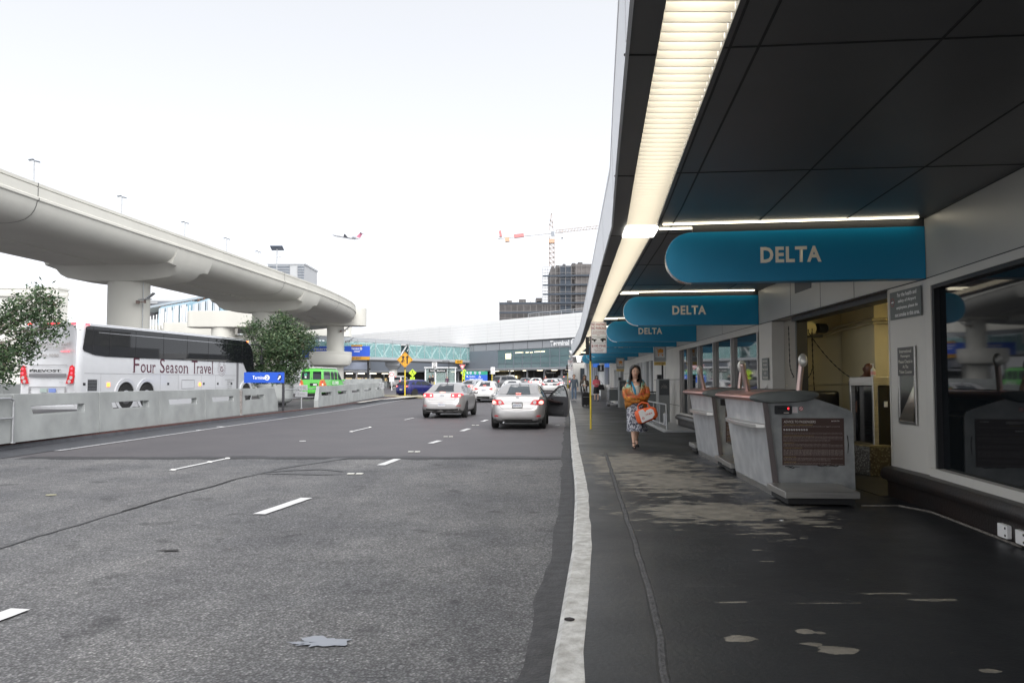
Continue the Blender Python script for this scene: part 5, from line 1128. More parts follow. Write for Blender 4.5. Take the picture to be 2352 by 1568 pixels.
def decal(bv, name, poly, axis, mat, t, off=.008, d=.08, side=1, mirror=False, holes=None):
    """project polygon onto body. axis 'b' from behind (x,z), 'f' front (x,z), 's' side (y,z)"""
    bm_ = bmesh.new(); pts = resample(poly, d); xs = [p[0] for p in pts]; zs_ = [p[1] for p in pts]
    # regular grid inside polygon + boundary
    tri = tessellate_polygon([[Vector((x, z, 0)) for x, z in pts]]); vs = [bm_.verts.new((x, z, 0)) for x, z in pts]
    for f in tri:
        try: bm_.faces.new([vs[i] for i in f])
        except ValueError: pass
    for _ in range(2):
        bmesh.ops.subdivide_edges(bm_, edges=[e for e in bm_.edges if e.calc_length() > d * 1.3], cuts=1, use_grid_fill=False); bmesh.ops.triangulate(bm_, faces=bm_.faces)
    q = B(); m_ = {}
    for v in bm_.verts:
        a, z = v.co.x, v.co.y
        if axis == 'b': o_, di = Vector((a * side, -2, z)), Vector((0, 1, 0))
        elif axis == 'f': o_, di = Vector((a * side, 9, z)), Vector((0, -1, 0))
        else: o_, di = Vector((3 * side, a, z)), Vector((-side, 0, 0))
        h = bv.ray_cast(o_, di)
        p = h[0] - di * off if h[0] is not None else None
        m_[v] = q.bm.verts.new(p) if p is not None else None
    for f in bm_.faces:
        w_ = [m_[v] for v in f.verts]
        if all(w_):
            try: q.bm.faces.new(w_)
            except ValueError: pass
    bm_.free(); bmesh.ops.recalc_face_normals(q.bm, faces=q.bm.faces)
    c = q.build(name, mat, t, smooth=40, norm=False)
    # make sure normals face outwards
    if len(c.data.polygons):
        nrm = sum((p.normal for p in c.data.polygons), Vector()); di = {'b': Vector((0, -1, .3)), 'f': Vector((0, 1, .3)), 's': Vector((side, 0, .1))}[axis]
        if nrm.dot(di) < 0: c.data.flip_normals()
    return c
def wheel(t, x, y, r, w_=.21, side=1, spokes=5):
    q = B(); q.T = Matrix.Translation((x, y, r)) @ Matrix.Rotation(R(90), 4, 'Y'); q.lathe([(r * .66, -w_ / 2), (r * .93, -w_ / 2), (r, -w_ / 2 + .035), (r, w_ / 2 - .035), (r * .93, w_ / 2), (r * .66, w_ / 2)], n=28); ty = q.build('wheel', m_tire, t, smooth=40)
    q = B(); q.T = Matrix.Translation((x + side * (w_ / 2 - .03), y, r)) @ Matrix.Rotation(R(90), 4, 'Y'); q.m(m_rim); q.lathe([(r * .66, -.02), (r * .66, .015), (r * .60, .018), (r * .58, -.02)], n=28)
    for k in range(spokes):
        a = 2 * math.pi * k / spokes; q.bar((.02 * math.cos(a), .02 * math.sin(a), 0), (r * .6 * math.cos(a), r * .6 * math.sin(a), 0), .035, .025)
    q.m(m_under); q.lathe([(0, -.02), (r * .6, -.02), (r * .6, -.025), (0, -.025)], n=28); q.build('rim', None, ty, smooth=40)
def car(name, lab, loc, rz, sp, pm, st, group='cars queueing on the airport road'):
    """st: style dict with rear-face geometry (x,z)"""
    t = thing(name, lab, 'car', loc, rz, group); bv = carbody(sp, pm, t); kz = sp['H']; hw2 = sp['W'] / 2; L = sp['L']
    lit = st.get('lit', False); det = st.get('detail', 2)
    gl = st.get('glass', m_cglass)
    (bw, bz), (tw, tz) = st['rw']
    win = [(-bw, bz), (bw, bz), (tw, tz), (0, tz + .015), (-tw, tz)]
    k1 = [(-bw - .025, bz - .015), (bw + .025, bz - .015), (tw + .022, tz + .01), (0, tz + .03), (-tw - .022, tz + .01)]
    decal(bv, 'window_seal', k1, 'b', m_seam, t, .004); decal(bv, 'rear_window', win, 'b', gl, t, .009)
    for s_ in (1, -1):
        lamp = decal(bv, 'tail_light', st['tl'], 'b', m_tailon if (lit and st.get('tlon')) else m_tail, t, .014, side=s_, d=.05)
        if lit:
            for (cx, cz, rx, rz_) in st['core']: decal(bv, 'lit_lamp', disc(1, 16, cx, cz, rx, rz_), 'b', m_core, lamp, .020, side=s_, d=.05)
        for c in st.get('clear', []): decal(bv, 'clear_lens', c, 'b', m_clear, lamp, .018, side=s_, d=.04)
        if det > 0:
            for w_ in st['sw']: decal(bv, 'side_window', w_, 's', gl, t, .008, side=s_)
            for w_ in st.get('sd', []): decal(bv, 'door_gap', w_, 's', m_seam, t, .004, side=s_)
            q = B(); my, mz = st['mir']; q.ball((s_ * (hw2 + .09), my, mz), (.11, .055, .075), 10, 8); q.bar((s_ * (hw2 - .08), my + .02, mz - .04), (s_ * (hw2 + .04), my, mz - .02), .04); q.build('mirror', pm, t, smooth=60)
        if 'refl' in st: decal(bv, 'reflector', st['refl'], 'b', m_tail, t, .010, side=s_, d=.05)
    decal(bv, 'windshield', [(-hw2 * .72, kz * .69), (hw2 * .72, kz * .69), (hw2 * .6, kz * .93), (-hw2 * .6, kz * .93)], 'f', m_cglass, t, .008)
    if 'under' in st: decal(bv, 'lower_bumper', st['under'], 'b', m_under, t, .010)
    if 'brake' in st and lit:
        cx, cz, w_, h_ = st['brake']; q = B()
        n_ = st.get('bleds', 1)
        y0 = bv.ray_cast(Vector((0, -2, cz)), Vector((0, 1, 0)))[0].y
        for i in range(n_): q.box((cx - w_ / 2 + (i + .5) * w_ / n_, y0 - .012, cz), (w_ / n_ * .7, .01, h_))
        q.build('brake_light', m_core, t)
    if det > 0:
        for ln in st.get('seams', []):
            w_ = .008
            for a, b_ in zip(ln, ln[1:]):
                d_ = Vector(b_) - Vector(a); n_ = Vector((-d_.y, d_.x)).normalized() * w_ / 2
                decal(bv, 'panel_gap', [tuple(Vector(a) - n_), tuple(Vector(b_) - n_), tuple(Vector(b_) + n_), tuple(Vector(a) + n_)], 'b', m_seam, t, .003, d=.1)
    if 'chrome' in st:
        decal(bv, 'chrome_strip', st['chrome'], 'b', m_chrome, t, .014)
    if 'badge' in st:
        bx, bz_, s_ = st['badge']; h = bv.ray_cast(Vector((0, -2, bz_)), Vector((0, 1, 0)))[0]; F = Fm((bx, h.y - .006, bz_))
        q = B(); kind = st.get('badgek', 'oval')
        if kind == 'oval': q.prism([disc(s_, 24, 0, 0, 1, .68), disc(s_ * .84, 24, 0, 0, 1, .64)[::-1]], .008, F); q.prism([disc(s_ * .45, 20, 0, .0, .6, 1.3), disc(s_ * .3, 20, 0, 0, .6, 1.5)[::-1]], .009, F); q.prism([disc(s_ * .6, 20, 0, s_ * .22, 1, .35), disc(s_ * .48, 20, 0, s_ * .22, 1, .28)[::-1]], .009, F)
        elif kind == 'cross': q.prism([(-s_, -.02 * 1), (-s_ * .4, -.02), (-s_ * .35, -.035), (s_ * .45, -.035), (s_ * .5, -.02), (s_, -.015), (s_ * .9, .02), (s_ * .4, .02), (s_ * .35, .035), (-s_ * .45, .035), (-s_ * .5, .02), (-s_ * .95, .02)], .01, F)
        else: q.prism([disc(s_, 24), disc(s_ * .86, 24)[::-1]], .008, F); q.prism([(-s_ * .6, s_ * .6), (-s_ * .4, s_ * .6), (0, -s_ * .5), (s_ * .4, s_ * .6), (s_ * .6, s_ * .6), (0, -s_ * .9)], .008, F)
        q.build('badge', m_chrome, t)
    if 'plate' in st:
        px, pz, txt, fr = st['plate']; h = bv.ray_cast(Vector((0, -2, pz)), Vector((0, 1, 0)))[0]; yb = min(h.y, bv.ray_cast(Vector((0, -2, pz - .08)), Vector((0, 1, 0)))[0].y) - .012; F = Fm((px, yb, pz))
        q = B(); q.prism(rrect(-.152, -.076, .152, .076, .01), .006, F); pl = q.build('number_plate', m_plate, t)
        q = B(); q.fit(txt, .26, .07, F @ Matrix.Translation((0, 0, .0062)), .001, .01, cyc=(0, -.008)); q.build('plate_number', m_platep, pl)
        q = B(); q.fit('California', .12, .022, F @ Matrix.Translation((0, 0, .0062)), .001, .0, cyc=(0, .056)); q.build('plate_name', M('plate_red', (.4, .06, .06), .5), pl)
        if fr: q = B(); q.prism([rrect(-.165, -.09, .165, .09, .012), rrect(-.148, -.068, .148, .068, .01)[::-1]], .012, F); q.build('plate_frame', m_black, pl)
    r = st.get('wr', .325)
    for s_ in (1, -1):
        for wy_ in st['wy']:
            wheel(t, s_ * (hw2 - .115), wy_, r, side=s_)
            decal(bv, 'wheel_arch', disc(r + .045, 28, wy_, r + .005), 's', m_under, t, .005, side=s_, d=.12)
    q = B(); q.box((0, L / 2, .26), (sp['W'] * .86, L * .92, .12)); q.build('underbody', m_under, t)
    if det > 1:
        q = B(); q.cyl((-.42, .1, .22), (-.42, -.0, .22), .03, n=10); q.build('exhaust', m_chrome, t)
    if st.get('fin'):
        q = B(); y = L * .3; z = interp(sp['zt'], y); q.prism([(-.06, 0), (.05, 0), (-.05, .05)], .02, Matrix(((0, 0, 1, -.01), (1, 0, 0, y), (0, 1, 0, z), (0, 0, 0, 1)))); q.build('aerial', m_dark, t)
    return t, bv
def sides(sp, y0, y1, y2, ym, z0, z1):
    return [[(y0, z0 + .03), (ym - .03, z0), (ym - .03, z1), (lerp(y0, ym, .45), z1 - .01), (lerp(y0, ym, .2), lerp(z0, z1, .6))], [(ym + .03, z0), (y2, z0 - .02), (lerp(y2, y1, .75), z1 - .02), (y1 - .3, z1), (ym + .03, z1)]]
# silver saloon with the open door
spA = SED
stA = dict(rw=((.71, 1.10), (.60, 1.385)), tl=[(.40, .79), (.47, .885), (.52, .925), (.79, .93), (.82, .87), (.82, .775), (.60, .765)], core=[(.745, .845, .06, .055)], clear=[disc(.052, 16, .545, .845)], lit=True,
    sw=sides(spA, .72, 2.45, 3.05, 1.75, .99, 1.34), sd=[rect(1.745, .32, 1.757, .97), rect(2.95, .32, 2.962, .93)], mir=(2.75, 1.02), refl=[(.58, .40), (.73, .41), (.72, .44), (.63, .445)],
    brake=(0, 1.115, .17, .035), bleds=4, seams=[[(-.58, .88), (-.55, .72), (-.45, .635), (0, .62), (.45, .635), (.55, .72), (.58, .88)], [(-.66, 1.04), (-.62, .93)], [(.66, 1.04), (.62, .93)], [(-.62, .30), (-.5, .345), (.5, .345), (.62, .30)]],
    chrome=[(-.44, .895), (.44, .895), (.44, .912), (-.44, .912)], badge=(0, .985, .062), plate=(0, .76, '6SPX747', True), wy=(.92, 3.52), fin=True, glass=m_cglassl,
    under=[(-.5, .27), (.5, .27), (.46, .315), (-.46, .315)])
A, bvA = car('parked_car', 'silver saloon with its front passenger door open by the kerb, brake lights lit', (.16, 24.9, 0), R(-4.2), spA, m_silver, stA)
# driver's head and seats seen through the back window cannot be separated from the tinted glass; the open door is real
Dm = B()
hinge = Vector((.86, 2.98, 0)); da = R(42)   # door swings out to the right
T = Matrix.Translation(hinge) @ Rz(da) @ Matrix(((0, 0, 1, 0), (-1, 0, 0, 0), (0, 1, 0, 0), (0, 0, 0, 1)))
out = [(0, .36), (.08, .30), (.95, .30), (1.04, .36), (1.10, .62), (1.10, .95), (1.04, 1.18), (.92, 1.36), (.80, 1.385), (.55, 1.33), (.28, 1.16), (.06, .98), (0, .94)]
hol = [(.17, 1.0), (1.02, .985), (.96, 1.17), (.86, 1.32), (.79, 1.335), (.57, 1.285), (.33, 1.13)]
Dm.prism([out, hol[::-1]], .07, T); dr = Dm.build('door', m_silver, A, smooth=30, bevel=.008)
m_dtrim = M('door_trim_grey', (.07, .07, .075), .6)
q = B(); q.prism([out[:6] + [(1.06, .985), (.05, .985), (0, .94)]], .02, T @ Matrix.Translation((0, 0, -.02))); q.build('door_trim', m_dtrim, dr, smooth=30)
q = B(); q.prism([[(p[0] * .985 + .01, p[1] * .99) for p in out[5:]] + [(.05, .99)], hol[::-1]], .012, T @ Matrix.Translation((0, 0, -.012))); q.build('window_frame', m_dark, dr)
q = B(); q.prism(hol, .004, T @ Matrix.Translation((0, 0, .03))); q.build('door_glass', M('clear_car_glass', (.7, .75, .75), .02, alpha=.25), dr)
q = B(); q.prism(rrect(.15, .74, .85, .80, .03), .06, T @ Matrix.Translation((0, 0, -.07))); q.build('armrest', m_dark, dr, bevel=.01)
q = B(); q.prism(rrect(.12, .38, .88, .52, .05), .03, T @ Matrix.Translation((0, 0, -.045))); q.build('door_pocket', m_dtrim, dr, bevel=.01)
q = B(); q.prism(rrect(.22, .88, .34, .92, .02), .02, T @ Matrix.Translation((0, 0, -.035))); q.build('door_handle', m_chrome, dr)
q = B(); q.T = T; q.ball((.14, 1.03, .15), (.10, .075, .09), 10, 8); q.build('door_mirror', m_silver, dr, smooth=60)
q = B(); q.T = T; q.prism(rrect(.05, .98, .23, 1.08, .03), .006, Matrix.Translation((0, 0, .055))); q.build('mirror_glass', m_chrome, dr)
for c in list(A.children):
    if c.name.startswith('mirror') and c.bound_box[0][0] > .5: bpy.data.objects.remove(c)
decal(bvA, 'door_opening', [(1.8, .34), (2.93, .34), (2.95, .95), (2.45, 1.33), (1.8, 1.36)], 's', m_under, A, .012, side=1)
t = thing('person', 'arm in a dark sleeve reaching from the silver car to pull its open door', 'person', (1.55, 27.2, .0))
skin('arm', [[((-.35, .0, .88), .06), ((-.05, -.0, .80), .05), ((.12, .0, .78), .042)]], M('dark_sleeve', (.02, .01, .01), .9), t)
skin('hand', hand((.12, 0, .78), (1, -.1, .05), 1, .009), m_skin, t)
# second silver saloon
spB = scaled(SED, 1.85, 4.86, 1.46)
stB = dict(rw=((.72, 1.10), (.61, 1.38)), tl=[(.36, .86), (.37, 1.0), (.56, 1.01), (.83, 1.015), (.86, .93), (.84, .87), (.58, .85)], tlon=True, core=[(.46, .93, .045, .045), (.72, .93, .05, .05)], lit=True,
    sw=sides(spB, .80, 2.7, 3.3, 1.85, .99, 1.33), sd=[rect(1.85, .32, 1.862, .97), rect(3.05, .32, 3.062, .93)], mir=(3.0, 1.03), refl=[(.60, .50), (.78, .505), (.78, .53), (.62, .525)],
    brake=(0, 1.055, .30, .04), seams=[[(-.55, .86), (-.53, .74), (0, .725), (.53, .74), (.55, .86)], [(-.66, 1.04), (-.60, 1.01)], [(.66, 1.04), (.60, 1.01)]],
    badge=(0, .93, .085), badgek='cross', plate=(0, .57, '7RRF618', False), wy=(.98, 3.72), fin=True, wr=.335, glass=m_cglass,
    under=[(-.78, .25), (.78, .25), (.74, .40), (.3, .385), (-.3, .385), (-.74, .40)])
car('parked_car', 'silver saloon with square twin tail lights left of the car with the open door', (-2.88, 32.6, 0), R(-5), spB, m_silver, stB)
# white saloon ahead
spC = scaled(SED, 1.82, 4.85, 1.47)
stC = dict(rw=((.72, 1.12), (.61, 1.39)), tl=[(.33, .93), (.52, .86), (.86, .88), (.84, .98), (.52, .99)], core=[(.70, .92, .10, .035)], lit=True,
    sw=sides(spC, .80, 2.7, 3.3, 1.85, .99, 1.33), mir=(3.0, 1.03), brake=(0, 1.15, .2, .025), bleds=4, seams=[[(-.5, .86), (-.45, .70), (.45, .70), (.5, .86)]],
    badge=(0, 1.03, .05), plate=(0, .85, '7TZK184', False), wy=(.98, 3.72), under=[(-.8, .25), (.8, .25), (.76, .42), (-.76, .42)], chrome=[(-.32, .935), (.32, .935), (.32, .955), (-.32, .955)], detail=1)
car('parked_car', 'white saloon with slanted red tail lights ahead of the two silver ones', (-1.95, 54.3, gz(54)), R(-5), spC, m_wpaint, stC)
spD = scaled(SED, 1.84, 4.8, 1.47)
stD = dict(rw=((.62, 1.12), (.54, 1.36)), tl=[(.36, .93), (.5, .86), (.86, .88), (.82, .97), (.5, 1.0)], core=[(.66, .93, .12, .03)], lit=True, tlon=True,
    sw=sides(spD, .80, 2.7, 3.3, 1.85, .99, 1.33), mir=(3.0, 1.03), wy=(.98, 3.72), under=[(-.8, .25), (.8, .25), (.76, .36), (-.76, .36)], detail=1)
car('parked_car', 'pale silver saloon turning ahead on the left, its rear behind the white one', (-4.05, 66.0, gz(66)), R(-24), spD, m_lsil, stD)
# blue hatchback
stE = dict(rw=((.66, 1.03), (.56, 1.33)), tl=[(.44, .86), (.46, .96), (.62, .98), (.84, .96), (.86, .86), (.62, .84)], core=[(.62, .90, .09, .03)], lit=True,
    sw=[[(.42, 1.04), (.85, 1.0), (.85, 1.25), (.72, 1.28)]] + sides(HAT, .90, 2.2, 2.85, 1.62, .99, 1.33), sd=[rect(1.6, .3, 1.615, .97)], mir=(2.45, 1.03), brake=(.18, 1.30, .12, .02), badge=(0, .90, .05), badgek='ring', plate=(0, .62, '7XKN220', False), wy=(.78, 3.4), detail=1)
car('parked_car', 'blue hatchback with white roof glare behind the yellow merge sign pole', (-9.35, 67.2, gz(67)), R(-40), HAT, m_bluep, stE)
# silver sport utility by the far crossing
stF = dict(rw=((.72, 1.16), (.62, 1.52)), tl=[(.62, .92), (.64, 1.12), (.9, 1.12), (.9, .92)], core=[(.76, 1.0, .07, .05)], lit=True, sw=[[(.45, 1.18), (1.3, 1.14), (1.3, 1.55), (.62, 1.55)], [(1.36, 1.14), (3.1, 1.12), (2.55, 1.56), (1.36, 1.57)]], mir=(2.9, 1.2), brake=(0, 1.60, .2, .03), wy=(.9, 3.7), wr=.36, detail=1, plate=(0, .8, '5KGD902', False))
car('parked_car', 'silver sport utility car with roof rails at far left, under the bridge', (-15.6, 106, .6), R(-14), SUV, m_silver, stF)
# white police type saloon
spG = scaled(SED, 1.98, 5.3, 1.48)
stG = dict(rw=((.70, 1.10), (.58, 1.36)), tl=[(.50, .80), (.86, .86), (.90, .98), (.74, 1.0)], core=[], lit=True, sw=sides(spG, .9, 2.9, 3.6, 2.05, 1.0, 1.33), mir=(3.2, 1.05), brake=(.12, 1.25, .16, .03), plate=(0, .88, '1234567'[:0] + '1482013', False), wy=(1.15, 4.05), under=[(-.6, .82), (-.3, .82), (-.3, .97), (-.6, .97)], detail=1)
G_, bvG = car('parked_car', 'white long saloon near the kerb seen above the open silver door', (3.83, 79.0, gz(79)), R(-3), spG, m_wpaint, stG)
decal(bvG, 'dark_panel', [(.2, .80), (.62, .80), (.66, .97), (.2, .97)], 'b', m_dark, G_, .012)
q = B(); q.box((0, .35, .28), (1.75, .5, .2)); q.build('rear_valance', m_under, G_)
# farther queue
def far(lab, u, Y, yaw, sp, pm, base, **kw):
    st = dict(base); st.update(kw); p = at(u, 877, Y); return car('parked_car', lab, (p.x, Y, gz(Y)), R(yaw), sp, pm, st)
dim = dict(stD, detail=0, lit=False); lt = dict(stD, detail=0, lit=True, brake=(0, 1.14, .2, .03))
far('white roofed saloon mostly hidden behind the roof of the near silver car', 1174, 62, -4, spC, m_wpaint, dim)
far('dark grey saloon with a wide rear window in the middle of the far queue', 1206, 104, -4, spB, m_greyp, lt)
far('small white saloon with lit brake lights left of the long white one', 1230, 98, -4, spD, m_wpaint, lt)
far('grey pickup shaped car far off right of the blue and green road sign', 1136, 100, -55, SUV, m_greyp, dict(stF, detail=1, lit=False))
far('white van like car far off between the grey pickup and the dark saloon', 1170, 116, -4, scaled(SUV, H=1.9), m_wpaint, dict(stF, detail=0, lit=False))
far('pale saloon far off, only its roof over the small white one', 1213, 124, -4, spD, m_lsil, dim)
far('silver saloon just right of the long white one by the kerb', 1277, 90, -4, spD, m_lsil, lt)
far('black sport utility car farthest along the kerb with one red lamp', 1295, 97, -4, SUV, m_blkp, dict(stF, detail=0, lit=True))
far('dark saloon in the far queue behind the white van like car', 1186, 126, -4, spB, m_greyp, dim)
far('second far white saloon left of the far pale one', 1255, 122, -4, spC, m_wpaint, lt)
far('black far saloon hidden behind the kerb side queue', 1282, 118, -4, spB, m_blkp, lt)

# green van
m_grn = paint('green_paint', (.10, .50, .07), 0., .35)
stV = dict(rw=((.01, 1.55), (.01, 1.6)), tl=[(.84, 1.0), (.84, 1.42), (.97, 1.42), (.97, 1.0)], core=[(.90, 1.12, .04, .08)], lit=True, sw=[[(.25, 1.50), (1.65, 1.50), (1.65, 2.12), (.30, 2.12)], [(1.85, 1.50), (2.5, 1.50), (2.5, 2.12), (1.85, 2.12)], [(2.65, 1.50), (3.3, 1.50), (3.3, 2.12), (2.65, 2.12)], [(3.5, 1.5), (4.5, 1.45), (4.0, 2.1), (3.5, 2.12)]], mir=(4.4, 1.45), wy=(1.1, 4.6), wr=.37, detail=1, seams=[[(0, .5), (0, 2.2)]])
V, bvV = car('shuttle_van', 'bright green shuttle van with white roof behind the concrete barriers', (-15.6, 62, gz(62)), R(-7), VAN, m_grn, stV, group=None); V['category'] = 'van'
for s_ in (-1, 1):
    decal(bvV, 'rear_window', [(.12, 1.50), (.80, 1.50), (.78, 2.12), (.12, 2.12)], 'b', m_cglass, V, .01, side=s_)
    decal(bvV, 'orange_flash', [(.60, 1.0), (.84, 1.0), (.84, 1.5), (.80, 1.52), (.68, 1.35)], 'b', M('orange_flash', (.6, .15, .04), .4), V, .011, side=s_)
decal(bvV, 'orange_flash', [(.02, 1.0), (.7, 1.0), (.5, 1.25), (.3, 1.45), (.02, 1.55)], 's', M('orange_flash', (.6, .15, .04), .4), V, .011, side=1)
q = B(); q.loft([[Vector((x * w2, y, z)) for x, y in ((-1, 0), (1, 0), (1, 3.4), (-1, 3.4))] for w2, z in ((.86, 2.37), (.84, 2.43), (.70, 2.47))]); q.T = None; o = q.build('roof_cap', m_wpaint, V, bevel=.03); o.location = (0, .15, 0)
q = B(); F = Fm((1.0, 2.6, 1.25), (0, 1, 0), (0, 0, 1)); q.fit('GO LORRIES', 1.5, .26, F @ Matrix.Translation((0, 0, .02)), .002, .03); q.build('lettering', m_letw, V)
q = B(); q.box((.22, -.03, 1.12), (.62, .02, .2)); q.build('plate_panel', m_dark, V); q = B(); q.box((.32, -.045, 1.1), (.3, .01, .14)); q.build('number_plate', m_plate, V)
q = B(); q.box((-.45, -.03, 1.0), (.3, .02, .05)); q.build('vent_slot', m_dark, V)
q = B(); F = Fm((-.45, -.03, 1.88)); q.prism([disc(.12, 20), disc(.08, 20)[::-1]], .004, F); q.prism(disc(.05, 14), .004, F); q.build('logo_ring', M('mint', (.1, .5, .3), .5), V); q = B(); q.prism(rect(-.07, -.07, .07, .07), .004, Fm((-.45, -.03, 1.68))); q.build('window_notice', m_sgw, V)

# ------------------------------------------------------------ tour coach
m_cw = paint('coach_white', (.50, .51, .53), 0., .3); m_cgrey = M('coach_grey', (.16, .16, .17), .4)
m_gap = M('gap_grey', (.28, .28, .29), .5); m_rglow = M('red_glow', (1, .05, .06), .4, emis=(1, .04, .06), es=1.4); m_oglow = M('orange_lamp', (1, .2, .03), .4, emis=(1, .22, .04), es=1.6)
a_ = Vector((-16.1, 29.6, .35)); e_ = Vector((-13.55, 42.9, .35)); dirc = (e_ - a_).normalized(); yaw = math.atan2(-dirc.x, dirc.y)
K = thing('coach', 'long white tour coach with black windows and maroon lettering behind the barriers', 'coach', tuple(a_), yaw)
Wc, Hc = 2.6, 3.40
def csec(y, in_=0, zt=Hc, zb=.12):
    return [Vector((-in_, y, zb)), Vector((-in_ + .0, y, 1.5)), Vector((-in_ - .03, y, zt - .35)), Vector((-in_ - .09, y, zt - .12)), Vector((-in_ - .28, y, zt - .01)), Vector((-Wc / 2, y, zt + .03)), Vector((-Wc + in_ + .28, y, zt - .01)), Vector((-Wc + in_ + .09, y, zt - .12)), Vector((-Wc + in_ + .03, y, zt - .35)), Vector((-Wc + in_, y, 1.5)), Vector((-Wc + in_, y, zb))]
q = B(); rg = [csec(.05, .22, Hc - .12, .3), csec(.0, .16, Hc - .08, .22), csec(.06, .05, Hc - .02), csec(.22, 0), csec(12.2, 0), csec(12.65, .03, Hc - .06), csec(12.95, .12, Hc - .35), csec(13.1, .3, Hc - 1.0)]
LEAN = .07
for r_ in rg[:4]:
    for v in r_: v.y += max(0, (v.z - 1.4)) * LEAN
q.loft(rg); q.build('coach_body', m_cw, K, smooth=50)
SF = Fm((0.0, 0, 0), (0, 1, 0), (0, 0, 1))
def sd(q, poly, d=.012, off=.0): return q.prism(poly, d, SF @ Matrix.Translation((0, 0, off)))
m_cglassk = M('coach_glass', (.010, .011, .013), .03, spec=.45)
q = B(); sd(q, [(.20, 2.38), (.34, 3.20), (.5, 3.26), (12.0, 3.26), (12.5, 3.0), (12.75, 2.5), (12.85, 1.45), (12.3, 1.40), (11.75, 2.12), (1.5, 2.12), (.85, 2.16), (.25, 2.3)], .02, .0); q.build('side_glass', m_cglassk, K)
for x in (.7, 1.65, 3.2, 5.05, 6.8, 8.5, 10.1, 11.6):
    q = B(); sd(q, rect(x, 2.16, x + .02, 3.2), .004, .021); q.build('window_joint', m_black, K)
q = B(); sd(q, rect(1.0, 3.02, 12.0, 3.035), .012, .02); q.build('window_rail', m_chrome, K)
q = B(); sd(q, rect(.6, 3.29, 12.2, 3.33), .03, -.03); q.build('roof_rail', m_chrome, K)
q = B(); sd(q, rect(.3, 1.45, 11.1, 1.465), .004, .0005); q.build('panel_gap', m_gap, K)
for x in (1.2, 4.9, 6.2, 8.0, 9.2): q = B(); sd(q, rect(x, .3, x + .012, 1.45), .004, .0005); q.build('panel_gap', m_gap, K)
q = B(); sd(q, rect(11.12, .2, 11.32, 2.11), .006, .001); q.build('dark_pillar', m_cgrey, K)
q = B(); sd(q, rect(.46, .77, 1.0, 1.24), .006, .001); o = q.build('grille', m_dark, K)
for i in range(8):
    q = B(); sd(q, rect(.48, .80 + i * .055, .98, .81 + i * .055), .006, .007); q.build('slat', m_galv, o)
q = B(); sd(q, [rect(.44, .75, 1.08, 1.27), rect(.49, .79, 1.01, 1.22)[::-1]], .012, .001); q.build('grille_frame', m_cw, K)
q = B(); sd(q, [rect(6.45, .82, 7.45, 1.24), rect(6.48, .85, 7.42, 1.21)[::-1]], .005, .001); q.build('hatch', m_gap, K)
for x in (.25, 5.4, 8.15, 9.35, 10.6): q = B(); sd(q, rect(x, 1.0, x + .13, 1.1), .008, .001); q.build('latch', m_dark, K)
for x in (1.55, 7.8): q = B(); sd(q, rect(x, .95, x + .16, 1.10), .02, .001); q.build('marker_lamp', m_oglow, K)
for x in (2.64, 3.95, 12.05):
    R_ = .66 if x < 11 else .6
    q = B(); sd(q, [disc(R_, 32, x, .62), disc(R_ - .14, 32, x, .62)[::-1]], .05, .0); q.build('wheel_arch_trim', m_cw, K, smooth=40)
    q = B(); sd(q, disc(R_ - .14, 32, x, .62), .004, .002); q.build('wheel_well', m_under, K)
    q = B(); q.T = SF; q.lathe([(.0, .01), (.28, .01), (.29, .05), (.47, .055), (.48, .03), (.48, .006)], (x, .52, 0), 28); wv = q.build('wheel', m_tire, K, smooth=40)
    q = B(); q.T = SF; q.lathe([(0, .07), (.07, .075), (.09, .06), (.27, .056), (.28, .05)], (x, .52, 0), 24); q.build('hub', m_rim, wv, smooth=40)
m_mar = M('maroon_vinyl', (.085, .018, .035), .5)
SF1 = SF @ Matrix.Translation((0, 0, .001))
def glyph(q, s, x0, x1, zb, h):
    """roman capital height h standing on zb, with small serifs"""
    q.fit(s, x1 - x0, h, SF1, .002, .0, cyc=((x0 + x1) / 2, zb + h / 2))
ZB_ = 1.52
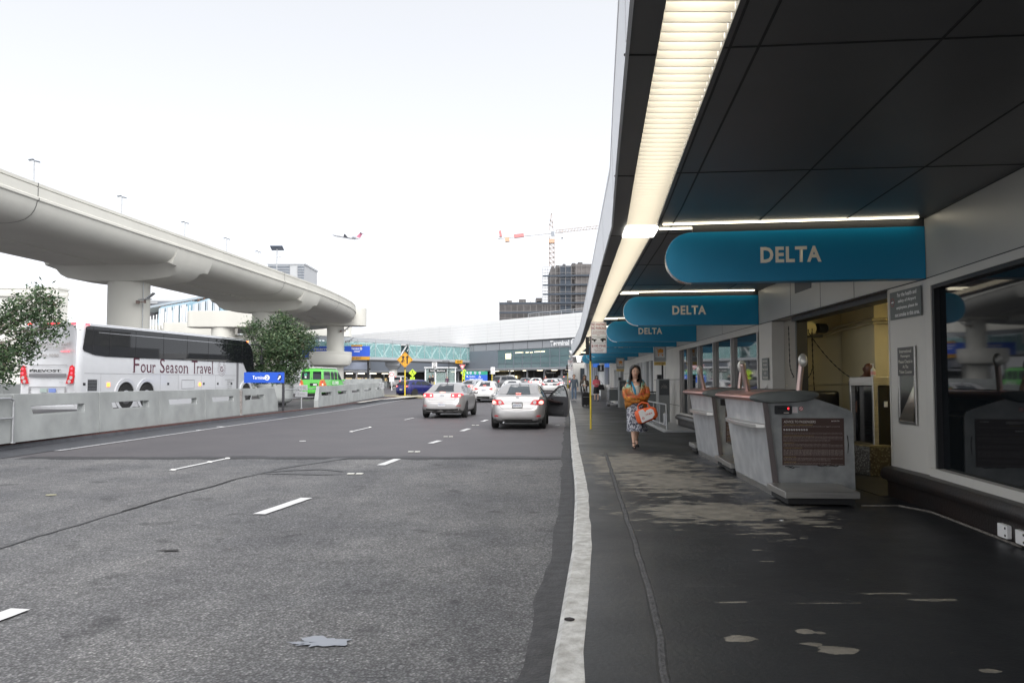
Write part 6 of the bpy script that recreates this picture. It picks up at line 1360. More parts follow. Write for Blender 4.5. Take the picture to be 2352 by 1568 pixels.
for s_, x0, x1, h_ in (('F', 3.12, 3.48, .62), ('o', 3.58, 3.90, .36), ('u', 3.97, 4.28, .35), ('r', 4.36, 4.56, .35), ('S', 4.86, 5.20, .62), ('e', 5.27, 5.53, .36), ('a', 5.60, 5.86, .36), ('s', 5.93, 6.13, .36), ('o', 6.20, 6.52, .36), ('n', 6.60, 6.92, .35), ('T', 7.22, 7.66, .60), ('r', 7.64, 7.84, .35), ('a', 7.89, 8.15, .36), ('v', 8.20, 8.50, .35), ('e', 8.53, 8.80, .36), ('l', 8.90, 8.96, .60)):
    q = B(); glyph(q, s_, x0, x1, ZB_, h_)
    st_ = {'F': [x0 + .03], 'T': [(x0 + x1) / 2], 'n': [x0 + .03, x1 - .03], 'r': [x0 + .03], 'l': [(x0 + x1) / 2], 'u': []}.get(s_, [])
    for sx_ in st_: q.prism(rect(sx_ - .08, ZB_ - .004, sx_ + .08, ZB_ + .018), .0025, SF1)
    if s_ in 'unrl':
        top_ = ZB_ + h_
        for sx_ in ([x0 + .02] if s_ != 'u' else [x0 + .02, x1 - .04]): q.prism([(sx_ - .07, top_ - .03), (sx_ + .01, top_), (sx_ + .01, top_ - .03)], .0025, SF1)
    if s_ == 'v': q.prism(rect(x0 - .04, ZB_ + h_ - .018, x0 + .12, ZB_ + h_), .0025, SF1); q.prism(rect(x1 - .12, ZB_ + h_ - .018, x1 + .04, ZB_ + h_), .0025, SF1)
    if s_ == 'T': q.prism(rect(x0 - .01, ZB_ + h_ - .09, x0 + .02, ZB_ + h_), .0025, SF1); q.prism(rect(x1 - .02, ZB_ + h_ - .09, x1 + .01, ZB_ + h_), .0025, SF1)
    if s_ == 'F': q.prism(rect(x1 - .03, ZB_ + h_ - .11, x1, ZB_ + h_), .0025, SF1); q.prism(rect(x0 - .06, ZB_ + h_ - .018, x0 + .1, ZB_ + h_), .0025, SF1)
    q.build('lettering', m_mar, K)
def crest(q, cx, cz, r, F):
    for sg in (-1, 1):
        for k in range(9):
            a = R(-80 + k * 17); ca = a + R(60)
            for dd in (-.16, .16):
                lx, lz = cx + sg * (r + dd * r) * math.cos(a), cz + (r + dd * r) * math.sin(a)
                q.prism([(lx + sg * (.11 * r * math.cos(t_) * math.cos(ca) - .045 * r * math.sin(t_) * math.sin(ca)), lz + .11 * r * math.cos(t_) * math.sin(ca) + .045 * r * math.sin(t_) * math.cos(ca)) for t_ in [2 * math.pi * j / 8 for j in range(8)]], .002, F)
    q.fit('FT', r * .75, r * .5, F, .002, .02, cyc=(cx, cz + r * .12)); q.prism([(cx + r * .5 * math.cos(a), cz - .05 * r + r * .45 * math.sin(a)) for a in [math.pi * (1 + j / 10) for j in range(11)]] + [(cx + r * .38 * math.cos(a), cz - .02 * r + r * .33 * math.sin(a)) for a in [math.pi * (2 - j / 10) for j in range(11)]], .002, F)
q = B(); crest(q, 9.75, 1.78, .30, SF1); q.build('crest', m_mar, K)
q = B(); letters(q, ['FOUR SEASON TRAVEL LLC', 'ROSEMEAD CA', 'USDOT 1929354', 'TCP 20253-A', 'MC 707753', 'CA 477117'], .95, .62, SF @ Matrix.Translation((10.5, .98, .001)), bold=.005); q.build('small_lettering', M('grey_print', (.2, .2, .2), .6), K)
def rp(q, poly, d, z0, off=.0):
    F = Fm((0, (.0 if z0 < 1.4 else -1.4 * LEAN) - .004, 0), (1, 0, 0), (0, LEAN if z0 >= 1.4 else 0, 1)); return q.prism(poly, d, F @ Matrix.Translation((0, 0, off)))
for s_ in (0, 1):
    f = lambda pts: [(-x if not s_ else -(Wc - x), z) for x, z in pts]
    q = B(); rp(q, f([(.20, 1.08), (.50, 1.06), (.40, 1.4), (.34, 1.72), (.24, 1.76), (.15, 1.68), (.14, 1.32)]), .04, 1.0); lam = q.build('tail_light', m_tail, K, bevel=.008)
    for zc in (1.63, 1.46): q = B(); rp(q, [disc(.045, 16, -.25 if not s_ else -(Wc - .25), zc)], .01, 1.0, .04); q.build('lit_lamp', m_rglow, lam)
    for zc, xx in ((1.29, .27), (1.15, .34)): q = B(); rp(q, [disc(.065, 16, -xx if not s_ else -(Wc - xx), zc)], .01, 1.0, .04); q.build('clear_lens', m_clear, lam)
for x in (.35, 1.05, 1.3, 1.55, 2.25): q = B(); q.box((-x, .12, Hc - .07), (.16, .05, .06)); q.build('marker_lamp', m_rglow, K)
q = B(); q.box((.0, .42, Hc - .10), (.03, .2, .06)); q.build('marker_lamp', m_rglow, K)
q = B(); q.box((-.02, 12.2, Hc - .17), (.03, .16, .06)); q.build('marker_lamp', m_oglow, K)
q = B(); rp(q, rect(-2.10, 1.32, -.50, 1.44), .006, 1.0); q.build('grey_band', m_cgrey, K)
for pl in (rect(-2.35, 2.33, -.25, 2.34), rect(-2.1, 1.76, -.5, 1.785)): q = B(); rp(q, pl, .006, 1.5); q.build('panel_gap', m_gap, K)
q = B(); rp(q, [rect(-2.1, .62, -.5, .96), rect(-2.04, .66, -.56, .93)[::-1]], .01, 1.0); q.build('plate_recess', m_gap, K)
q = B(); rp(q, rect(-.80, 2.27, -.45, 2.295), .010, 1.5); q.build('brake_strip', m_rglow, K)
q = B(); F = Fm((0, -.006 + .0, 0)); q.fit('PREVOST', 1.35, .10, F @ Matrix.Translation((0, 0, .0)), .012, .04, cyc=(-1.4, 1.55)); q.build('rear_lettering', m_letk, K)
q = B(); q.fit('H3', .14, .07, F, .004, .0, cyc=(-.72, 1.12)); q.build('model_mark', m_galv, K)
m_gpr = M('grey_rear_print', (.22, .20, .19), .6)
F = Fm((0, -1.4 * LEAN - .006, 0), (1, 0, 0), (0, LEAN, 1))
q = B(); crest(q, -1.35, 2.82, .17, F); q.build('crest', m_gpr, K)
q = B(); q.fit('Four Season Travel', 2.0, .16, F, .002, .0, cyc=(-1.45, 2.58)); q.build('rear_title', m_gpr, K)
q = B(); q.fit('www.fourseasontravel.com', 1.75, .11, F, .002, .0, cyc=(-1.5, 2.44)); q.build('rear_address', m_gpr, K)
q = B(); q.fit('888-990-9888', 1.2, .11, F, .002, .0, cyc=(-1.5, 2.13)); q.build('rear_number', m_gpr, K)
for x, c_ in ((-1.45, (.35, .42, .40)), (-1.08, (.18, .25, .55))):
    q = B(); q.box((x, -.014, .82), (.3, .012, .15)); q.build('number_plate', M('plate_c%d' % int(-x * 100), c_, .5), K)
q = B(); q.tube([(-.1, 12.6, 3.1), (.15, 13.0, 3.1), (.25, 13.2, 2.9), (.25, 13.2, 2.5)], .03, 8); q.box((.26, 13.2, 2.3), (.14, .1, .4)); q.build('mirror', m_dark, K, smooth=50)
# ------------------------------------------------------------ median barriers
def barrier(x0, y0, x1, y1, lab, taper0=False, taper1=False, z=.14, h=1.07, grp='concrete barrier panels along the median'):
    a = Vector((x0, y0, z + gz(y0))); b_ = Vector((x1, y1, z + gz(y1))); d = (b_ - a); L = Vector((d.x, d.y, 0)).length
    t = thing('concrete_barrier', lab, 'barrier', tuple(a), math.atan2(-(b_ - a).x, (b_ - a).y), grp)
    q = B(); dz = d.z
    T = Matrix(((0, 0, 1, 0), (1, 0, 0, 0), (0, 1, 0, 0), (0, 0, 0, 1)))  # poly (y,z) extruded +x
    g = .012
    top = [(g + (.35 if taper0 else 0), h), (L - g - (.45 if taper1 else 0), h)]
    out = [(g, 0), (L - g, dz), (L - g, dz + (h * .35 if taper1 else h * .5)), (top[1][0], top[1][1] + dz), (top[0][0], h), (g, h * .35 if taper0 else h * .5)]
    s0, s1 = L * .18, L * .80
    if taper1: s0, s1 = L * .10, L * .60
    hole = [(s0 + .1, .58), (s1, .58), (s1, .78), (s0, .78)]
    q.prism([out, hole[::-1]], .17, T @ Matrix.Translation((0, 0, -.085)))
    o = q.build('panel', m_conc_b, t, bevel=.012)
    for v in o.data.vertices:       # battered faces
        v.co.x *= 1 + .5 * (1 - min(1, max(0, v.co.z) / h))
    q = B(); q.box((0, L / 2, .585), (.20, s1 - s0 - .15, .02)); q.box((0, s1 + .02, .68), (.15, .03, .2)); q.build('slot_lip', m_conc_b, t)
    return t
by = [10.2, 13.95, 17.7, 21.4, 25.05, 28.75, 32.45]
blab = ['concrete barrier panel at the left frame edge behind the pipe rail', 'concrete barrier panel just left of the pipe rail', 'widest concrete barrier panel, right behind the pipe rail', 'concrete barrier panel in front of the coach rear wheels', 'concrete barrier panel in front of the middle of the coach', 'concrete barrier panel one before the sloped end by the blue sign']
for i in range(6): barrier(-11.15 - .0 * i, by[i], -11.15, by[i + 1], blab[i])
barrier(-11.15, 32.5, -11.0, 37.2, 'concrete barrier panel with sloped end under the blue sign', taper1=True)
b2 = [42.2, 46.3, 50.5, 54.8, 59.4, 64.4]
bl2 = ['sloped first panel of the second barrier run beside the pipe railing', 'second panel of the far barrier run in front of the green van', 'middle panel of the far barrier run right of the green van', 'fourth panel of the far barrier run', 'last low panel of the far barrier run before the yellow island']
for i in range(5):
    f = lambda y: -10.35 - .004 * (y - 42)
    barrier(f(b2[i]), b2[i], f(b2[i + 1]), b2[i + 1], bl2[i], taper0=(i == 0), taper1=(i == 4), h=1.12)
# barriers on the far side of the coach lane
b3 = [(-23.2, 20), (-23.2, 26), (-23.0, 36), (-22.8, 46), (-22.2, 54), (-21.5, 62), (-20.5, 70), (-19.2, 78), (-17.5, 86), (-15.2, 93)]
for i, (p, q_) in enumerate(zip(b3, b3[1:])):
    barrier(p[0], p[1], q_[0], q_[1], ['background barrier behind the coach tail', 'background barrier hidden behind the coach rear half', 'background barrier behind the coach middle', 'background barrier between the coach front and the tree trunk', 'background barrier just left of the green van', 'background barrier behind the green van', 'background barrier right of the green van roof', 'distant background barrier with small slots', 'last background barrier ending by the far road'][i], h=1.25, grp='barriers beyond the coach lane')
# drain pipe between panels
t = thing('drain_post', 'rusty grey post at the joint beside the sloped barrier end', 'post', (-11.03, 32.47, .14))
q = B(); q.box((0, 0, .5), (.12, .10, 1.0)); q.build('post', M('stained_grey', (.24, .22, .21), .8, var=.4, vs=8), t, bevel=.02)
q = B(); q.box((0, 0, .01), (.18, .16, .02)); q.build('foot_plate', m_galv, t)
# pipe rails
def rail(pts, lab, r=.026):
    t = thing('pipe_rail', lab, 'railing', (pts[0][0], pts[0][1], .14)); o = Vector((pts[0][0], pts[0][1], 0)); P3 = [Vector((p[0], p[1], 0)) - o for p in pts]
    q = B(); q.tube([P3[0] + Vector((0, 0, .94)), P3[0].lerp(P3[-1], .03) + Vector((0, 0, .98)), P3[0].lerp(P3[-1], .97) + Vector((0, 0, .98)), P3[-1] + Vector((0, 0, .94))], r, 8); q.build('top_rail', m_galv, t, smooth=60)
    q = B(); q.tube([P3[0] + Vector((0, 0, .55)), P3[-1] + Vector((0, 0, .55))], r * .8, 8); q.build('middle_rail', m_galv, t, smooth=60)
    for p in P3:
        q = B(); q.cyl(p, p + Vector((0, 0, .95)), r, n=8); q.cyl(p, p + Vector((0, 0, .02)), r * 2.4, n=8); q.build('rail_post', m_galv, t, smooth=60)
    return t
rail([(-10.98, 17.6), (-10.98, 15.6), (-10.98, 13.6)], 'galvanised pipe railing at the left frame edge in front of the barriers')
rail([(-10.95, 38.2), (-10.7, 40.6), (-10.45, 43.2)], 'galvanised pipe railing closing the gap between the two barrier runs')
t = thing('notice_board', 'pair of small grey notices fixed to the pipe railing in the barrier gap', 'sign', (-10.62, 40.3, .14))
q = B(); q.box((0, 0, .55), (.05, .05, 1.1)); q.build('post', m_galv, t)
for z in (.73, 1.05):
    q = B(); q.box((0, -.05, z), (.62, .02, .28)); bo = q.build('board', m_galv, t, bevel=.01)
    q = B(); q.fit('NO PED XING' if z > 1 else 'USE XWALK', .42, .11, Fm((0, -.062, z)), .002, .02); q.build('lettering', M('grey_print', (.2, .2, .2), .6), bo)
t = thing('notice_board', 'small grey notice on the last far barrier panel', 'sign', (-10.2, 62.2, 1.0))
q = B(); q.box((0, -.0, .2), (.45, .03, .5)); q.build('board', m_galv, t)
q = B(); letters(q, ['KEEP', 'OFF'], .3, .35, Fm((0, -.017, .2)), bold=.01, widths=[1, .7]); q.build('lettering', M('grey_print', (.2, .2, .2), .6), t)

# Terminal 2 direction sign
t = thing('direction_sign', 'blue Terminal 2 direction sign with arrow on a dark post by the barrier end', 'sign', (-10.60, 37.0, .14), R(0))
q = B(); q.box((0, 0, .88), (.10, .10, 1.78)); q.build('post', M('post_dark', (.03, .03, .035), .4), t, bevel=.006)
q = B(); q.box((-.87, -.08, 1.545), (1.86, .05, .49)); q.build('board', m_blue, t, bevel=.006)
F = Fm((-.87, -.106, 1.545))
q = B(); q.fit('Terminal', .58, .17, F, .003, .012, cyc=(-.24, .0)); q.build('lettering', m_letw, t)
q = B(); q.prism([disc(.125, 28, .135, 0)], .003, F); d2 = q.build('number_disc', m_letw, t)
q = B(); q.fit('2', .10, .16, F @ Matrix.Translation((0, 0, .0031)), .002, .03, cyc=(.135, 0)); q.build('number', M('blue_print', (.01, .06, .4), .5), d2)
q = B(); q.prism([disc(.15, 28, .72, 0, .62, 1)], .003, F); d3 = q.build('arrow_disc', M('arrow_navy', (.008, .012, .04), .5), t)
q = B(); q.prism([(.69 - .05, -.10), (.69 - .01, -.10), (.735, .0), (.76, -.02), (.775, .085), (.665, .065), (.695, .035), (.635, -.07)], .003, F @ Matrix.Translation((0, 0, .0031))); q.build('arrow', m_letw, d3)

# ------------------------------------------------------------ trees in planters
m_bark = M('bark', (.17, .15, .125), .9, var=.3, vs=8, bump=.6, bs=20)
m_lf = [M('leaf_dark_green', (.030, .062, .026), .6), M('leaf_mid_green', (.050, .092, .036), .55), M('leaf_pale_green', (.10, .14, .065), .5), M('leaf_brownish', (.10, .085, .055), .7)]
def tree(lab, base, crown, clumps, nleaf, ls, seed, trunk_r=.10, lean=(0, 0)):
    rnd = random.Random(seed); t = thing('tree', lab, 'tree', base, 0, 'small dark leaved trees in round planters')
    q = B(); cz = crown[2]; top = Vector((lean[0], lean[1], cz * .9))
    q.tube([(0, 0, -.2), (lean[0] * .1, lean[1] * .1, cz * .3), (lean[0] * .5, lean[1] * .5, cz * .6), top], [trunk_r * 1.3, trunk_r, trunk_r * .8, trunk_r * .5], 10); q.build('trunk', m_bark, t, smooth=60)
    for (c, r) in clumps:
        c = Vector(c); st = Vector((lean[0] * .4, lean[1] * .4, cz * rnd.uniform(.35, .7))); mid = st.lerp(c, .5) + Vector((rnd.uniform(-.2, .2), rnd.uniform(-.2, .2), rnd.uniform(-.1, .1)))
        pts = [st, mid, c]; q = B(); q.tube(pts, [trunk_r * .5, trunk_r * .32, trunk_r * .12], 6)
        for k in range(6):
            e = c + Vector((rnd.gauss(0, 1), rnd.gauss(0, 1), rnd.gauss(0, .8))).normalized() * r * rnd.uniform(.7, 1.05); q.tube([mid.lerp(c, rnd.uniform(.3, 1)), mid.lerp(e, .6) + Vector((0, 0, .04)), e], [trunk_r * .16, trunk_r * .10, .006], 5)
        q.build('limb', m_bark, t, smooth=60)
    q = B(); 
    for mm in m_lf: q.m(mm)
    tot = sum(r ** 2 for _, r in clumps)
    for ci, (c, r) in enumerate(clumps):
        r *= .90; c = Vector(c); n_ = int(nleaf * r * r / tot); tw = []
        for k in range(max(4, int(n_ / 9))):
            d = Vector((rnd.gauss(0, 1), rnd.gauss(0, 1), rnd.gauss(0, 1))).normalized(); rr = r * rnd.uniform(.30, 1.0) ** .5 * (1 + .18 * noise.noise(d * 2.5 + c)); tw.append(c + d * rr)
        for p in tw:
            tone = rnd.choices((0, 1, 2, 3), (5, 4, 1.3 + (1.5 if p.z > c.z + r * .3 else 0), .35))[0]  # pale leaves favoured above each clump's middle, painting in light from above
            for k in range(9):
                o = p + Vector((rnd.gauss(0, ls * .9), rnd.gauss(0, ls * .9), rnd.gauss(0, ls * .8)))
                ax = Vector((rnd.gauss(0, 1), rnd.gauss(0, 1), rnd.gauss(.2, .8))).normalized(); sd_ = ax.orthogonal().normalized(); sd_ = (Matrix.Rotation(rnd.uniform(0, 6.28), 3, ax) @ sd_)
                l_ = ls * rnd.uniform(.7, 1.25); w_ = l_ * .38; q.mi = tone if rnd.random() < .75 else rnd.randrange(3)
                q.add([o, o + ax * l_ * .5 + sd_ * w_ * .5, o + ax * l_, o + ax * l_ * .5 - sd_ * w_ * .5], [(0, 1, 2, 3)])
    fo = q.build('crown', None, t, norm=False); return t
def planter(loc, r, h, lab):
    t = thing('planter', lab, 'planter', loc)
    q = B(); q.lathe([(r * .62, 0), (r * .80, .04), (r * .93, .14), (r, .34), (r, h - .01), (r * .985, h), (r * .86, h), (r * .86, h - .12), (0, h - .12)], n=40); q.build('bowl', m_conc_b, t, smooth=40)
    q = B(); q.lathe([(0, h - .11), (r * .85, h - .11)], n=24); q.build('soil', m_bark, t)
    q = B(); q.lathe([(r * .6, -.14), (r * .6, .0)], n=24); q.build('foot', m_dark, t)
planter((-12.9, 43.5, .33), .95, 1.03, 'round concrete planter behind the pipe railing under the tree')
tree('bushy dark green tree in the round planter behind the blue Terminal 2 sign', (-12.7, 43.3, 1.25), (0, 0, 2.0),
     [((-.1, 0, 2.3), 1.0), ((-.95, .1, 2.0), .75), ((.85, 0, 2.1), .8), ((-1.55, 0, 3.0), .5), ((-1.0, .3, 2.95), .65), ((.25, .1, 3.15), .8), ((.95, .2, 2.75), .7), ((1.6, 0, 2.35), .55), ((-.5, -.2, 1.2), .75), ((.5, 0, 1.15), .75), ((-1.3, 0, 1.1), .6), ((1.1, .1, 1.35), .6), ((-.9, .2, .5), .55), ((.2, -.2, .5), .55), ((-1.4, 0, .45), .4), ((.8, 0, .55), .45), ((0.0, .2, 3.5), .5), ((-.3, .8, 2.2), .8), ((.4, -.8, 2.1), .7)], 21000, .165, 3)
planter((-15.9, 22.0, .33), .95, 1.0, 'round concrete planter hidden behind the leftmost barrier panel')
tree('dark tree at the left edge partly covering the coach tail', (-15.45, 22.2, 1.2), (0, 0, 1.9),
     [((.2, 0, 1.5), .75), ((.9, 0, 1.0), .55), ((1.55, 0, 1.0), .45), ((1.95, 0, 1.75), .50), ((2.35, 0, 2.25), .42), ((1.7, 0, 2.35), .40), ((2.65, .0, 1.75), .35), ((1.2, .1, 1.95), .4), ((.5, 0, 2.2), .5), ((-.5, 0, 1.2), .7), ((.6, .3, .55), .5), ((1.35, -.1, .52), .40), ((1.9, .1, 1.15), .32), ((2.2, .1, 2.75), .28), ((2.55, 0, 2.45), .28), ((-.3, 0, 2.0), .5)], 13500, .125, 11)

# ------------------------------------------------------------ elevated guideway
NEAR = [(-12, -22.6), (10, -22.2), (20, -21.9), (33.3, -21.4), (42.2, -20.7), (50, -19.95), (60, -19.05), (71.9, -18.05), (78.1, -17.75), (85.6, -17.7), (90, -17.95), (94, -18.5), (98, -19.5), (102, -21), (106, -23.2), (110, -26.4), (112.5, -30), (114, -35), (114.5, -42)]
def spl(P, n):
    out = []
    for i in range(len(P) - 1):
        p0, p1, p2, p3 = (Vector(P[max(0, i - 1)]), Vector(P[i]), Vector(P[i + 1]), Vector(P[min(len(P) - 1, i + 2)]))
        for k in range(n):
            t = k / n; out.append(.5 * ((2 * p1) + (p2 - p0) * t + (2 * p0 - 5 * p1 + 4 * p2 - p3) * t * t + (3 * p1 - p0 - 3 * p2 + p3) * t ** 3))
    out.append(Vector(P[-1])); return out
NL = spl([(x, y) for y, x in NEAR], 5)
def frames(pts):
    fr = []
    for i, p in enumerate(pts):
        d = (pts[min(i + 1, len(pts) - 1)] - pts[max(i - 1, 0)]).normalized(); fr.append((p, Vector((-d.y, d.x))))  # normal points left (away from camera)
    return fr
DW = 8.8
def dsec(p, n, pr): return [Vector((p.x + n.x * o, p.y + n.y * o, z)) for o, z in pr]
half = [(.0, 10.40), (.0, 10.24)], [(.0, 10.19), (.0, 9.78), (-.06, 9.73), (-.06, 9.62), (.03, 9.57), (.07, 9.38), (.15, 9.18), (.31, 8.96), (.56, 8.78), (.90, 8.67), (1.35, 8.61), (1.9, 8.60)]
belly = half[1] + [(4.2, 8.60), (4.3, 8.75), (4.5, 8.75), (4.6, 8.60)] + [(DW - o, z) for o, z in half[1][::-1]]
prof = [(.0, 10.40), (.0, 10.25), (.05, 10.24), (.05, 10.20)] + belly + [(DW - .05, 10.20), (DW - .05, 10.24), (DW, 10.25), (DW, 10.40), (DW - .25, 10.40), (DW - .25, 9.6), (.25, 9.6), (.25, 10.40)]
m_gw = M('guideway_concrete', (.57, .56, .51), .85, var=.045, vs=.5, stretch=(1, 1, .2), bump=.08, bs=12)
GW = thing('guideway', 'long curving pale concrete guideway high over the coach lane', 'guideway')
q = B(); q.loft([dsec(p, n, prof) for p, n in frames(NL)]); q.build('deck', m_gw, GW, smooth=32)
# joints
q = B()
# piers
def nearest_y(y): return min(frames(NL), key=lambda f: abs(f[0].y - y))
def pier(Yc, r, off=4.4, cap=True):
    p, n = nearest_y(Yc); c = Vector((p.x + n.x * off, p.y + n.y * off)); d = Vector((n.y, -n.x))
    q = B(); q.lathe([(r * 1.0, -.1), (r, 7.80 if cap else 8.4)], (c.x, c.y, 0), 40); q.build('column', m_gw, GW, smooth=40)
    if cap:
        hc_p = [(.03, 9.40), (.09, 9.12), (.19, 8.82), (.36, 8.48), (.62, 8.18), (1.05, 7.96), (1.9, 7.84), (3.0, 7.74)]; cp = hc_p + [(DW - o, z) for o, z in hc_p[::-1]]
        rg = []
        for s_, k in ((-2.3, .0), (-1.7, .45), (-1.25, 1), (1.25, 1), (1.7, .45), (2.3, .0)):
            rg.append([Vector((p.x + n.x * o + d.x * s_, p.y + n.y * o + d.y * s_, z if k == 1 else lerp(max(8.70 if o > .6 and o < DW - .6 else z + .12, z), z, k))) for o, z in cp])
        q = B(); q.loft(rg); q.build('pier_cap', m_gw, GW, smooth=32)
    q = B(); e = c + Vector((r * .93, -r * .45)); q.tube([(e.x, e.y, .2), (e.x, e.y, 7.82)], .03, 6); q.build('drain_pipe', m_galv, GW)
    return c
pc1 = pier(50, 1.24); pc2 = pier(71, 1.14); pier(20, 1.24)
# far bent with its broad beam and ring
q = B()
def beam(x0, x1, yc, hw_, z0, z1, nm='cross_beam'):
    q = B(); out = [(x0, yc - hw_), (x1 - hw_ * .8, yc - hw_)] + [(x1 - hw_ * .8 + hw_ * .8 * math.sin(R(a)), yc - hw_ * math.cos(R(a))) for a in range(10, 180, 10)] + [(x1 - hw_ * .8, yc + hw_), (x0, yc + hw_)]
    q.prism(out, z1 - z0, Matrix.Translation((0, 0, z0))); return q.build(nm, m_gw, GW, smooth=30, bevel=.06)
beam(-27, -17.95, 98, 1.5, 8.35, 10.55)
q = B(); q.lathe([(1.03, 0), (1.03, 8.4)], (-21.75, 98, 0), 40); q.build('column', m_gw, GW, smooth=40)
q = B(); q.lathe([(.9, 3.35), (1.9, 3.4), (2.3, 3.55), (2.52, 3.95), (2.55, 4.75), (2.52, 4.85), (2.55, 4.86), (2.55, 5.15), (2.3, 5.16), (.9, 5.16)], (-22.2, 97.5, 0), 48); q.build('ring_collar', m_gw, GW, smooth=35)
beam(-40, -24.4, 121, 1.4, 8.3, 9.9); q = B(); q.lathe([(1.0, 0), (1.0, 8.3)], (-27.5, 121, 0), 30); q.build('column', m_gw, GW, smooth=40)

for y_ in (35.5, 64.5, 80.5, 92.5):
    p, n_ = nearest_y(y_); d_ = Vector((n_.y, -n_.x)) * .03; q = B(); pf = [(-.004, 10.405)] + [(o - .004 * (1 if o < 4 else -1), z - .006) for o, z in prof[1:-4]] + [(DW + .004, 10.405)]
    q.loft([dsec(p - d_, n_, pf), dsec(p + d_, n_, pf)], caps=False, closed=False); q.build('deck_joint', M('joint_dark', (.12, .12, .115), .9), GW)  # dark expansion joint band around the deck
rebase(GW)
t = thing('station_guideway', 'lower concrete guideway beams and platform in the gap under the big guideway', 'guideway')
q = B()
def rb(x0, x1, yc, hw_, z0, z1):
    out = [(x1, yc - hw_)] + [(x0 + hw_ * .5 - hw_ * .5 * math.sin(R(a)), yc - hw_ * math.cos(R(a))) for a in range(0, 190, 15)] + [(x1, yc + hw_)]
    q = B(); q.prism(out[::-1], z1 - z0, Matrix.Translation((0, 0, z0))); return q.build('cross_beam', m_gw, t, smooth=30, bevel=.05)
rb(-38.6, -24.5, 95, 1.5, 7.95, 9.85)
rb(-45.0, -36.0, 103, 1.4, 6.2, 9.1)
q = B(); q.lathe([(1.35, 0), (1.35, 7.95)], (-34.5, 95, 0), 30); q.build('column', m_gw, t, smooth=40)
q = B(); q.hexa([Vector((-70, 118, 7.7)), Vector((-66, 132, 7.7)), Vector((-66, 132, 8.6)), Vector((-70, 118, 8.6))], [Vector((-24, 104, 9.6)), Vector((-22, 112, 9.6)), Vector((-22, 112, 10.5)), Vector((-24, 104, 10.5))]); q.build('track_beam', m_gw, t)
q = B(); q.box((-30.5, 96.6, 6.4), (9, .8, 1.6)); q.build('lower_beam', m_gw, t)
q = B(); q.tube([at(330, 704, 112), at(440, 690, 112)], .05, 5)
pr = [at(u, lerp(762, 736, (u - 345) / 95), 111) for u in range(345, 440, 7)]
q = B()
for p in pr: q.bar(p, p + Vector((0, 0, 2.2)), .12)
q.build('railing', m_white, t)
rebase(t)
# shuttle train
m_tr = M('train_white', (.62, .66, .70), .4); m_trb = M('train_blue', (.28, .42, .50), .35)
def traincar(lab, u0, u1, v0t, v0b, v1t, v1b, Y, front):
    a = at(u0, v0b, Y + 3); b_ = at(u1, v1b, Y); t = thing('train_car', lab, 'train car', tuple(a), 0, 'pale blue train cars at the station')
    d = b_ - a; h = 3.3; n_ = Vector((-d.y, d.x, 0)).normalized() * 2.8; dn = d.normalized()
    q = B(); k = .25
    rg = [[f + n_ * .06 + Vector((0, 0, 0)), f + Vector((0, 0, 1.2)), f + n_ * .05 + Vector((0, 0, h - .3)), f + n_ * .2 + Vector((0, 0, h)), f + n_ * .8 + Vector((0, 0, h)), f + n_ * .95 + Vector((0, 0, h - .3)), f + n_ + Vector((0, 0, 1.2)), f + n_ * .94] for f in (Vector((0, 0, 0)), d)]
    q.loft(rg); q.build('car_body', m_trb, t, smooth=40)
    F = Fm(-n_.normalized() * .02, dn, (0, 0, 1)); L = d.length
    for i in range(4):
        x0 = L * (.04 + i * .235); q = B(); q.prism(rect(x0, .3, x0 + L * .20, 2.9), .03, F); q.build('side_panel', m_tr, t)
        q = B(); q.prism(rect(x0 + L * .035 + .0, .35, x0 + L * .045, 2.85), .035, F); q.prism(rect(x0 + L * .19, .35, x0 + L * .20, 2.85), .035, F); q.build('door_joint', m_dark, t)
    if front:
        F2 = Fm(d + dn * .02, n_.normalized(), (0, 0, 1)); q = B(); q.prism(rrect(.25, 1.0, 2.5, 2.95, .25), .04, F2); q.build('front_window', m_cglass, t)
        q = B(); q.prism(rect(1.2, 1.0, 1.26, 2.9), .05, F2); q.build('window_post', m_dark, t)
traincar('first pale blue train car with its dark front window facing the road', 440, 508, 690, 748, 681, 728, 108, True)
traincar('second pale blue train car behind the leading one', 362, 432, 708, 756, 697, 744, 112, False)
t = thing('station_roof', 'sloping station roof on brown trusses above the train', 'roof')
A0, A1 = at(320, 712, 116), at(552, 668, 116)
q = B(); o_ = Vector((0, 5, 0)); q.hexa([A0, A0 + o_, A0 + o_ + Vector((0, 0, .35)), A0 + Vector((0, 0, .35))], [A1, A1 + o_, A1 + o_ + Vector((0, 0, .35)), A1 + Vector((0, 0, .35))]); q.build('roof_slab', M('roof_blue_grey', (.30, .34, .37), .5), t)
for i in range(14):
    a = A0.lerp(A1, .2 + i * .055); b_ = A0.lerp(A1, .2 + (i + 1) * .055); dn_ = Vector((0, .4, -1.5 if i > 2 else -1.5)); q = B(); q.bar(a, (a + b_) / 2 + dn_, .14); q.bar((a + b_) / 2 + dn_, b_, .14); q.build('truss', M('truss_brown', (.12, .07, .05), .7), t)
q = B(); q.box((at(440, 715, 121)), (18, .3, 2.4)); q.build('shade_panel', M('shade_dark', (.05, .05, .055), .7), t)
rebase(t)
def box_building(nm, lab, u0, u1, v0, Y, dep, mat, zb=0, louv=False, cat='building'):
    a = at(u0, v0, Y); b_ = at(u1, v0, Y); t = thing(nm, lab, cat, ((a.x + b_.x) / 2, Y, zb))
    q = B(); q.box((0, dep / 2, (a.z - zb) / 2), (b_.x - a.x, dep, a.z - zb)); q.build('wall', mat, t)
    q = B(); q.box((0, dep / 2, a.z - zb + .15), (b_.x - a.x + .3, dep + .3, .3)); q.build('parapet', mat, t)
    return t, b_.x - a.x, a.z - zb
m_louv = M('louvre_grey', (.17, .19, .22), .5)
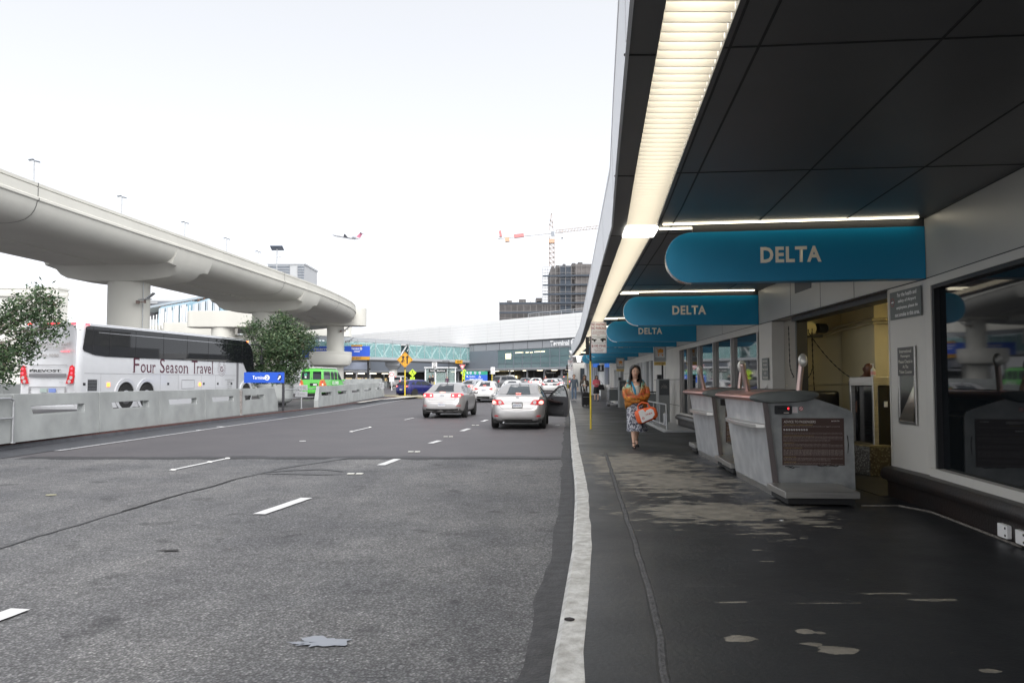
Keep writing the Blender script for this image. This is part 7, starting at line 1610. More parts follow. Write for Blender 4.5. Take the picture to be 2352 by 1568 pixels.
t, w_, h_ = box_building('plant_tower', 'grey louvred rooftop tower rising behind the guideway', 616, 699, 608, 150, 10, M('pale_metal', (.42, .43, .44), .5))
for (a, b_) in ((-.5, .10), (.32, .5)):
    q = B(); q.box((w_ * (a + b_) / 2, -.06, h_ - 4), (w_ * (b_ - a), .1, 8)); o = q.build('louvre_panel', m_louv, t)
    for k in range(16): q = B(); q.box((w_ * (a + b_) / 2, -.16, h_ - .3 - k * .5), (w_ * (b_ - a), .14, .1)); q.build('louvre', m_galv, o)
q = B(); q.hexa([Vector((w_ * .5, 0, h_ - 10.5)), Vector((w_ * .5, 4, h_ - 10.5)), Vector((w_ * .5, 4, h_ - 10)), Vector((w_ * .5, 0, h_ - 10))], [Vector((w_ * .5 + 5, 0, h_ - 13.2)), Vector((w_ * .5 + 5, 4, h_ - 13.2)), Vector((w_ * .5 + 5, 4, h_ - 13)), Vector((w_ * .5 + 5, 0, h_ - 13))]); q.build('awning', m_louv, t)
t, w_, h_ = box_building('plant_building', 'small grey building with louvres behind the station roof', 343, 420, 692, 150, 8, M('pale_metal', (.42, .43, .44), .5)); q = B(); q.box((w_ * .05, -.06, h_ - 2), (w_ * .6, .1, 4)); q.build('louvre_panel', m_louv, t)
t, w_, h_ = box_building('office_block', 'pale concrete block behind the left tree', -160, 132, 663, 120, 3, M('pale_block', (.62, .61, .57), .7))
q = B(); q.box((w_ * .5 - 4.2, -.2, h_ - .9), (12, .4, .5)); q.build('ledge', m_conc, t)
for x in (-.12, -.02): q = B(); q.box((w_ * x, -.15, h_ / 2 + 1), (.9, .3, h_ - 4)); q.build('pilaster', m_conc, t)
q = B(); q.cyl((w_ * .5 - 2.1, 3, h_), (w_ * .5 - 2.1, 3, h_ + 4.2), .25, n=10); q.build('vent_pipe', m_white, t)
# lamps standing on the guideway and floodlights on the columns
gl = thing('deck_lamp', 'tallest lamp on the guideway deck, nearest the left frame edge', 'lamp', tuple(at(77, 425, 42.5)), R(10), 'short twin head lamps on the guideway')
gl.location.z = 10.3; gh = at(77, 369, 42.5).z - 10.3
q = B(); q.cyl((0, 0, -.6), (0, 0, gh), .045, .035, 8); q.build('post', m_galv, gl, smooth=60)
for s_ in (-1, 1): q = B(); q.box((s_ * .15, 0, gh + .04 * s_ * -1), (.26, .2, .06), M4=Matrix.Rotation(R(12 * s_), 4, 'Y')); q.build('lamp_head', m_louv, gl, bevel=.02)
for u, v, Y, lab in ((280, 452, 51, 'second lamp on the guideway deck above the first pier'), (425, 511, 59.5, 'third lamp on the guideway deck'), (521, 548, 67, 'fourth lamp on the guideway deck'), (593, 578, 74.5, 'fifth lamp on the guideway deck just left of the grey tower')):
    p = at(u, v, Y); c = dup(gl, (p.x, Y, 10.3), R(10), lab); c.scale = (1, 1, (p.z - 10.3) / gh)
t = thing('solar_lamp', 'mast with a wide solar panel rising above the guideway before the grey tower', 'lamp', (at(636, 600, 80).x, 80, 10.2))
hh = at(636, 572, 80).z - 10.2
q = B(); q.cyl((0, 0, -.5), (0, 0, hh), .06, n=8); q.build('mast', m_galv, t, smooth=60)
q = B(); q.box((0, 0, hh + .1), (1.25, .8, .06), M4=Matrix.Rotation(R(-25), 4, 'X')); q.build('solar_panel', M('solar_blue', (.06, .08, .13), .3), t)
q = B(); q.tube([(0, 0, hh - .9), (.4, 0, hh - .75)], .03, 5); q.box((.42, 0, hh - .74), (.2, .1, .05)); q.build('lamp_arm', m_galv, t)
for (u, v, Y, s_, lab) in ((322, 688, 49.2, 1., 'floodlight bracket on the nearest guideway column'), (786, 757, 97, 1.15, 'floodlight bracket high on the column with the ring collar'), (797, 782, 97, 1.0, 'second floodlight lower on the column with the ring collar')):
    p = at(u, v, Y); t = thing('floodlight', lab, 'floodlight', tuple(p), 0, 'floodlights clamped to the guideway columns')
    q = B(); q.bar((-.25, 0, -.15), (.35, 0, -.15), .06); q.box((-.15, 0, -.16), (.16, .2, .2)); q.box((.3, 0, -.12), (.1, .1, .2)); q.build('bracket', M('rusty_bracket', (.2, .15, .13), .7), t)
    q = B(); q.box((.3, 0, .02), (.75, .35, .05), M4=Matrix.Rotation(R(-4), 4, 'Y')); q.build('lower_head', m_galv, t, bevel=.01)
    q = B(); q.box((.62, 0, .22), (.62, .35, .07), M4=Matrix.Rotation(R(-38), 4, 'Y')); q.build('upper_head', m_galv, t, bevel=.01); t.scale = (s_,) * 3
# ------------------------------------------------------------ Terminal 2 building across the road
m_tw = nodes_mat('terminal_white_panels')[0]
m, n, l, b = nodes_mat('white_clad'); b.inputs['Base Color'].default_value = (.80, .80, .79, 1); b.inputs['Roughness'].default_value = .5; m_clad = m
m_t2g = M('grey_clad', (.30, .31, .33), .5, var=.04, vs=.5); m_t2gd = M('dark_grey_clad', (.17, .19, .22), .4)  # lighter grey cladding carries distance haze in its colour
m_tglass = M('terminal_glass', (.115, .17, .18), .10, spec=.6)  # glass base paled, distance haze put into the colour
TA, TB = Vector((14.5, 111.5)), Vector((-42, 181))
td = (TB - TA).normalized(); tn = Vector((-td.y, td.x)) * -1
if tn.y > 0: tn = -tn
Ltot = (TB - TA).length
F2 = Fm((TA.x, TA.y, 0), (-td.x, -td.y, 0), (0, 0, 1))   # x axis runs from far left to near right
def fx_(u, z):   # position along the facade of photo column u
    r = at(u, 877, 1.0); k = r.x
    # intersect ray x=k*y with facade line
    t_ = (TA.x - k * TA.y) / (k * td.y - td.x); return -t_
T2 = thing('terminal_2_building', 'white clad Terminal 2 building with grey lower band and green glass across the road', 'building')
T2.name = 'terminal_building'
def fb(x0, x1, z0, z1, d=.3, off=0., name='wall', mat=None, sm=None, bev=0):
    q = B(); q.prism(rect(x0, z0, x1, z1), d, F2 @ Matrix.Translation((0, 0, off - d + .0))); return q.build(name, mat, T2, bevel=bev)
# local x: 0 at the near right end, negative towards the far left
fb(-Ltot, 8, 8.1, 11.7, 9, 0, 'white_wall', m_clad)
fb(-Ltot, 8, 7.9, 8.09, 1, .12, 'shadow_gap', m_dark)
fb(-Ltot + 20, 8, 6.75, 7.89, 1, -.05, 'grey_band', m_t2g)
fb(-Ltot + 20, fx_(1255 - 60, 0) - 6.0, 3.6, 6.74, 1, -.06, 'grey_wall', m_t2gd)
xw0, xw1 = fx_(1140, 0), fx_(1322, 0)
fb(fx_(1000, 0), xw0 - .02, 3.6, 6.74, 1, -.1, 'grey_wall', m_t2gd)
# interior lights behind green glass
q = B(); q.prism(rect(xw0, 3.7, xw1 + 3, 6.7), .1, F2 @ Matrix.Translation((0, 0, -.25))); q.build('glass_wall', m_tglass, T2)
for k in range(11):
    x = lerp(xw0, xw1 + 3, k / 10); fb(x - .05, x + .05, 3.7, 6.7, .06, -.09, 'mullion', m_t2gd)
for z in (4.5, 5.5):
    fb(xw0, xw1 + 3, z - .02, z + .02, .05, -.09, 'transom', m_t2gd)
m_int = M('interior_glow', (1, .9, .6), .5, emis=(1, .88, .55), es=.7)
for u0, u1, v0, v1 in ((1160, 1172, 812, 824), (1182, 1200, 809, 811), (1206, 1213, 808, 810), (1216, 1222, 808, 810), (1226, 1250, 807, 809), (1336, 1347, 812, 815), (1306, 1322, 817, 820)):
    x0, x1 = fx_(u0, 0), fx_(u1, 0); yy_ = TA.y - (x0 * td.y); z0 = at(u0, v1, yy_).z; z1 = at(u0, v0, yy_).z
    fb(x0, x1, z0, z1, .03, -.12, 'lit_window', m_int)
# panel joints of the white cladding
q = B(); k = -Ltot + 6
jm = M('cladding_joint', (.62, .62, .62), .6)
while k < 8: q.prism(rect(k, 8.1, k + .05, 11.65), .02, F2 @ Matrix.Translation((0, 0, .002))); k += 3.6
for z in (8.6, 9.1, 9.6, 10.1, 10.6, 11.1): q.prism(rect(-Ltot + 3, z, 8, z + .035), .02, F2 @ Matrix.Translation((0, 0, .001)))
q.build('panel_joint', jm, T2)
q = B(); k = -Ltot + 20
while k < 8: q.prism(rect(k, 6.76, k + .05, 7.88), .02, F2 @ Matrix.Translation((0, 0, -.045))); k += 3.6
q.build('panel_joint', m_dark, T2)
q = B(); k = fx_(1208, 0)
q.prism(rect(k, 12.3, 8, 12.4), .06, F2 @ Matrix.Translation((0, 0, -.5))); q.prism(rect(k, 12.0, 8, 12.05), .04, F2 @ Matrix.Translation((0, 0, -.5)))
kk = k
while kk < 8: q.prism(rect(kk, 11.7, kk + .07, 12.35), .05, F2 @ Matrix.Translation((0, 0, -.5))); kk += 2.6
q.build('roof_railing', m_galv, T2)
q = B(); F = F2 @ Matrix.Translation((0, 0, .0)); xa, xb = fx_(1265, 0), fx_(1309, 0)
q.fit('Terminal', xb - xa, .80, F, .12, .035, cyc=((xa + xb) / 2, 7.36)); q.build('lettering', m_letw, T2)
xc = fx_(1319.5, 0); q = B(); q.prism([disc(.62, 28, xc, 7.35)], .12, F); dd = q.build('number_disc', m_letw, T2)
q = B(); q.fit('2', .5, .85, F @ Matrix.Translation((0, 0, .121)), .02, .02, cyc=(xc, 7.35)); q.build('number', m_t2gd, dd)
# ground floor: canopy, columns, lit doors
fb(-Ltot + 22, 8, .5, 3.59, .3, -3.2, 'shop_wall', M('shop_dark', (.06, .06, .062), .5))
q = B(); q.prism(rect(-Ltot + 22, 3.25, 8, 3.42), 9.0, F2 @ Matrix.Translation((0, 0, -4.0))); q.build('entrance_canopy', M('canopy_grey', (.23, .24, .25), .45), T2)
q = B(); q.prism(rect(-Ltot + 22, 3.421, 8, 3.6), .12, F2 @ Matrix.Translation((0, 0, 4.9))); q.build('canopy_edge', m_t2g, T2)
for k in range(9):
    u = 1078 + k * 33.5; x = fx_(u, 0); q = B(); q.box((0, 0, 0), (.9, .35, .06)); o = q.build('canopy_lamp', M('canopy_lamp_glow', (1, .9, .7), .5, emis=(1, .88, .65), es=1.6), T2); o.matrix_local = F2 @ Matrix.Translation((x, 3.2, 3.4)) @ Matrix.Rotation(R(90), 4, 'X')
for k in range(7):
    x = fx_(1092 + k * 40, 0); q = B(); q.cyl((0, 0, .3), (0, 0, 3.25), .17, n=12); o = q.build('column', m_t2g, T2, smooth=40); o.location = (F2 @ Vector((x, 0, 3.6))).xy.to_3d()
m_doorg = M('lit_doorway', (1, .85, .5), .5, emis=(1, .80, .45), es=.9)
for u0, u1 in ((1112, 1132), (1308, 1326), (1150, 1156)):
    fb(fx_(u0, 0), fx_(u1, 0), .6, 2.5, .05, -2.9, 'lit_doorway', m_doorg)
for u0, u1, tx in ((1096, 1125, 'Exit'), (1133, 1142, '3'), (1262, 1292, 'Reservations 2'), (1300, 1345, 'Door 2')):
    x0, x1 = fx_(u0, 0), fx_(u1, 0); o = fb(x0, x1, 2.62, 3.2, .12, 1.0, 'door_sign', m_letk)
    q = B(); q.fit(tx, (x1 - x0) * .7, .32, F2 @ Matrix.Translation((0, 0, 1.001)), .02, .02, cyc=((x0 + x1) / 2, 2.92)); q.build('lettering', m_letw, o)
for k in range(12):
    x = fx_(1085 + k * 22, 0); fb(x - .05, x + .05, .5, 3.24, .1, -2.85, 'shop_mullion', m_galv)
rebase(T2)

# ------------------------------------------------------------ glass footbridge
m_bglass = nodes_mat('bridge_glass')[0]; b = m_bglass.node_tree.nodes['Principled BSDF']; b.inputs['Base Color'].default_value = (.42, .72, .72, 1); b.inputs['Roughness'].default_value = .08; b.inputs['Alpha'].default_value = .30
m_bst = M('bridge_steel', (.42, .44, .46), .45, .2)
BR = thing('footbridge', 'enclosed footbridge with pale green glass and white lattice running to Terminal 2', 'bridge')
P0, P1 = Vector((-31.5, 106.0, 0)), Vector((-5.6, 141.0, 0)); bd = (P1 - P0).normalized(); LB = (P1 - P0).length
FB = Fm(P0, bd, (0, 0, 1))
def bb_(x0, x1, z0, z1, d, off, nm, mt, par=None, bev=0): q = B(); q.prism(rect(x0, z0, x1, z1), d, FB @ Matrix.Translation((0, 0, off))); return q.build(nm, mt, par or BR, bevel=bev)
ZB, ZT = 4.95, 7.85
bb_(0, LB, 7.45, 7.85, .3, -.2, 'top_chord', m_bst); bb_(0, LB, 4.85, 5.25, .3, -.2, 'bottom_chord', m_bst)
bb_(0, LB, 4.70, 4.849, 4.0, -4.0, 'deck', M('bridge_soffit', (.16, .165, .17), .6)); bb_(0, LB, 7.86, 8.0, 4.2, -4.1, 'roof', m_bst)
bb_(0, LB, 5.25, 7.45, .05, -4.0, 'back_glass', M('pale_back_glass', (.30, .50, .52), .3))
NP = 24
for i in range(NP):
    x0, x1 = LB * i / NP, LB * (i + 1) / NP
    if i != 13: bb_(x0 + .03, x1 - .03, 5.26, 7.44, .03, .0, 'glass_pane', m_bglass)
    bb_(x1 - .03, x1 + .03, 5.26, 7.44, .08, -.02, 'mullion', m_bst)
for i in range(NP):
    x0, x1, xm = LB * i / NP, LB * (i + 1) / NP, LB * (i + .5) / NP
    q = B()
    a, c = (5.3, 7.4) if i % 2 else (7.4, 5.3)
    q.bar(FB @ Vector((x0, a, -.35)), FB @ Vector((x1, c, -.35)), .20, .12); q.bar(FB @ Vector((x0, 6.35, -.35)), FB @ Vector((xm, a if i % 2 else a, -.35)), .10, .1); q.build('lattice_bar', m_white, BR)
for i in range(0, NP, 2): bb_(LB * i / NP - .08, LB * i / NP + .08, 7.46, 7.84, .1, .1, 'bracket', m_bst)
# end block joining the terminal
q = B(); q.prism(rrect(LB - .4, 4.5, LB + 3.4, 8.3, .3), 4.6, FB @ Matrix.Translation((0, 0, -4.2))); q.build('end_block', M('end_block_grey', (.33, .35, .38), .5), BR)
for x in (9.5, 24, LB + .8):
    p = FB @ Vector((x, 0, -2)); q = B(); q.cyl((p.x, p.y, .2), (p.x, p.y, 3.4), .62, n=20); q.build('column', m_conc, BR, smooth=40)
    q = B(); q.loft([[Vector((p.x + a * w2, p.y + b2_ * w2, z)) for a, b2_ in ((-1, -1), (1, -1), (1, 1), (-1, 1))] for w2, z in ((.55, 3.4), (1.15, 4.1), (1.15, 4.69))]); q.build('bearing', m_bst, BR)
q = B(); p = FB @ Vector((LB - 6, 4.93, .12)); q.fit("15'-4\"", 1.0, .34, Fm(p, bd, (0, 0, 1)) @ Matrix.Translation((0, 0, .05)), .01, .02); bo = q.build('clearance_lettering', m_letk, BR)
q = B(); q.prism(rect(-.95, -.3, .95, .3), .04, Fm(p, bd, (0, 0, 1))); q.build('clearance_board', M('amber', (.65, .33, .03), .5), BR)
rebase(BR)

# ------------------------------------------------------------ low building behind the bridge, with lit bays
GB = thing('far_terminal', 'dark low terminal front with lit bays and a grey billboard behind the footbridge', 'building')
Yb = 168
def gb(u0, u1, z0, z1, nm, mt, dy=0, d=.4):
    a, c = at(u0, 877, Yb), at(u1, 877, Yb); q = B(); q.box(((a.x + c.x) / 2, Yb + dy, (z0 + z1) / 2), (c.x - a.x, d, z1 - z0)); return q.build(nm, mt, GB)
gb(560, 1090, .6, 4.3, 'shop_wall', M('bay_dark', (.05, .05, .05), .6))
gb(560, 1090, 4.3, 7.2, 'upper_wall', M('upper_grey', (.20, .21, .23), .5), -.6, 2)
gb(560, 1090, 3.6, 3.95, 'fascia', m_t2g, -1.5, 1)
o = gb(775, 850, 4.0, 6.6, 'billboard', M('billboard_grey', (.16, .18, .23), .5, var=.5, vs=.25, detail=5), -2.2, .2)
for u0 in range(800, 1075, 27): gb(u0, u0 + 15, 3.15, 3.3, 'tube_lamp', M('bay_lamp', (1, .92, .75), .5, emis=(1, .9, .7), es=1.8), -2.4, .1)
for u0 in range(795, 1080, 22): gb(u0, u0 + 14, 1.2, 2.3, 'lit_bay', M('bay_glow', (.6, .48, .25), .6, emis=(.9, .65, .3), es=.22), -.4, .1)
for u0 in range(790, 1090, 31): gb(u0, u0 + 3, .6, 3.6, 'column', m_t2g, -1.6, .4)
rebase(GB)
# ------------------------------------------------------------ scaffolded tower and crane
m_net = M('scaffold_net', (.105, .10, .10), .8, var=.18, vs=.25); m_net2 = M('scaffold_net_blue', (.05, .062, .08), .8, var=.15, vs=.3)
ST = thing('scaffolded_tower', 'tall building wrapped in dark scaffold netting behind the white terminal', 'building')
Ys = 260
def sb(u0, u1, v0, v1, dy, dep, nm, mt):
    a = at(u0, v0, Ys + dy); c = at(u1, v1, Ys + dy); q = B(); q.box(((a.x + c.x) / 2, Ys + dy + dep / 2, (a.z + c.z) / 2), (c.x - a.x, dep, a.z - c.z)); return q.build(nm, mt, ST)
sb(1147, 1420, 694, 770, 0, 20, 'lower_block', m_net); sb(1265, 1420, 615, 694, .0, 20, 'upper_block', m_net); sb(1286, 1312, 610, 770, -1.2, 2, 'stair_tower', m_net2); sb(1320, 1420, 606, 770, -1.6, 2, 'front_bay', M('scaffold_net_brown', (.125, .115, .112), .8, var=.2, vs=.3))
m_pole = M('scaffold_pole', (.20, .19, .185), .6)
for i, v in enumerate((612, 626, 640, 655, 670, 685, 700, 715, 730)):
    a = at(1246 if v < 692 else 1147, v, Ys - 1.8); c = at(1420, v, Ys - 1.8); q = B(); q.bar(a, c, .10); q.build('lift', m_pole, ST)
for i, u in enumerate((1147, 1160, 1174, 1188, 1203, 1218, 1232, 1246, 1252, 1258, 1265, 1276, 1286, 1299, 1312, 1324, 1336, 1348)):
    q = B(); q.bar(at(u, (608 + (6 if u < 1280 else 0)) if u >= 1246 else 690, Ys - 2), at(u, 770, Ys - 2), .13); q.build('standard', m_pole, ST)
for v in range(612, 690, 7):
    q = B(); q.bar(at(1246, v, Ys + 1), at(1266, v, Ys + 1), .14); q.build('ledger', m_pole, ST)
for u, v, w2 in ((1270, 611, 3), (1281, 609, 4), (1296, 606, 3), (1318, 604, 4), (1333, 602, 5), (1170, 690, 6), (1200, 687, 8), (1238, 684, 7)):
    sb(u - w2, u + w2, v, v + 8, .5, 6, 'roof_stub', m_net)
for v in (634, 655, 676, 697, 718):
    a = at(1247 if v < 690 else 1147, v, Ys - 2.2); c = at(1420, v - 3, Ys - 2.2); q = B(); q.bar(a, c, .5); q.build('floor_edge', m_net2, ST)
rebase(ST)
CR = thing('tower_crane', 'tower crane with red and white jib above the scaffolded building', 'crane')
Yc = 300; m_cr = M('crane_steel', (.42, .38, .36), .6); m_cred = M('crane_red', (.55, .20, .20), .5); m_crw = M('crane_white', (.6, .6, .6), .5); m_cro = M('crane_orange', (.60, .36, .24), .6)  # red and orange paled, washing-out by the bright sky put into the colours
def cl(nm, segs, w_, mt):
    q = B()
    for (u0, v0, u1, v1) in segs: q.bar(at(u0, v0, Yc), at(u1, v1, Yc), w_)
    return q.build(nm, mt, CR)
seg = [(1262, 540, 1262, 612), (1273, 540, 1273, 612)]
for k in range(6): v = 548 + k * 11; seg += [(1262, v, 1273, v + 11), (1262, v, 1273, v)]
cl('mast', seg, .42, m_cr)
cl('apex', [(1261, 533, 1266, 490), (1271, 533, 1267, 490), (1262, 515, 1270, 523), (1263, 505, 1269, 512)], .35, m_cr)
seg = []; 
for k in range(15): u = 1276 + k * 7; v = 535 - k * .75; seg += [(u, v, u + 7, v - .75), (u, v - 6, u + 7, v - 6.75), (u, v, u + 3.5, v - 6)]
cl('jib', seg, .28, m_cr); cl('tie', [(1267, 490, 1350, 520)], .07, m_cr)
cl('counter_jib', [(1143, 546, 1272, 533)], .9, m_crw); cl('jib_section', [(1181, 543, 1203, 540)], 1.3, m_cred); cl('slewing_box', [(1262, 545, 1273, 545)], 1.6, m_crw); cl('cab', [(1266, 538, 1273, 538)], 1.9, M('cab_grey', (.25, .27, .3), .4)); cl('turntable', [(1261, 554, 1273, 554)], 1.4, m_cro)
cl('counterweight', [(1160, 551, 1170, 550)], 1.6, m_cro); cl('winch', [(1147, 538, 1152, 537)], 2.2, m_cred); cl('hook_line', [(1291, 535, 1291, 545)], .1, m_cr); cl('hook', [(1290, 546, 1292, 548)], .5, m_dark); cl('trolley', [(1287, 533, 1294, 532)], .7, m_cr); rebase(CR)

# ------------------------------------------------------------ airliner climbing away
AP = thing('airliner', 'white airliner with red tail climbing in the white sky', 'aircraft', tuple(at(796, 544, 900)))
Ma = Matrix.Rotation(R(10), 4, 'X')
ax = Vector((-1, .35, .22)).normalized(); upv = Vector((.22, 0, 1)).normalized(); sdv = ax.cross(upv).normalized()
def ap(a, s_, u_): return ax * a + sdv * s_ + upv * u_
q = B(); q.tube([ap(a, 0, h_) for a, h_ in ((19, -.3), (18, -.1), (15, 0), (-8, 0), (-14, .5), (-18, 1.1))], [.2, 1.0, 1.75, 1.75, 1.1, .3], 16); q.build('fuselage', M('aircraft_white', (.55, .56, .58), .4), AP, smooth=60)
for s_ in (-1, 1):
    q = B(); q.hexa([ap(3, s_ * 1.4, -.9), ap(-3, s_ * 1.4, -.9), ap(-7, s_ * 15, .4), ap(-5.5, s_ * 15, .4)], [ap(3, s_ * 1.4, -.6), ap(-3, s_ * 1.4, -.6), ap(-7, s_ * 15, .5), ap(-5.5, s_ * 15, .5)]); q.build('wing', M('wing_grey', (.35, .38, .42), .4), AP)
    q = B(); q.hexa([ap(-16, 0, 6.5), ap(-19, 0, 6.5), ap(-20.5, s_ * 5.5, 6.6), ap(-19, s_ * 5.5, 6.6)], [ap(-16, 0, 6.7), ap(-19, 0, 6.7), ap(-20.5, s_ * 5.5, 6.7), ap(-19, s_ * 5.5, 6.7)]); q.build('tailplane', M('tail_blue', (.22, .25, .35), .4), AP)
    q = B(); q.tube([ap(-9, s_ * 2.6, .6), ap(-13.5, s_ * 2.6, .8)], [.8, .6], 12); q.build('engine', M('wing_grey', (.35, .38, .42), .4), AP, smooth=60)
q = B(); q.hexa([ap(-12, -.15, 1.2), ap(-17.5, -.15, 1.2), ap(-19.5, -.15, 6.6), ap(-15.8, -.15, 6.6)], [ap(-12, .15, 1.2), ap(-17.5, .15, 1.2), ap(-19.5, .15, 6.6), ap(-15.8, .15, 6.6)]); q.build('tail_fin', M('tail_red', (.50, .16, .24), .4), AP)  # tail red paled too, glare of the bright sky put into its colour

# ------------------------------------------------------------ road signs of the junction
q = B(); q.prism([(-13.2, 66), (-6.6, 62.2), (-5.9, 65.2), (-6.8, 69.0), (-10.5, 72), (-13, 71)], .16, Matrix.Translation((0, 0, gz(66) - .02))); tag(q.build('traffic_island', M('yellowish_kerb', (.34, .30, .20), .8, var=.15, vs=2), bevel=.04), kind='structure')
strip('edge_kerb', lambda y: leftx(y) - 1.2 + max(0, y - 56) * .1, lambda y: leftx(y) - .9 + max(0, y - 56) * .22, fine(50, 66, 2), .15, m_conc)
def post(t, z0, z1, mat, r=.03, x=0, y=.03, nm='post'): q = B(); q.cyl((x, y, z0), (x, y, z1), r, n=8); return q.build(nm, mat, t, smooth=60)
t = thing('merge_sign', 'orange diamond lane merge sign on a yellow pole by the blue hatchback', 'sign', (at(930, 877, 65).x, 65, .35))
post(t, 0, 2.15, m_yel, .055); post(t, 2.15, 3.6, m_dark, .05, nm='upper_post')
cz = at(930, 826, 65).z - .35; rr_ = .655
q = B(); q.prism([(0, -rr_), (rr_, 0), (0, rr_), (-rr_, 0)], .02, Fm((0, -.03, cz))); q.build('board', M('sign_amber', (.72, .34, .02), .5), t)
q = B(); F = Fm((0, -.051, cz)); k = rr_ * .92
q.prism([[(0, -k), (k, 0), (0, k), (-k, 0)], [(0, -k + .035), (-k + .035, 0), (0, k - .035), (k - .035, 0)]], .004, F)
q.prism([(.12, -.32), (.24, -.32), (.24, .16), (.33, .16), (.18, .36), (.04, .16), (.12, .16)], .004, F)
q.prism([(-.36, -.16), (-.22, -.24), (-.10, -.06), (-.10, .16), (-.01, .16), (-.15, .36), (-.30, .16), (-.21, .16), (-.21, -.02)], .004, F)
q.bar(F @ Vector((-.22, -.32, .002)), F @ Vector((0, .0, .002)), .035, .004, up=(0, 1, 0)); q.bar(F @ Vector((0, -.42, .002)), F @ Vector((0, -.05, .002)), .03, .004, up=(0, 1, 0))
for z in (.06, .18, .30, .42): q.prism(rect(-.015, z, .015, z + .06), .004, F)
q.build('merge_pictogram', m_letk, t)
t = thing('speed_limit_sign', 'white speed limit 20 sign in front of the glass bus shelter', 'sign', (at(998, 877, 96).x, 96, .5))
post(t, 0, 1.0, m_yel, .05); post(t, 1.0, 3.3, m_galv, .045, nm='upper_post')
z0, z1 = at(998, 846.5, 96).z - .5, at(998, 831.5, 96).z - .5
q = B(); q.prism(rrect(-.32, z0, .32, z1, .04), .02, Fm((0, -.03, 0))); q.build('board', m_sgw, t)
q = B(); F = Fm((0, -.051, 0)); q.prism([rrect(-.30, z0 + .02, .30, z1 - .02, .03), rrect(-.28, z0 + .04, .28, z1 - .04, .03)[::-1]], .003, F); q.fit('SPEED', .42, .12, F, .003, .02, cyc=(0, z1 - .14)); q.fit('LIMIT', .36, .12, F, .003, .02, cyc=(0, z1 - .31)); q.fit('20', .42, .27, F, .003, .04, cyc=(0, z0 + .2)); q.build('lettering', m_letk, t)
t = thing('yield_sign', 'red and white triangular yield sign left of the parking direction sign', 'sign', (at(1062, 877, 98).x, 98, .55))
post(t, 0, 1.7, m_yel, .05); cz = at(1062, 842.5, 98).z - .55; post(t, 1.7, cz, m_galv, .04, nm='upper_post')
tri = lambda k: [(-.40 * k, .30 * k), (.40 * k, .30 * k), (0, -.38 * k)]
q = B(); q.prism(tri(1), .02, Fm((0, -.03, cz))); q.build('board', m_red, t); q = B(); q.prism(tri(.50), .004, Fm((0, -.051, cz))); q.build('white_centre', m_sgw, t); q = B(); q.prism([tri(1), tri(.92)[::-1]], .003, Fm((0, -.051, cz))); q.build('rim', m_sgw, t)
m_fy = M('fluorescent_yellow', (.50, .72, .03), .5, emis=(.5, .8, .05), es=.08)
for u, lab in ((947.5, 'left one of two yellow green crossing signs, near the blue car'), (1066.5, 'right one of two yellow green crossing signs, beside the yield sign')):
    t = thing('crossing_sign', lab, 'sign', (at(u, 877, 104).x, 104, .6), 0, 'yellow green pedestrian crossing signs'); post(t, 0, 2.0, m_yel, .05); cz = at(u, 856, 104).z - .6
    q = B(); q.prism([(0, -.5), (.5, 0), (0, .5), (-.5, 0)], .02, Fm((0, -.03, cz))); q.build('board', m_fy, t)
    q = B(); F = Fm((0, -.051, cz)); q.prism([(-.14, -.25), (-.02, -.02), (-.02, .12), (.05, .14), (.12, .0), (.15, .02), (.08, .2), (-.02, .22), (-.12, .08), (-.08, -.02), (-.2, -.22)], .004, F); q.prism([(.02, -.02), (.16, -.25), (.22, -.22), (.06, .03)], .004, F); q.prism(disc(.05, 12, .03, .28), .004, F); q.build('walking_figure', m_letk, t)
    q = B(); q.prism(rect(-.3, cz - .85, .3, cz - .55), .02, Fm((0, -.03, 0))); pl = q.build('arrow_plate', m_fy, t); q = B(); q.prism([(-.2, cz - .72), (.05, cz - .72), (.05, cz - .78), (.2, cz - .7), (.05, cz - .62), (.05, cz - .68), (-.2, cz - .68)], .004, Fm((0, -.051, 0))); q.build('arrow', m_letk, pl)
t = thing('parking_direction_sign', 'green and blue sign for parking and rental car return over the car roofs', 'sign', (at(1094, 877, 88).x, 88, .45))
z0, z1, zg = at(0, 878, 88).z - .45, at(0, 852.3, 88).z - .45, at(0, 860.6, 88).z - .45
q = B(); q.prism(rect(-1.23, z0, 1.23, zg), .05, Fm((0, 0, 0))); q.build('blue_board', M('sign_blue2', (.015, .10, .50), .45), t)
q = B(); q.prism(rect(-1.23, zg + .005, 1.23, z1), .05, Fm((0, 0, 0))); q.build('green_board', M('sign_green', (.01, .27, .17), .45), t)
F = Fm((0, -.052, 0)); q = B()
q.fit('Parking', .62, .16, F, .004, .02, cyc=(-.42, zg - .20)); q.fit('Rental Car Return', 1.42, .17, F, .004, .02, cyc=(-.02, zg - .47)); q.fit('Terminal', .8, .15, F, .004, .02, cyc=(-.3, zg - .74)); q.build('lettering', m_letw, t)
q = B(); ar = [(-1.08, .1), (-.93, .1), (-.975, .05), (-.88, -.06), (-.925, -.1), (-1.03, .0), (-1.08, -.05)]
q.prism([(x, z + zg - .2) for x, z in ar], .004, F); q.prism([(x * 1 + .01, z * 1.3 + (zg + z1) / 2) for x, z in ar], .004, F); q.build('arrow', m_letw, t)
q = B(); q.prism([disc(.12, 16, .38, zg - .24), disc(.09, 16, .38, zg - .24)[::-1]], .004, F); q.prism([(.32, zg - .08), (.36, zg - .08), (.37, zg - .2), (.47, zg - .2), (.52, zg - .3), (.48, zg - .3), (.44, zg - .23), (.33, zg - .23)], .004, F); q.build('wheelchair_pictogram', m_letw, t)
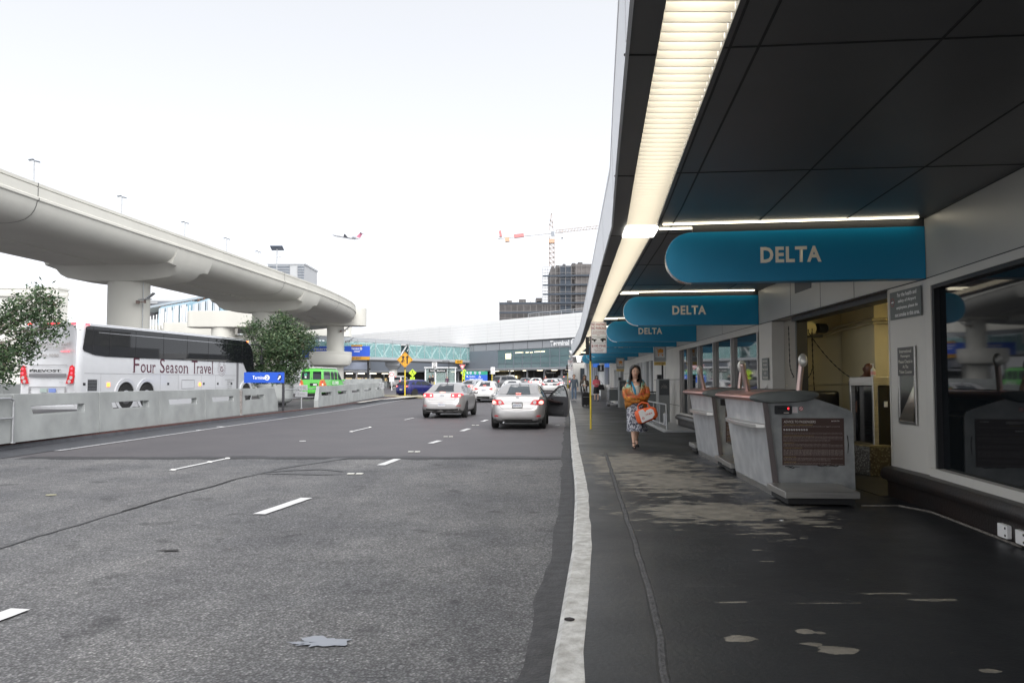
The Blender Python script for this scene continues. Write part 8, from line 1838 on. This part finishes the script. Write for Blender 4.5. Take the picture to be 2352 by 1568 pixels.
for x, tx in ((-.62, '101'), (-.12, '380'), (.38, '280')):
    q = B(); c = (zg + z1) / 2; q.prism([(x - .13, c + .12), (x, c + .15), (x + .13, c + .12), (x + .13, c - .04), (x, c - .16), (x - .13, c - .04)], .004, F); sh = q.build('route_shield', M('shield_pale', (.5, .55, .6), .5), t)
    q = B(); q.fit(tx, .17, .1, F @ Matrix.Translation((0, 0, .004)), .003, .02, cyc=(x, c)); q.build('route_number', M('blue_print', (.01, .06, .4), .5), sh)
for x in (-.9, .9): post(t, 0, z0, m_galv, .05, x=x, y=.05)
t = thing('overhead_sign', 'large blue overhead sign reading Terminal 3 United with amber strips', 'sign', (at(820, 877, 100.5).x, 100.5, .55))
W0 = at(791, 877, 100.5).x - at(820, 877, 100.5).x; W1 = at(849, 877, 100.5).x - at(820, 877, 100.5).x; zt_, zm_, zb_ = [at(820, v, 100.5).z - .55 for v in (794.5, 818.5, 826)]
q = B(); q.prism(rect(W0, zm_, W1, zt_), .12, Fm((0, 0, 0))); q.build('blue_board', M('sign_blue3', (.03, .11, .62), .45), t)
q = B(); q.prism(rect(W0, zb_, W1, zm_ - .005), .12, Fm((0, 0, 0))); q.build('amber_board', M('amber', (.65, .33, .03), .5), t)
q = B(); F = Fm((0, -.122, 0)); q.fit('Terminal', 1.0, .24, F, .004, .03, cyc=(-.25, zt_ - .33)); q.fit('United', .7, .22, F, .004, .03, cyc=(-.05, zt_ - .66)); q.prism([disc(.15, 18, .48, zt_ - .34)], .004, F); q.build('lettering', m_letw, t)
q = B(); q.fit('3', .12, .2, F @ Matrix.Translation((0, 0, .004)), .004, .03, cyc=(.48, zt_ - .34)); q.fit('NEXT RIGHT', 1.4, .19, F, .004, .03, cyc=(-.15, (zb_ + zm_) / 2)); q.build('dark_lettering', M('dark_print', (.04, .04, .06), .5), t)
q = B(); q.prism(rect(-.75, zt_ - .08, .65, zt_ + .14), .15, Fm((0, 0, 0))); tp = q.build('top_strip', M('amber', (.65, .33, .03), .5), t); q = B(); q.fit('Domestic', .8, .13, Fm((0, -.152, 0)), .004, .02, cyc=(-.05, zt_ + .03)); q.build('lettering', M('orange_print', (.45, .12, .02), .5), tp)
q = B(); q.box((W1 - .25, .25, zb_ / 2), (.22, .22, zb_)); q.build('post', m_dark, t); q = B(); q.box(((W0 + W1) / 2, -.3, zb_ - .25), (W1 - W0, .7, .08)); q.build('walkway', m_dark, t)
t = thing('overhead_sign', 'blue overhead sign mostly hidden behind the column with the ring collar', 'sign', (at(750, 877, 100.8).x, 100.8, .55))
q = B(); q.prism(rect(at(694, 877, 100.8).x - t.location.x, zm_ - .1, at(789.5, 877, 100.8).x - t.location.x, zt_), .1, Fm((0, 0, 0))); q.build('blue_board', M('sign_blue3', (.03, .11, .62), .45), t)
q = B(); q.fit('International', 3.5, .26, Fm((0, -.102, 0)), .004, .03, cyc=(.1, zt_ - .35)); q.build('lettering', m_letw, t); q = B(); q.box((-2.0, .2, 1.6), (.2, .2, 3.2)); q.build('post', m_dark, t)
# bus shelter, street lamp, small notices
t = thing('bus_shelter', 'white framed glass bus shelter behind the speed limit sign', 'shelter', (at(1010, 877, 110).x, 110, .6))
X0, X1, zt_ = at(977, 877, 110).x - t.location.x, at(1046, 877, 110).x - t.location.x, at(0, 845, 110).z - .6
for x in (X0, X0 + 1.4, X0 + 2.9, X1 - 1.2, X1): q = B(); q.box((x, 0, zt_ / 2), (.14, .14, zt_)); q.build('post', m_white, t)
q = B(); q.box(((X0 + X1) / 2, .8, zt_ + .06), (X1 - X0 + .3, 2.2, .12)); q.build('roof', m_white, t)
q = B(); q.box(((X0 + X1) / 2, .05, zt_ / 2 + .1), (X1 - X0, .03, zt_ - .3)); q.build('glass', M('shelter_glass', (.35, .45, .43), .1, alpha=.45), t)
q = B(); q.box((X0 + 1.7, -.1, zt_ - .35), (2.4, .05, .36)); s_ = q.build('name_board', m_letk, t); q = B(); q.fit('Stairs   Elevators', 2.0, .18, Fm((X0 + 1.7, -.127, zt_ - .35)), .003, .02); q.build('lettering', m_letw, s_)
t = thing('street_lamp', 'thin dark street lamp with short arm right of the bus shelter', 'street lamp', (at(1031, 877, 100).x, 100, .56)); hh = at(0, 829, 100).z - .56
post(t, 0, hh, m_dark, .045); q = B(); q.bar((0, 0, hh), (-.75, 0, hh + .0), .06); q.box((-.62, 0, hh - .01), (.5, .18, .06)); q.build('lamp_head', m_dark, t)
t = thing('tow_notice', 'small white notice on a pole right of the parking direction sign', 'sign', (at(1130, 877, 96).x, 96, .53)); post(t, 0, 2.7, m_yel, .05)
q = B(); q.prism(rrect(-.25, 1.9, .25, 2.75, .03), .02, Fm((.1, -.03, 0))); q.build('board', m_sgw, t); q = B(); letters(q, ['NO', 'STOPPING', 'ANY', 'TIME'], .4, .7, Fm((.1, -.051, 2.32)), bold=.01); q.build('lettering', m_red, t)
t = thing('tow_notice', 'small white notice on a pole in front of the far doors', 'sign', (at(1317, 877, 84).x, 84, .55)); post(t, 0, 2.5, m_galv, .05)
q = B(); q.prism(rrect(-.22, 1.5, .22, 2.5, .03), .02, Fm((0, -.03, 0))); q.build('board', m_sgw, t); q = B(); letters(q, ['NO', 'PARKING', 'TAXI', 'ONLY'], .36, .8, Fm((0, -.051, 2.0)), bold=.01); q.build('lettering', m_red, t)
t = thing('no_turn_sign', 'round red ringed no turn sign on a post left of the hatchback', 'sign', (at(842, 877, 92).x + 2.9, 92, .5)); post(t, 0, 2.2, m_sgw, .05)
q = B(); q.prism(rect(-.28, 1.0, .28, 2.2), .02, Fm((0, -.03, 0))); q.build('board', m_sgw, t); q = B(); q.prism([disc(.25, 20, 0, 1.85), disc(.19, 20, 0, 1.85)[::-1]], .004, Fm((0, -.051, 0))); q.build('red_ring', m_red, t)
# people far away on the other side
m_khaki = M('khaki', (.32, .27, .2), .8); m_wsh = M('white_shirt_far', (.5, .5, .5), .7); m_nvy = M('navy_cloth', (.015, .015, .02), .8)
for u, lab, tp, bt in ((1610, 'man in dark jacket and khaki trousers standing by the glass bus shelter', m_nvy, m_khaki),):
    u = at(1610 * 0 + 978 + 10 * 1.6, 877, 101).x; walker(lab, (u + .0, 101, .58), R(20), 1.8, tp, bt, m_brh, sub=1, detail=False)
walker('person in black with a light bag beside the silver sport utility car', (at(893, 877, 103).x, 103, .6), R(10), 1.75, m_blk, m_blk, m_brh, sub=1, detail=False)
walker('person in dark purple seated height at the right end of the bus shelter', (at(1027, 877, 104).x, 104, .6), R(0), 1.6, M('purple_cloth', (.08, .03, .06), .8), m_blk, m_brh, sub=1, detail=False)
walker('person in black left of the man in khaki at the shelter', (at(987, 877, 102).x, 102, .6), R(0), 1.7, m_blk, m_blk, m_brh, sub=1, detail=False)
walker('left one of two dark figures under the lit bays beyond the barriers', (at(820, 877, 150).x, 150, .6), R(0), 1.8, m_blk, m_blk, m_brh, sub=1, detail=False)
walker('right one of two dark figures under the lit bays beyond the barriers', (at(833, 877, 150).x, 150, .6), R(0), 1.75, m_blk, m_jean, m_brh, sub=1, detail=False)
walker('person between the far cars in front of Terminal 2 doors', (at(1262 - 6, 877, 108).x, 112, .6), R(0), 1.75, M('red_cloth', (.2, .04, .04), .8), m_blk, m_brh, sub=1, detail=False)
# low walls of the crossing road
t = thing('road_wall', 'low grey wall beyond the junction below the lit bays', 'wall', (at(900, 877, 135).x, 135, .5))
q = B(); q.box((0, 0, .55), (26, .4, 1.1)); q.build('wall', m_conc_b, t); q = B(); q.box((0, 0, 1.12), (26.1, .5, .06)); q.build('coping', m_conc, t)
